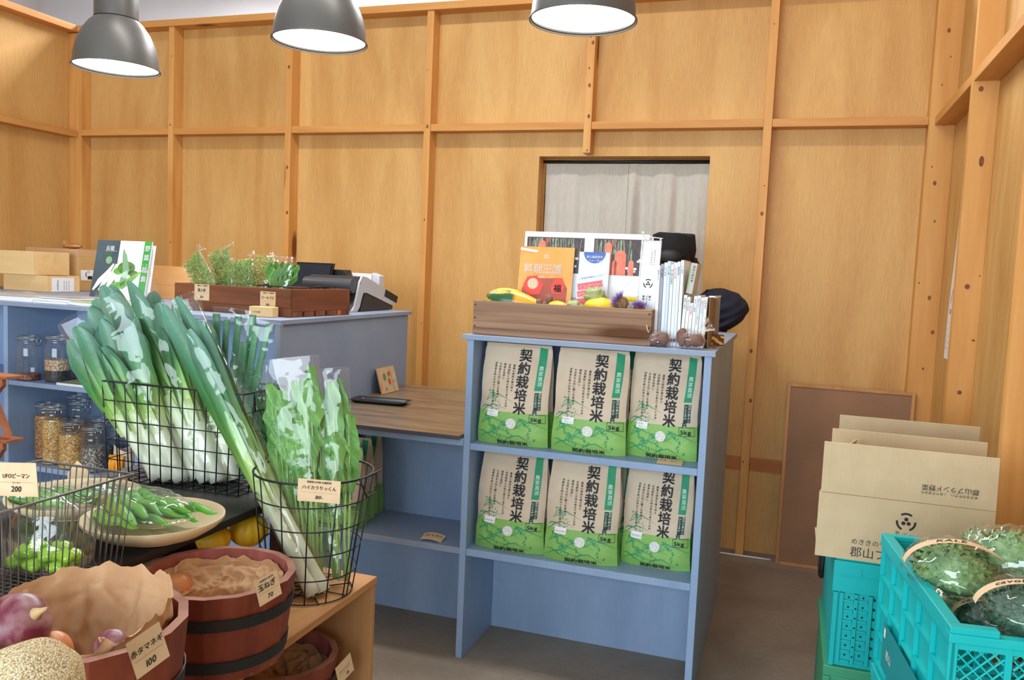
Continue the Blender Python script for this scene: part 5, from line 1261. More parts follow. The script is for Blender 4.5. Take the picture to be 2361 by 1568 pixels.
g = G(); P = Print(plane_fn(((x1-x0)*.80, -.0012, H_*.25), (1, 0, 0), (0, 0, 1)), g); P.disc(0, 0, .018, 0, .03); obj('red_mark', g, mat('red_dot', S(196, 60, 40), rough=.6), t)
CORN = speck('corn_mix', [S(238, 186, 60), S(252, 236, 196), S(222, 140, 36), S(250, 222, 150), S(240, 170, 44)], 210); CORNR = speck('corn_red', [S(206, 120, 40), S(232, 160, 60), S(176, 84, 30), S(240, 200, 130)], 210)
t = thing('corn_bag', 'small clear bag of orange corn lying on top of the cardboard box', 'bag of corn', (ony(167, 570, 3.86).x, 3.86, zt_+.0025))
obj('corn', G().blob((0, 0, .016), .05, .2, 3, 4, 24, 12, sc=(1.3, .8, .28)), CORNR, t, smooth=True)
g = G().blob((0, 0, .018), .056, .2, 4, 5, 30, 16, sc=(1.35, .85, .31), rough=.06); tuft(g, (-.055, 0, .026), (-.5, 0, .9), .022, .014, 4); obj('film', g, FILMS, t, smooth=True)
# large light box behind
a = ony(333, 612, 3.55); b = ony(470, 612, 3.55); t = thing('wooden_box', 'broad light wooden box standing behind the dark crate', 'box', (a.x, 3.56, ZT2+.0005)); LB = wood('board_wood', S(232, 178, 116), S(218, 160, 98), axis=0, knotcol=S(180, 110, 60), kscale=.8)
H_ = a.z-ZT2; Wd = b.x-a.x
obj('front_board', G().box(0, Wd, 0, .012, H_*.42+.001, H_), LB, t, bevel=.001); obj('front_board', G().box(0, Wd, 0, .012, 0, H_*.42), LB, t, bevel=.001); obj('rear_board', G().box(0, Wd, .13, .14, 0, H_), LB, t)
for a_, b_ in ((0, .012), (Wd-.012, Wd)): obj('side_board', G().box(a_, b_, .0125, .1295, 0, H_), LB, t)
# catalogue standing open
yk = 3.25; p1_, p2_ = ony(207, 690, yk), ony(330, 690, yk); top_ = ony(268, 556, yk+.05)
DKC = mat('cover_dark', S(66, 84, 94), S(82, 100, 108), scale=6, rough=.25); PG = mat('print_fresh_green', S(92, 168, 60), S(140, 196, 90), scale=20, rough=.4); PGD = mat('print_deep_green', S(62, 110, 60), S(110, 140, 80), scale=30, rough=.4); BAND = mat('cover_band', S(64, 158, 72), rough=.3)
def d_cat(P, w_, h):
    P.rect(-w_*.29, h/2, w_*.42, h, 0); P.rect(w_*.43, h*.5, w_*.13, h, 1); P.rect(w_*.43, h*.50, w_*.13, h*.04, 4); P.up()
    for k in range(3): P.line([(-w_*.46+w_*.11*k, h*.14), (-w_*.36+w_*.10*k, h*.30), (-w_*.22+w_*.09*k, h*.46), (-w_*.14+w_*.05*k, h*.60)], [w_*.03, w_*.085, w_*.07, w_*.03], 5)
    P.up(); P.disc(w_*.10, h*.54, w_*.16, 3, h*.11); P.disc(-w_*.02, h*.48, w_*.11, 2, h*.06); P.disc(w_*.24, h*.45, w_*.09, 3, h*.05)
    P.up(); P.line([(w_*.06, h*.28), (w_*.10, h*.5), (w_*.04, h*.74), (w_*.0, h*.86)], [w_*.10, w_*.12, w_*.08, w_*.01], 6)
    P.line([(w_*.05, h*.22), (w_*.22, h*.36), (w_*.36, h*.48)], [w_*.1, w_*.08, w_*.02], 2); P.disc(w_*.0, h*.24, w_*.13, 2, h*.06)
    P.text('良種', -w_*.33, h*.83, .026, 4, off=.02, xs=1.0); P.text('2020', -w_*.33, h*.74, .020, 2, off=.01); P.disc(-w_*.24, h*.66, w_*.06, 6); P.text('秋', -w_*.27, h*.645, .013, 4)
    P.rect(-w_*.22, h*.815, w_*.22, .001, 4)
    for i, ch in enumerate('野菜特集'): P.text(ch, w_*.435, h*(.93-.155*i)-(h*.05 if i > 1 else 0), .030, 4, vert=True, off=.03)
hcat = top_.z-ZT2+.008
t = leaflet('vegetable seed catalogue with dark left band and green title strip, standing open', 'magazine', p1_.x, p2_.x-p1_.x, hcat, yk, ZT2+.001, .20, .02, d_cat, [DKC, BAND, PG, PGD, WHITE, mat('print_leek', S(236, 238, 224), rough=.4), mat('print_pale_green', S(130, 170, 130), rough=.4)], thick=.004, name='magazine')
for k in range(2):
    t = thing('magazine', ['white edged magazine fanned just behind the seed catalogue', 'outer magazine fanned behind the seed catalogue'][k], 'magazine', (p2_.x-.06+.012*k, yk+.012+.010*k, ZT2+.0015), .06+.05*k, 'fanned magazines behind the catalogue', rot=(-.20, 0, .06+.06*k))
    obj('pages', G().box(-.09, .055, 0, .0035, 0, hcat-.012-.008*k), WHITE, t)
# piles of magazines lying on the counter edge
COV = [mat('cover_a', S(120, 130, 136), S(168, 172, 176), scale=9, rough=.25), mat('cover_b', S(226, 228, 232), S(170, 190, 150), scale=14, rough=.25), mat('cover_c', S(96, 130, 80), S(206, 210, 160), scale=16, rough=.25)]
def flat_mag(label, x0, x1, y0, dy, z, th, cov, rz=0, group=None, curl=0.0):
    t = thing('magazine', label, 'magazine', ((x0+x1)/2, y0, z), rz, group); W_ = x1-x0
    bnd = lambda u: curl*max(0, (.35-u)/.35)**2
    g = G().grid(lambda u, v: ((u-.5)*W_, 0, th*v+bnd(u)), 12, 1); g.grid(lambda u, v: ((u-.5)*W_, dy, th*v+bnd(u)), 12, 1, flip=True)
    for e in (0, 1): g.grid(lambda u, v, e=e: ((e-.5)*W_, dy*u, th*v+bnd(e)), 1, 1, flip=(e == 0))
    g.grid(lambda u, v: ((u-.5)*W_, dy*v, bnd(u)), 12, 1, flip=True); obj('pages', g, WHITE, t)
    obj('cover', G().grid(lambda u, v: ((u-.5)*W_, dy*v, th+.0006+bnd(u)), 12, 1), cov, t)
    return t
yf = 2.730
X_ = lambda px: ony(px, 690, yf).x
z = ZT2+.0006
flat_mag('thick white magazine with curled cover at the far left of the counter edge', X_(-40), X_(66), yf, .24, z, .020, COV[0], 0, None, .010)
flat_mag('thin magazine lying at the counter edge between two thicker ones', X_(76), X_(153), yf+.002, .25, z, .008, COV[1])
flat_mag('grey magazine lying on top of the thin one at the counter edge', X_(68), X_(160), yf+.03, .24, z+.0095, .007, COV[0], .06)
flat_mag('dark glossy magazine on top of the grey one at the counter edge', X_(60), X_(150), yf+.06, .22, z+.0180, .005, COV[0], -.05)
flat_mag('white paged magazine with leafy cover under the leek leaves', X_(158), X_(236), yf, .26, z, .012, COV[2], 0, None, .004)
flat_mag('pale magazine lying under the standing seed catalogue', X_(160), X_(300), yf+.20, .20, z+.0175, .006, COV[1], .03) if 0 else None
flat_mag('magazine with green cover lying on the jar shelf', ony(130, 900, 2.727).x, ony(236, 905, 2.727).x, 2.727, .12, .8628, .010, COV[2])

# ------------------------------------------------------------------ glass jars
GLASS = film_mat('thin_glass', base=.05, edge=.55, rough=.03, bump=.06, bscale=8, haze=.02, tint=(.95, .97, .97, 1))
STEEL = mat('steel_wire', S(190, 192, 196), rough=.25, metal=1)
BEANB = speck('black_beans', [S(26, 26, 32), S(44, 44, 52), S(18, 18, 24), S(60, 62, 72)], 120); BEANR = speck('red_beans', [S(156, 84, 50), S(186, 112, 74), S(130, 62, 40)], 110)
SEEDG = speck('striped_seeds', [S(170, 160, 150), S(70, 66, 64), S(214, 206, 196), S(110, 104, 100)], 190); BEANW = speck('pale_beans', [S(226, 196, 160), S(206, 172, 132), S(240, 216, 186)], 130)
def jar(label, px, py, zs, r, h, fills, turn=0, yadd=0):
    p = onz(px, py, zs); y = max(p.y+r, LF+r+.004)+yadd; x = ony(px, py, y).x
    x = min(max(x, -3.193+r*1.05), -2.535-r)
    t = thing('glass_jar', label, 'jar', (x, y, zs+.0006), turn, 'clip top glass jars on the blue shelves')
    rn_ = r*.80; hb_ = h*.76
    out = [(0, 0), (r*.86, 0), (r*.97, .004), (r, .012), (r, hb_-.02), (r*.96, hb_-.008), (rn_, hb_+.004), (rn_, h*.86), (rn_*1.06, h*.87), (rn_*1.06, h*.885)]
    obj('glass_body', G().lathe(out, 36), GLASS, t, smooth=True, angle=60)
    obj('lid', G().lathe([(rn_*1.10, h*.892), (rn_*1.12, h*.90), (rn_*1.12, h*.93), (rn_*1.04, h*.95), (rn_*.9, h*.958), (rn_*.5, h*.962), (0, h*.963)], 36), GLASS, t, smooth=True, angle=60)
    obj('seal_ring', G().lathe([(rn_*1.05, h*.885), (rn_*1.07, h*.887), (rn_*1.07, h*.892), (rn_*1.0, h*.893)], 30), mat('seal', S(206, 206, 196), rough=.6), t, smooth=True)
    g = G(); g.tube([(rn_*1.13*math.cos(a), rn_*1.13*math.sin(a), h*.92) for a in [2*PI*k/28 for k in range(28)]], .0013, 6, closed=True); g.tube([(rn_*1.08*math.cos(a), rn_*1.08*math.sin(a), h*.845) for a in [2*PI*k/28 for k in range(28)]], .0013, 6, closed=True)
    for s_ in (-1, 1):
        g.tube([(rn_*1.13, s_*.012, h*.92), (rn_*1.42, s_*.012, h*.86), (rn_*1.30, s_*.010, h*.74)], .0015, 6); g.tube([(rn_*1.08, s_*.010, h*.845), (rn_*1.36, s_*.010, h*.82), (rn_*1.42, s_*.012, h*.86)], .0015, 6)
    g.tube([(rn_*1.30, -.010, h*.74), (rn_*1.30, .010, h*.74)], .0015, 6)
    obj('wire_clip', g, STEEL, t, smooth=True)
    z0 = .004
    for fr, m in fills:
        z1 = .004+(h*.84-.004)*fr; rr = lambda z: (r-.004) if z < hb_-.016 else (rn_-.003 if z > hb_+.002 else (r-.004)+(rn_-r+.001)*((z-hb_+.016)/.018))
        zz = [z0]+[q for q in (hb_-.016, hb_+.002) if z0 < q < z1]+[z1]
        obj('fill', G().lathe([(0, z0)]+[(rr(q), q) for q in zz]+[(0, z1+.002)], 30), m, t, smooth=True, angle=50); z0 = z1+.0005
    return t
S1 = .8625
jar('glass jar nearly empty but for red beans, upper jar shelf', 60, 880, S1, .050, .205, [(.13, BEANR)])
jar('glass jar with black beans under yellow grain, upper jar shelf', 134, 885, S1, .056, .215, [(.26, BEANB), (.52, BEANW)])
jar('empty topped glass jar behind the black bean jar', 133, 868, S1, .056, .225, [(.10, BEANW)], yadd=.15) if 0 else jar('tall glass jar standing behind the black bean jar', 128, 850, S1, .054, .24, [(.12, BEANW)])
jar('glass jar of pale beans beside the black bean jar', 196, 878, S1, .062, .20, [(.60, BEANW)], yadd=.01)
S2 = .5006
jar('tall jar of red gold corn standing furthest left on the lower jar shelf', 80, 1058, S2, .048, .265, [(.86, CORNR)], .0)
jar('tall jar of pale corn second from the left on the lower jar shelf', 126, 1076, S2, .052, .275, [(.84, CORN)], -.5)
jar('short jar of pale corn in front of the tall corn jars', 166, 1096, S2, .054, .215, [(.80, CORN)], -.5)
jar('dark topped jar at the back between the corn jars', 140, 1040, S2, .050, .285, [(.4, CORNR)], 1.0)
jar('jar of orange corn behind the short corn jar', 186, 1060, S2, .056, .275, [(.66, CORNR)], -.3)
jar('jar of grey striped seeds right of the short corn jar', 216, 1098, S2, .052, .205, [(.60, SEEDG)], -.5)
jar('jar standing behind the grey seed jar', 235, 1074, S2, .050, .215, [(.35, BEANW)], -.3)
jar('small jar with dark lid at the right end of the lower jar shelf', 272, 1076, S2, .042, .17, [(.45, BEANB)], .2, yadd=.04)
p = onz(288, 1093, S2); t = thing('paper_bag', 'open kraft paper bag with orange dried strips right of the jars', 'paper bag', (min(p.x, -2.585), 2.785, S2+.0005))
obj('bag', G().grid(lambda u, v: (.050*math.cos(2*PI*u)*(1-.1*v)+.006*noise.noise(Vector((u*8, v*4, 1))), .032*math.sin(2*PI*u)+.006*noise.noise(Vector((u*8, v*4, 5))), .115*v+.012*v*math.sin(2*PI*u*2)), 28, 10, wrap=True), KP, t, smooth=True)
g = G(); rn = random.Random(2)
for k in range(24): x_ = rn.uniform(-.032, .032); g.tube([(x_, rn.uniform(-.045, -.036), .004), (x_+rn.uniform(-.006, .006), rn.uniform(-.052, -.042), .04), (x_+rn.uniform(-.008, .008), -.040, .088)], .0042, 6)
obj('dried_strips', g, mat('dried_orange', S(232, 140, 26), S(246, 170, 40), scale=30, rough=.5), t, smooth=True)
# folding wooden rack at the left edge of the picture
RACK = wood('rack_wood', S(176, 106, 66), S(140, 78, 48), axis=0, knots=True, rough=.6)
yr = 2.30; xe_ = ony(38, 1000, yr).x-.05; t = thing('folding_rack', 'reddish wooden folding rack with slanted braces at the left edge', 'rack', (xe_, yr, 0))
for z_ in (ony(20, 870, yr).z, ony(20, 1018, yr).z): obj('shelf_board', G().box(-.50, 0, 0, .075, z_-.010, z_), RACK, t, bevel=.001); obj('front_strip', G().box(-.50, -.015, -.002, .014, z_-.034, z_-.0105), RACK, t)
zA, zB = ony(20, 870, yr).z, ony(20, 1018, yr).z
obj('brace', G().obox((-.02, .0, zA-.035), (-.02, 0, -.008), (0, .02, 0), (-.10, 0, -(zA-zB)*.42)), RACK, t); obj('brace', G().obox((-.10, .022, zA-.06), (-.02, 0, 0), (0, .018, 0), (.085, 0, -(zA-zB)+.075)), RACK, t)
obj('brace', G().obox((-.02, .0, zB-.035), (-.02, 0, -.008), (0, .02, 0), (-.16, 0, -.20)), RACK, t)
for x_ in (-.42,): 
    for y_ in (.0, .055): obj('leg', G().box(x_, x_+.03, y_+.0005, y_+.02, 0, zA-.011), RACK, t)

# ------------------------------------------------------------------ desk: seed envelopes and tray
ZD = .8328
for k in range(5):
    x_ = DX0+.010+.0075*k; y_ = 3.66-.012*k
    t = thing('seed_packet', ['seed packet with green tomato and red fruit drawings, front of the leaning row', 'second kraft seed packet of the leaning row', 'third kraft seed packet of the leaning row', 'fourth kraft seed packet of the leaning row', 'hindmost kraft seed packet of the leaning row against the counter'][4-k], 'seed packet', (x_+.025, y_, ZD), 0, 'kraft seed packets leaning on the counter end', rot=(0, -.28, 0))
    obj('envelope', G().box(0, .0045, -.17, .0, 0, .115), mat('envelope_kraft', S(206, 178, 138), S(196, 166, 126), scale=20, rough=.8), t)
    g = G(); P = Print(plane_fn((.0046, -.085, 0), (0, 1, 0), (0, 0, 1)), g)
    P.rect(-.070, .0575, .022, .112, 2); P.up(); P.disc(-.03, .078, .013, 1, .018); P.disc(.018, .088, .013, 0, .012); P.disc(.010, .052, .012, 0, .016); P.disc(-.035, .02, .007, 1); P.disc(.06, .05, .005, 1); P.rect(.04, .06, .003, .10, 1)
    P.text('たね', -.078, .05, .014, 0, vert=True)
    obj('print', g, [mat('packet_red', S(206, 70, 44), rough=.6), mat('packet_green', S(70, 140, 100), rough=.6), mat('packet_border', S(222, 160, 120), rough=.7)], t)
a = onz(797, 932, ZD); t = thing('coin_tray', 'shallow black oblong tray on the brown desktop', 'tray', (a.x+.105, 3.235, ZD), .10)
def tray(u, v):
    x_, y_ = (u-.5)*2, (v-.5)*2; e = max(abs(x_), abs(y_)); return (x_*.125, y_*.055, .0010+.014*max(0, (e-.80)/.2)**1.0)
obj('tray', G().grid(tray, 30, 20), mat('tray_black', S(38, 42, 48), rough=.3), t, smooth=True, solid=.0015)

# ------------------------------------------------------------------ display tables in the foreground
BLK = wood('black_stained_board', S(56, 52, 50), S(34, 31, 30), axis=1, rings=12, knots=False, rough=.5)
OAKY = wood('bench_wood', S(204, 152, 98), S(164, 112, 66), axis=1, rings=8, knotcol=S(120, 72, 40), rough=.65, kscale=1.2)
OAKV = wood('bench_wood_v', S(196, 146, 94), S(158, 108, 64), axis=2, rings=8, knotcol=S(120, 72, 40), rough=.65, kscale=1.2)
ZBK, ZBN = .80, .60
t = thing('display_table', 'black stained wooden display table bearing the baskets and wooden dishes', 'table', (-1.26, 1.2, 0))
bx('table_top', (-1.83, -1.254, .35, 2.03, ZBK-.020, ZBK), t, BLK)
DKP = wood('dark_post', S(74, 50, 36), S(50, 34, 26), axis=2, knots=False)
px_, py_ = -1.345, 1.966
bx('leg', (px_, px_+.034, py_, py_+.05, 0, ZBK-.0205), t, DKP); bx('leg', (-1.80, -1.76, 1.97, 2.01, 0, ZBK-.0205), t, DKP); bx('leg', (-1.80, -1.76, .5, .55, 0, ZBK-.0205), t, DKP); bx('leg', (-1.67, -1.63, .5, .55, 0, ZBK-.0205), t, DKP)
t = thing('wooden_bench', 'plain brown wooden bench box with open front carrying the buckets', 'bench', (-1.3, 1.5, 0))
bx('top_board', (-1.62, -1.0, 1.285, 1.955, ZBN-.020, ZBN), t, OAKY, .002)
bx('end_board', (-1.60, -1.003, 1.935, 1.953, .0005, ZBN-.0205), t, OAKV, .002); bx('end_board', (-1.60, -1.003, 1.290, 1.308, .0005, ZBN-.0205), t, OAKV, .002)
bx('inner_shelf', (-1.60, -1.003, 1.3085, 1.9345, .25, .268), t, OAKY, .002); bx('rear_board', (-1.618, -1.6005, 1.30, 1.95, 0, ZBN-.0205), t, OAKV, .002)
t = thing('wooden_stool', 'low wooden block under the nearest bucket at the lower left', 'stool', (-1.0, 1.0, 0)); bx('top_board', (-1.24, -.80, .82, 1.24, .565, .585), t, OAKY); 
for xx in (-1.22, -.85):
    for yy in (.84, 1.19): bx('leg', (xx, xx+.03, yy, yy+.03, 0, .5645), t, OAKV)

# ------------------------------------------------------------------ buckets
BUCK = wood('bucket_cedar', S(148, 72, 46), S(100, 42, 28), axis=2, rings=14, knots=False, rough=.5, band=(.25, .75)); BUCKI = wood('bucket_inside', S(176, 98, 84), S(136, 74, 66), axis=2, rings=14, knots=False, rough=.7)
BRIM = mat('bucket_rim', S(166, 120, 100), S(140, 92, 76), scale=18, rough=.8)
LINER = mat('crumpled_kraft', S(206, 164, 120), S(188, 144, 102), scale=10, rough=.75, bump=.5, bscale=26)
def bucket(label, c, zb_, r, h, rb=.86, hoops=(.12, .62), handle=None, n=16):
    t = thing('wooden_bucket', label, 'bucket', (c[0], c[1], zb_), 0, 'reddish cedar buckets with black hoops')
    T = .016; ang = [2*PI*k/n+.1 for k in range(n)]
    g = G(); gi = G(); gr = G()
    def P_(a, rr, z): return (rr*math.cos(a), rr*math.sin(a), z)
    rz_ = lambda z: r*(rb+(1-rb)*z/h)
    for k in range(n):
        a, b = ang[k]+.004, ang[(k+1) % n]-.004+(2*PI if k == n-1 else 0); 
        g.quad(P_(a, rz_(0), 0), P_(b, rz_(0), 0), P_(b, rz_(h), h), P_(a, rz_(h), h)); g.quad(P_(b, rz_(0), 0), P_(b+.008, rz_(0), 0), P_(b+.008, rz_(h), h), P_(b, rz_(h), h))
        gi.quad(P_(b, rz_(0)-T, .012), P_(a, rz_(0)-T, .012), P_(a, rz_(h)-T, h), P_(b, rz_(h)-T, h)); gi.quad(P_(b+.008, rz_(0)-T, .012), P_(b, rz_(0)-T, .012), P_(b, rz_(h)-T, h), P_(b+.008, rz_(h)-T, h))
        gr.quad(P_(a, rz_(h), h), P_(b, rz_(h), h), P_(b, rz_(h)-T, h), P_(a, rz_(h)-T, h)); gr.quad(P_(b, rz_(h), h), P_(b+.008, rz_(h), h), P_(b+.008, rz_(h)-T, h), P_(b, rz_(h)-T, h))
    obj('staves', g, BUCK, t); obj('inner_staves', gi, BUCKI, t); obj('rim', gr, BRIM, t)
    obj('base_plate', G().lathe([(0, .002), (rz_(0)-.001, .002), (rz_(0)-.001, .012), (0, .012)], n), BUCKI, t)
    for f in hoops:
        z = h*f; hw = .024*h/.18; obj('hoop', G().lathe([(rz_(z)+.0005, z), (rz_(z)+.003, z), (rz_(z+hw)+.003, z+hw), (rz_(z+hw)+.0005, z+hw)], 40), BLACK, t, smooth=True, angle=40, label='black metal hoop')
    if handle is not None:
        for a in handle:
            c0 = Vector(P_(a, r+.004, h*.72)); tn = Vector((-math.sin(a), math.cos(a), 0)); o_ = Vector((math.cos(a), math.sin(a), 0))
            g = G(); g.tube([c0+tn*.035+Vector((0, 0, .03)), c0+tn*.035+o_*.008, c0+tn*.030+o_*.016-Vector((0, 0, .05)), c0-tn*.030+o_*.016-Vector((0, 0, .05)), c0-tn*.035+o_*.008, c0-tn*.035+Vector((0, 0, .03))], .0055, 10)
            g.obox(c0-tn*.045+Vector((0, 0, .005)), tn*.09, o_*.006, (0, 0, .035)); obj('handle', g, BLACK, t, smooth=True, angle=40)
    return t
def liner(t, r, h, depth, over, seed, m=LINER, dip=0.0, dipa=0.0):
    """crumpled paper lining a bucket, some folded above the rim"""
    def fn(u, v):
        a = 2*PI*u
        lift = over*(.5+.5*math.cos(a-dipa))-dip*(.5-.5*math.cos(a-dipa))
        z = h-depth+(depth+lift)*v**.8 if v < .999 else h+lift
        rr = (r-.020)*(.55+.42*min(1, v*1.35))
        p = Vector((rr*math.cos(a), rr*math.sin(a), z))
        q = Vector((math.cos(a)*2.2+seed, math.sin(a)*2.2, v*2.6))
        d_, pt_ = noise.voronoi(q, distance_metric='DISTANCE', exponent=2.5); cr = min(.5, d_[1]-d_[0]); k = .5-cr; lum = noise.noise(q*1.3)
        d2_, _p = noise.voronoi(q*2.3+Vector((5, 1, 2)), distance_metric='DISTANCE', exponent=2.5); k2 = .4-min(.4, d2_[1]-d2_[0])
        amp = .010+.030*(1-v)
        rad = Vector((-math.cos(a), -math.sin(a), 0))
        p += rad*(lum*.5+k*1.1+k2*.45)*amp*min(1, v*3+.2)*(.55 if v > .8 else 1)+Vector((0, 0, 1))*(k*.030*v+k2*.010)
        if v > .9: p.z += .012*noise.noise(Vector((math.cos(a)*3, math.sin(a)*3, seed)))
        return p
    g = G().grid(fn, 150, 40, wrap=True)
    g.grid(lambda u, v: Vector((fn(u, 0).x*v, fn(u, 0).y*v, fn(u, 0).z*v+(h-depth)*(1-v)+.006*noise.noise(Vector((fn(u, 0).x*v*20, fn(u, 0).y*v*20, seed))))), 60, 6, wrap=True, flip=True)
    return obj('paper_liner', g, m, t, smooth=True, label='crumpled brown paper lining')
ONR = mat('red_onion', S(112, 38, 56), S(196, 160, 158), scale=7, stretch=(1, 1, .6), rough=.35, detail=7, dist=1.2, r0=.45, r1=.62); ONB = mat('brown_onion', S(206, 128, 78), S(226, 160, 110), scale=9, rough=.35, stretch=(2, 2, .5))
def onion(label, c, r, m, sc=(1, 1, .92), rot=None, seed=0):
    t = thing('onion', label, 'onion', c); R = rot or Matrix.Identity(3)
    g = G().blob((0, 0, 0), r, .04, seed, 2, 32, 22, sc=sc, rot=R); obj('bulb', g, m, t, smooth=True)
    tip = R@Vector((0, 0, r*sc[2]*.93)); d = R@Vector((0, 0, 1))
    obj('dry_neck', G().tube([tip, tip+d*r*.25, tip+d*r*.5+Vector((.002, 0, 0))], [r*.22, r*.10, r*.05], 10), mat('onion_neck', S(190, 160, 110), rough=.8), t, smooth=True)
    rt = R@Vector((0, 0, -r*sc[2]*.97)); g = G(); rn = random.Random(seed)
    for k in range(14): v = (R@Vector((rn.uniform(-1, 1), rn.uniform(-1, 1), -1.2))).normalized(); g.tube([rt, rt+v*r*.22], .0008, 4)
    obj('roots', g, mat('onion_roots', S(200, 186, 160), rough=.9), t); return t
b2c = (-1.094, 1.420); B2R, B2H = .158, .178
b2 = bucket('wooden bucket lined with brown paper and tagged 70, left of the wire basket', b2c, ZBN+.0006, B2R, B2H, handle=(PI*1.02,))
liner(b2, B2R, B2H, .085, -.026, 2, dip=.030, dipa=1.3)
onion('orange brown onion at the bottom of the bucket tagged 70', tuple(onz(405, 1352, ZBN+B2H-.055)), .034, ONB, seed=3)
c1x = onz(180, 1428, .84); B1R, B1H = .168, .255
b1 = bucket('nearest wooden bucket at the lower left, lined with brown paper and tagged 100', (c1x.x, c1x.y), .586, B1R, B1H, handle=(-PI*.45,), hoops=(.12, .52))
liner(b1, B1R, B1H, .20, .028, 7, dip=.006, dipa=1.7)
onion('large mottled red onion at the left of the nearest bucket', tuple(ony(38, 1442, c1x.y-.075)), .050, ONR, sc=(1, 1, .95), rot=Matrix.Rotation(1.0, 3, 'Y'), seed=5)
onion('tan shallot lying low in the nearest bucket', tuple(ony(128, 1504, c1x.y-.035)), .028, ONB, sc=(1.2, 1, .8), rot=Matrix.Rotation(1.3, 3, 'Y'), seed=8)
onion('small red onion with papery skin near the rim of the nearest bucket', tuple(ony(256, 1490, c1x.y-.030)), .026, ONR, rot=Matrix.Rotation(.8, 3, 'X'), seed=9)
b3 = bucket('dark wooden bucket on the shelf inside the bench, tagged at its right', (-1.163, 1.745), .2685, .150, .182, handle=None)
liner(b3, .150, .182, .10, -.05, 5, dip=.03, dipa=1.0)
b4 = bucket('small wooden bucket of yellow squashes under the black table', (-1.435, 1.72), ZBN+.0006, .085, .085, handle=None, hoops=(.2,), n=14)
for k, (x_, y_, lb) in enumerate(((568, 1224, 'ribbed yellow squash at the right under the black table'), (492, 1242, 'ribbed yellow squash at the left under the black table'))):
    p = ony(x_, y_, 1.78 if k == 0 else 1.70); 
    if k == 0: p = Vector((p.x, 1.79, max(p.z, ZBN+.048)))
    t = thing('squash', lb, 'squash', p, 0, 'small ribbed yellow squashes')
    def rib(u, v, r_=.047 if k == 0 else .040):
        a = 2*PI*u; ph = PI*v; rr = r_*math.sin(ph)*(1+.08*abs(math.sin(a*5))); return (rr*math.cos(a), rr*math.sin(a), -r_*.9*math.cos(ph))
    obj('skin', G().grid(rib, 60, 18, wrap=True), YSQ, t, smooth=True)
def on_bucket(b, r, h, a, f, lift=.012):
    """point on the bucket's outside, a = direction round it"""
    return Vector((b.location.x+(r+.004)*math.cos(a), b.location.y+(r+.004)*math.sin(a), b.location.z+h*f))
a_ = math.atan2(onz(625, 1360, .70).y-b2c[1], onz(625, 1360, .70).x-b2c[0])
def on_circle(px, py, c, R):
    d = ray(px, py); ox, oy = CO.x-c[0], CO.y-c[1]; A_ = d.x*d.x+d.y*d.y; B_ = ox*d.x+oy*d.y; D_ = B_*B_-A_*(ox*ox+oy*oy-R*R)
    return CO+d*((-B_-math.sqrt(max(0, D_)))/A_)
def tagcard(label, px0, py0, px1, py1, Y0, Y1, hh_, rows, lean=-.12):
    p0, p1 = (on_circle(px0, py0, Y0, Y1), on_circle(px1, py1, Y0, Y1)) if isinstance(Y0, tuple) else (ony(px0, py0, Y0), ony(px1, py1, Y1)); w_ = math.hypot(p1.x-p0.x, p1.y-p0.y); zt_ = (p0.z+p1.z)/2
    return card('price_card', label, ((p0.x+p1.x)/2, (p0.y+p1.y)/2, zt_-hh_), (lean, math.atan2(-(p1.z-p0.z), w_)*1.0, math.atan2(p1.y-p0.y, p1.x-p0.x)), w_, hh_, rows, 'handwritten kraft price cards')
tagcard('kraft price card reading 70 on the middle bucket', 600, 1340, 652, 1310, b2c, B2R+.012, .052, [('玉ねぎ', -.05, .05, .28, .1), ('70', 0, -.36, .24, .2), ('有機野菜の直売所', 0, .36, .08, 0)])
bb = b1.location
tagcard('kraft price card reading 100 on the nearest bucket', 316, 1478, 394, 1424, (bb.x, bb.y), B1R+.016, .060, [('赤タマネギ', -.02, .06, .19, .1), ('100', -.05, -.36, .24, .2)])
tagcard('kraft price card on the rim of the bucket inside the bench', 783, 1538, 818, 1500, (-1.163, 1.745), .164, .050, [('アーリーレッド', 0, .02, .13, .1), ('70', .1, -.36, .22, .2)])

# woven mesh sack at the very front
WOV = speck('woven_straw', [S(226, 206, 160), S(212, 190, 142), S(236, 220, 180)], 430, rough=.8, bump=.45)
p = ony(66, 1592, .74)
t = thing('mesh_sack', 'rounded sack of woven straw coloured mesh at the lower left corner', 'sack', p)
obj('woven_mesh', G().blob((0, 0, 0), .062, .06, 2, 2, 40, 26, sc=(1, 1, .95)), WOV, t, smooth=True)
# its support

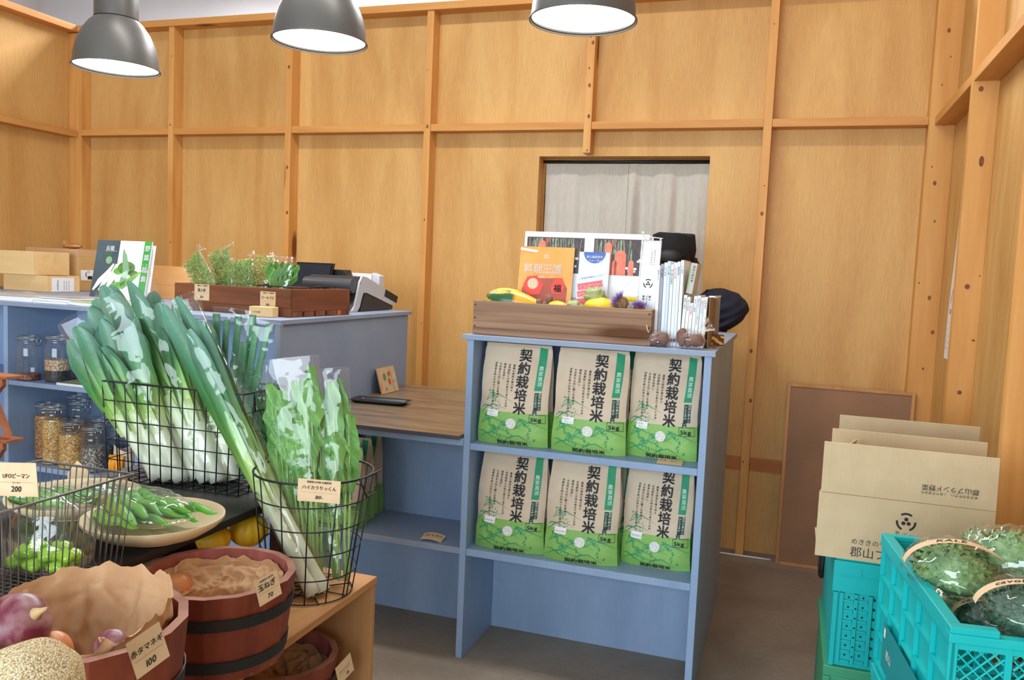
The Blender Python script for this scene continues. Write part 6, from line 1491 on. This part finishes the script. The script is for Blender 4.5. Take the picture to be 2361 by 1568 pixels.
# ------------------------------------------------------------------ leeks
LEEKR = [(0, S(238, 238, 220)), (.30, S(228, 236, 200)), (.42, S(196, 222, 136)), (.52, S(136, 186, 92)), (.64, S(84, 146, 84)), (.80, S(78, 134, 104)), (.9, S(92, 148, 124)), (1, S(80, 136, 118))]
LEEK = mat('leek_skin', (1, 1, 1, 1), (.82, .86, .82, 1), scale=14, stretch=(1, 1, 1), rough=.38, attr='t', ramp=LEEKR, bump=.25, bscale=70)
LEEKD = mat('leek_green_top', S(66, 124, 90), S(96, 154, 114), scale=9, rough=.42, bump=.5, bscale=60)
ROOTM = mat('leek_roots', S(206, 190, 160), S(160, 140, 110), scale=60, rough=.9)
def leek(g, P0, P1, r, side, seed, fan=.9, nl=5, lshaft=.42):
    """white shaft that opens into folded leaves; P0 foot, P1 tip"""
    rn = random.Random(seed); P0, P1 = Vector(P0), Vector(P1); ax = P1-P0; L = ax.length; a = ax.normalized()
    s1 = Vector(side); s1 = (s1-a*s1.dot(a)).normalized(); s2 = a.cross(s1)
    n = 12; sh = [P0+a*L*lshaft*k/n*1.05 for k in range(n+1)]
    g.tube(sh, [r*(1.12 if k == 0 else (1.2 if k == 1 else 1.0+.12*k/n)) for k in range(n+1)], 16, ts=[max(.001, .40*k/n) for k in range(n+1)])
    for q in range(nl):
        sg = -1 if q % 2 else 1; st = lshaft*(.74+.10*q/nl); spread = sg*(.06+.10*rn.random())*fan*(1+.5*q/nl); ln = L*(1-st)*rn.uniform(.82, 1.04)
        w0 = r*1.4; w1 = r*rn.uniform(1.7, 2.3); off = s2*rn.uniform(-.6, .6)*r; tw = rn.uniform(-.6, .6); cv = rn.uniform(-.03, .05)
        fold = rn.uniform(.3, .9)
        def fn(u, v):
            x = (u-.5)*2; k = v; c = P0+a*(L*st+ln*k)+s1*spread*L*.5*k**1.5*(1+.3*k)+off*k+s2*cv*k*k
            wd = (w0+(w1-w0)*min(1, k*2.2))*(1-max(0, (k-.74)/.26)**2.6*.78)
            an = tw*k; e1 = s1*math.cos(an)+s2*math.sin(an); e2 = -s1*math.sin(an)+s2*math.cos(an)
            cup = (1-k)*1.0+fold*.45
            return c+e1*x*wd*(1-.25*cup*x*x)+e2*(wd*cup*(x*x-.3)*.9*(1 if q % 3 else -1))
        g.grid(fn, 18, 26, tfn=lambda u, v: min(1, .30+.66*v*.86+.05*abs(u-.5)+.030*(int(u*18+.5) % 2)+.02*math.sin(u*23+seed)))
    return g
def leek_pack(label, stalks, top_c, base_c, w0, w1, side, seed, group='sleeves of leeks', fan=.9, film_up=.04, d1=.05, nl=5, lshaft=.42):
    base = Vector(base_c); t = thing('leek_pack', label, 'leeks', base, 0, group)
    for i, (p0, p1, r) in enumerate(stalks):
        g = G(); leek(g, Vector(p0)-base, Vector(p1)-base, r, side, seed*11+i, fan, nl, lshaft); lk = obj('leek', g, LEEK, t, smooth=True)
        g = G(); rn = random.Random(seed+i); q = Vector(p0)-base; d = (Vector(p1)-Vector(p0)).normalized()
        for k in range(16): v = (-d*rn.uniform(.2, .9)+Vector((rn.uniform(-1, 1), rn.uniform(-1, 1), rn.uniform(0, .6)))).normalized(); g.tube([q+d*.002, q+v*rn.uniform(.004, .009)], .0009, 4)
        obj('root_tuft', g, ROOTM, lk)
    tp = Vector(top_c); dd = (tp-base).normalized()
    g = G(); sleeve_film(g, Vector((0, 0, 0))+dd*.004, tp-base+dd*film_up, w0, w1, .055, d1, side, seed, 44, 60, crk=.005, shape=lambda v: min(1, v*1.25)**.8)
    obj('film_sleeve', g, FILM, t, smooth=True, label='clear film sleeve')
    return t
ZT_ = ZBK+.010
def Pz(px, py, Y, zmin=None): p = ony(px, py, Y); return Vector((p.x, p.y, max(p.z, zmin) if zmin else p.z))
def foot(px, Y, z=ZT_): return Vector((ony(px, 1130, Y).x, Y, z))
SD = (1, .12, .12)
grid_basket('wire_basket', 'large black rectangular wire basket holding the leek sleeves on the black table', (-1.79, 1.815, ZBK+.001), .02, .455, .195, .275, WIRE, 12, 4, 5, r=.0017, rr=.0028, taper=.93, hooks=True)
leek_pack('sleeve of leeks leaning furthest left, its square film mouth open', [(foot(366, 1.86), Pz(162, 765, 1.81), .019), (foot(392, 1.865), Pz(205, 742, 1.82), .019), (foot(418, 1.87), Pz(262, 742, 1.83), .018)], Pz(214, 722, 1.82), foot(392, 1.865), .09, .235, SD, 3, fan=.85, film_up=.015)
leek_pack('tallest sleeve of leeks, white highlights on its film, middle of the basket', [(foot(456, 1.91), Pz(228, 672, 1.94), .021), (foot(480, 1.90), Pz(290, 668, 1.93), .022), (foot(505, 1.91), Pz(352, 690, 1.94), .021)], Pz(285, 660, 1.935), foot(480, 1.905), .10, .185, SD, 5, fan=.70, d1=.07, film_up=.02)
leek_pack('short sleeve of leeks behind the long leaning one in the basket', [(foot(520, 1.93), Pz(395, 790, 1.95), .018), (foot(540, 1.95), Pz(455, 740, 1.96), .018)], Pz(430, 728, 1.955), foot(528, 1.94), .08, .11, SD, 6, fan=.5)
# dark green cut leaves standing upright behind
def tops_pack(label, tops, foot_c, top_c, w0, w1, seed):
    base = Vector(foot_c); t = thing('leek_pack', label, 'leeks', base, 0, 'sleeves of leeks')
    rn = random.Random(seed)
    for i, (p0, p1, w_) in enumerate(tops):
        a0, a1 = Vector(p0)-base, Vector(p1)-base; d = (a1-a0).normalized(); s1 = Vector((1, .1, 0)); s1 = (s1-d*s1.dot(d)).normalized(); s2 = d.cross(s1); L = (a1-a0).length
        for q in range(2):
            g = G(); sc = 1-.22*q; ll = .72+.28*q
            def fn(u, v): a_ = 2*PI*u; k = v*ll; rr = w_*sc*(.55+.45*min(1, k*1.6)); return a0+(a1-a0)*k+s1*math.cos(a_)*rr+s2*math.sin(a_)*rr*.45+s1*.004*math.sin(k*5+i)
            g.grid(fn, 18, 20, wrap=True); obj('cut_leaf', g, LEEKD, t, smooth=True)
    g = G(); sleeve_film(g, (0, 0, .004), Vector(top_c)-base, w0, w1, .045, .03, (1, .1, 0), seed, 40, 50, crk=.004, shape=lambda v: min(1, v*1.15))
    obj('film_sleeve', g, FILM, t, smooth=True, label='clear film sleeve'); return t
YT = 1.99
tops_pack('upright sleeve of dark green leek tops cut square, tallest behind the basket', [(foot(500, YT), Pz(502, 724, YT), .015), (foot(512, YT), Pz(524, 738, YT), .013), (foot(530, YT), Pz(548, 730, YT), .014), (foot(540, YT), Pz(580, 726, YT), .014)], foot(520, YT), Pz(540, 712, YT), .09, .135, 2)
tops_pack('upright sleeve of dark green leek tops behind the long leaning leeks', [(foot(470, YT-.02), Pz(458, 752, YT-.02), .014), (foot(480, YT-.02), Pz(476, 748, YT-.02), .014)], foot(475, YT-.02), Pz(462, 738, YT-.02), .06, .085, 4)
tops_pack('sleeve of dark green leek tops leaning right toward the counter end', [(foot(532, YT-.035), Pz(566, 790, YT-.035), .014), (foot(545, YT-.035), Pz(594, 752, YT-.035), .013), (foot(552, YT-.035), Pz(618, 748, YT-.035), .012)], foot(545, YT-.035), Pz(606, 740, YT-.035), .07, .125, 6)

# ------------------------------------------------------------------ round wire basket of greens on the bench
RBc = Vector((-1.112, 1.798)); RBt = Vector((-1.114, 1.842)); RH = .305
def ringp(z, n=40, extra=0):
    k = z/RH; c = RBc.lerp(RBt, k*.35); r_ = .108+.040*k+extra; return [(c.x+r_*math.cos(2*PI*i/n)-RBc.x, c.y+r_*math.sin(2*PI*i/n)-RBc.y, z) for i in range(n)]
t = thing('wire_basket', 'round black wire basket of bagged greens standing on the wooden bench', 'wire basket', (RBc.x, RBc.y, ZBN+.001))
obj('rim', G().tube(ringp(RH), .0030, 8, closed=True), WIRE, t, smooth=True)
g = G()
for z in (.003, .062, .124, .186, .246): g.tube(ringp(z), .0017, 6, closed=True)
obj('ring_wires', g, WIRE, t, smooth=True)
g = G(); rb_, rt_ = ringp(.003), ringp(RH)
for i in range(0, 40, 3): g.tube([rb_[i], rt_[i]], .0017, 6)
obj('upright_wires', g, WIRE, t, smooth=True)
g = G()
for i in range(0, 40, 5): g.tube([(0, 0, .0035), rb_[i]], .0017, 6)
g.tube([(.05*math.cos(2*PI*i/24), .05*math.sin(2*PI*i/24), .0035) for i in range(24)], .0017, 6, closed=True)
obj('bottom_wires', g, WIRE, t, smooth=True)
for a in (2.75, .05):
    c0 = Vector((RBt.x*.35+RBc.x*.65-RBc.x+.148*math.cos(a), .35*(RBt.y-RBc.y)+.148*math.sin(a), RH)); tn = Vector((-math.sin(a), math.cos(a), 0)); o_ = Vector((math.cos(a), math.sin(a), 0))
    obj('handle', G().tube([c0+tn*.045, c0+tn*.03+o_*.012+Vector((0, 0, -.045)), c0-tn*.03+o_*.012+Vector((0, 0, -.045)), c0-tn*.045, c0-tn*.03+o_*.022+Vector((0, 0, .012)), c0+tn*.03+o_*.022+Vector((0, 0, .012))], .0025, 8, closed=True), WIRE, t, smooth=True)
ZB_ = ZBN+.014
def fb(px, py, z=ZB_): p = onz(px, py, z); return p
leek_pack('long sleeve of leeks leaning from the round basket up across the picture', [(fb(722, 1372), Pz(398, 706, 1.80), .0150), (fb(748, 1362), Pz(392, 690, 1.83), .0145), (Vector(fb(736, 1340)), Pz(430, 745, 1.83), .0140)], Pz(418, 700, 1.815), fb(738, 1366), .075, .085, (1, .3, .5), 9, fan=.32, film_up=.01, nl=4, lshaft=.36)
def leafy(label, base, top, w_, n, seed, m, zs=.42, grp='bagged leafy greens in the round basket', wtop=None, film_up=.03, name='greens_pack'):
    base, top = Vector(base), Vector(top); t = thing(name, label, 'leafy greens', base, 0, grp); ax = top-base; L = ax.length; a = ax.normalized()
    s1 = Vector((1, .15, 0)); s1 = (s1-a*s1.dot(a)).normalized(); s2 = a.cross(s1); rn = random.Random(seed); gs = G(); gl = G()
    for k in range(n):
        x_ = (k/(n-1)-.5)*w_*.85; y_ = rn.uniform(-.018, .018); h0 = L*rn.uniform(zs*.7, zs*1.25); p0 = s1*x_*.55+s2*y_*.8+a*.006; p1 = s1*x_*.9+s2*y_+a*h0
        gs.tube([p0, (p0+p1)/2+s1*rn.uniform(-.004, .004), p1], [.0042, .0036, .0028], 8)
        ln = min(L*.97-h0, L*rn.uniform(.36, .55)); dr = (a+s1*rn.uniform(-.06, .06)+s2*rn.uniform(-.08, .08)).normalized(); wl = rn.uniform(.020, .030); ph = rn.uniform(0, 6)
        e2 = dr.cross(s1).normalized(); e1 = (s1*math.cos(ph*.12)+e2*math.sin(ph*.12)*.5).normalized()
        def fn(u, v): 
            x = (u-.5)*2; wd = wl*math.sin(PI*min(1, .06+v*.90))**.6*(1+.10*math.sin(v*26+ph)); return p1+dr*ln*v+e1*x*wd+e2*(abs(x)*wd*.4+.007*math.sin(v*17+ph+x*3)+.004*math.sin(v*40+x*6+ph))
        gl.grid(fn, 8, 26)
        gs.tube([p1, p1+dr*ln*.45, p1+dr*ln*.9], [.0028, .0018, .0006], 6)
    obj('leaves', gl, m, t, smooth=True); obj('stems', gs, STEM, t, smooth=True)
    g = G(); sleeve_film(g, (0, 0, 0), ax+a*film_up, w_*.78, wtop or w_*1.2, .075, .05, s1, seed, 44, 56, crk=.005, shape=lambda v: min(1, v*1.3)); obj('film_sleeve', g, FILM, t, smooth=True, label='clear film sleeve')
    return t
leafy('broad bag of leafy greens with square film mouth in the round basket', Vector((-1.135, 1.835, ZB_)), Pz(668, 832, 1.87), .135, 13, 21, LEAF, film_up=.008)
leafy('narrow bag of leafy greens at the right side of the round basket', Vector((-1.050, 1.845, ZB_)), Pz(764, 858, 1.93), .082, 9, 22, LEAF, film_up=.008, wtop=.095)
leafy('bag of darker leafy greens at the back left of the round basket', Vector((-1.135, 1.885, ZB_)), Pz(584, 882, 1.94), .085, 10, 23, LEAFD, film_up=.010, wtop=.098)
cA, cB = ony(686, 1104, 1.645), ony(785, 1110, 1.665)
card('price_card', 'kraft price card reading 180 hung on the round wire basket', ((cA.x+cB.x)/2, 1.655, (cA.z+cB.z)/2-.052), (-.05, 0, .18), (cB-cA).length, .052, [('ハイカラりっくん', 0, .06, .20, .15), ('180-', 0, -.36, .22, .2), ('青梗菜の仲間 有機野菜', 0, .34, .11, 0)], 'handwritten kraft price cards')

# ------------------------------------------------------------------ wooden dishes of bagged peppers
def bowl_mat():
    m = mat('bamboo_coil', S(232, 214, 176), S(222, 200, 158), scale=5, rough=.5); nt = m.node_tree; b = nt.nodes['Principled BSDF']
    tc = nn(nt, 'ShaderNodeTexCoord'); wv = nn(nt, 'ShaderNodeTexWave', wave_type='RINGS', rings_direction='Z'); wv.inputs['Scale'].default_value = 110; wv.inputs['Distortion'].default_value = .5; nt.links.new(tc.outputs['Object'], wv.inputs[0])
    mx = nn(nt, 'ShaderNodeMix', data_type='RGBA', blend_type='MULTIPLY'); mx.inputs[0].default_value = .13; s_ = b.inputs['Base Color'].links[0].from_socket
    nt.links.new(s_, mx.inputs[6]); nt.links.new(wv.outputs[0], mx.inputs[7]); nt.links.new(mx.outputs[2], b.inputs['Base Color']); return m
BOW = bowl_mat()
def dish(label, c, r, h):
    t = thing('wooden_dish', label, 'dish', (c[0], c[1], ZBK+.0008), 0, 'pale coiled wooden dishes')
    obj('bowl', G().lathe([(0, .010), (r*.45, .012), (r*.72, .026), (r*.90, h*.74), (r*.985, h), (r, h), (r, h-.006), (r*.92, h*.62), (r*.74, .014), (r*.50, .005), (r*.50, .001), (0, .001)], 72), BOW, t, smooth=True, angle=50); return t
bc1 = onz(356, 1188, .850); bc2 = onz(172, 1138, .848)
BZ = ZBK+.014
dish('pale wooden dish with one bag of long green peppers, beside the grey wire basket', (bc1.x, bc1.y), .150, .050)
dish('pale wooden dish of green peppers seen through the grey wire basket', (bc2.x, bc2.y), .148, .048)
PEP = mat('pepper_green', S(80, 160, 48), S(112, 184, 64), scale=6, rough=.22, coat=.3); PEPD = mat('pepper_dark', S(58, 128, 44), S(86, 152, 54), scale=6, rough=.22, coat=.3); CALYX = mat('calyx', S(104, 130, 60), rough=.6)
def pepper(g, gs, p, d, L, r, seed):
    rn = random.Random(seed); d = Vector(d).normalized(); s_ = Vector((-d.y, d.x, 0)).normalized(); p = Vector(p); b = rn.uniform(-.3, .3)*L
    pts = [p+d*L*k/12+s_*b*((k/12)**2-.5*(k/12))+Vector((0, 0, .3*r*math.sin(k))) for k in range(13)]
    rs = [r*(.55 if k == 0 else 1)*(1-(k/12)**3*.9)*(1+.1*math.sin(k*1.7+seed)) for k in range(13)]; g.tube(pts, rs, 12); gs.tube([p-d*.022, p-d*.006, p+d*.003], [.0022, .003, r*.6], 8)
def pep_bag(label, c, rz, L, W, hh_, peppers, m, grp, name='pepper_bag', tail=True, seed=1, cat='bag of peppers', shift=(0, 0)):
    t = thing(name, label, cat, c, rz, grp); g = G(); gs = G()
    for i, (p, d, l, r) in enumerate(peppers): pepper(g, gs, p, d, l, r, i+seed)
    obj('peppers', g, m, t, smooth=True); obj('stalks', gs, CALYX, t, smooth=True)
    def fn(u, v):
        a = 2*PI*u; ph = PI*v; e = math.sin(ph)**.5; x = L/2*-math.cos(ph); y = W/2*e*math.cos(a); z = hh_*.5*e*math.sin(a)*(1 if math.sin(a) > 0 else .6)+hh_*.42
        q = Vector((x*18+seed, y*18, z*18)); k = noise.noise(q)+.7*noise.noise(q*2.3)
        return Vector((x, y, max(.0015, z+k*.010*(1 if math.sin(a) > -.3 else .1))))
    g = G().grid(fn, 40, 36, wrap=True)
    if tail: tuft(g, (-L*.46, 0, hh_*.5), (-.8, 0, .55), .045, .034, seed)
    obj('film', g, FILMS, t, smooth=True); return t
rn = random.Random(4)
pl = [((-.098+.008*k, -.058+.0165*k, .018+.012*(k % 3)), (1, -.14+.05*k, .04), .165+.01*(k % 2), .0135) for k in range(8)]+[((-.085, -.035+.022*k, .048), (1, -.26+.1*k, -.05), .15, .0135) for k in range(4)]
pep_bag('clear bag of long green peppers on the nearer wooden dish', (bc1.x-.018, bc1.y-.005, BZ+.012), -.30, .235, .165, .085, pl, PEP, None, seed=2)
for k, (dx, dy, rz, lb) in enumerate(((-.075, -.03, .5, 'clear bag of green peppers at the left of the farther dish'), (.045, .045, .9, 'clear bag of dark green peppers on the far right of the farther dish'), (.02, -.055, .2, 'clear bag of green peppers lying in front on the farther dish'))):
    pl = [((-.06+.008*q, -.03+.016*q, .013+.008*(q % 2)), (1, -.1+.06*q, 0), .105, .010) for q in range(5)]
    pep_bag(lb, (bc2.x+dx, bc2.y+dy, BZ+.012+.012*(k == 2)), rz, .155, .095, .048, pl, [PEPD, PEPD, PEP][k], 'bags of peppers on the farther dish', seed=5+k, tail=(k == 0))
# folded card propped behind the farther dish
p = ony(196, 1090, 1.70); t = thing('kraft_card', 'small pointed kraft card sticking up behind the farther dish', 'card', (p.x, 1.68, ZBK+.001), .3); obj('card', G().prism([(-.030, 0, 0), (.036, 0, 0), (.028, 0, .055), (-.004, 0, .085), (-.03, 0, .05)], (0, .0012, 0)), KRAFT, t)
# grey wire basket with standing pepper bags
gbx = (-1.452, .985)
grid_basket('wire_basket', 'rusty grey wire basket of bagged peppers at the left of the black table', (gbx[0], gbx[1], ZBK+.001), .0, .240, .325, .192, WIREG, 15, 20, 1, r=.0012, rr=.0026, taper=.88)
def ufo(g, gs, c, r, seed):
    rn = random.Random(seed); g.blob(c, r, .1, seed, 2, 18, 12, sc=(1, 1, .62))
    for k in range(4): a = k*PI/2+seed; g.blob(Vector(c)+Vector((math.cos(a)*r*.55, math.sin(a)*r*.55, -.002)), r*.6, .05, seed+k, 2, 14, 10, sc=(1, 1, .8))
    gs.tube([Vector(c)+Vector((0, 0, r*.5)), Vector(c)+Vector((.003, 0, r*.5+.014))], [.004, .002], 8)
t = thing('pepper_bag', 'clear bag of small lobed light green peppers in the grey wire basket', 'bag of peppers', (-1.322, 1.215, ZBK+.006), .2)
g = G(); gs = G(); rn = random.Random(8)
for k in range(11): ufo(g, gs, (-.055+.022*(k % 6)+rn.uniform(-.004, .004), -.02+.03*(k//6)+rn.uniform(-.006, .006), .026+.022*(k % 2)), .021, k)
PEPL = mat('pepper_lime', S(136, 188, 44), S(160, 206, 62), scale=6, rough=.22, coat=.3); obj('peppers', g, PEPL, t, smooth=True); obj('stalks', gs, CALYX, t, smooth=True)
g = G()
def fu(u, v):
    a = 2*PI*u; ph = PI*v; e = math.sin(ph)**.6; k1 = 1-.0*v; up = max(0, -math.cos(ph)); x = math.cos(a)*.088*e*(1-.55*max(0, -math.cos(PI*v)*-1 if 0 else max(0, v-.5)*1.5)); y = math.sin(a)*.058*e*(1-.6*max(0, v-.5)); z = .002+.062*(1-math.cos(ph))+(.035*max(0, v-.5)*2)**1
    q = Vector((x*22, y*22, z*22)); return Vector((x, y, max(.001, z)))+Vector((math.cos(a), math.sin(a), 0))*.007*(noise.noise(q)+.6*noise.noise(q*2.2))*(1 if v > .08 else 0)
g.grid(fu, 44, 34, wrap=True); obj('film', g, FILMS, t, smooth=True)
t = thing('pepper_bag', 'tall clear bag of long green peppers at the left frame edge in the grey basket', 'bag of peppers', (-1.382, 1.062, ZBK+.006), .1)
g = G(); gs = G()
for k in range(6): pepper(g, gs, (-.035+.016*k, -.01+.012*(k % 2), .150-.006*(k % 3)), (.04*(k-2.5), 0, -1), .135, .0135, k+30)
obj('peppers', g, PEP, t, smooth=True); obj('stalks', gs, CALYX, t, smooth=True)
g = G(); sleeve_film(g, (0, 0, .0), (0, 0, .215), .105, .095, .062, .02, (1, 0, 0), 12, 40, 40, crk=.005); obj('film', g, FILMS, t, smooth=True)
cA, cB = Vector((gbx[0]+.008, gbx[1]+.0, 0)), None
p0, p1 = ony(-20, 1082, 1.02), ony(88, 1064, 1.18)
card('price_card', 'kraft price card reading 200 on the grey wire basket', (ony(41, 1110, 1.10).x, 1.10, ony(32, 1143, 1.10).z), (0, -.09, .05), .090, .060, [('UFOピーマン', 0, .05, .165, .1), ('200', -.02, -.36, .24, .15), ('ピーマン', 0, -.12, .07, 0)], 'handwritten kraft price cards')
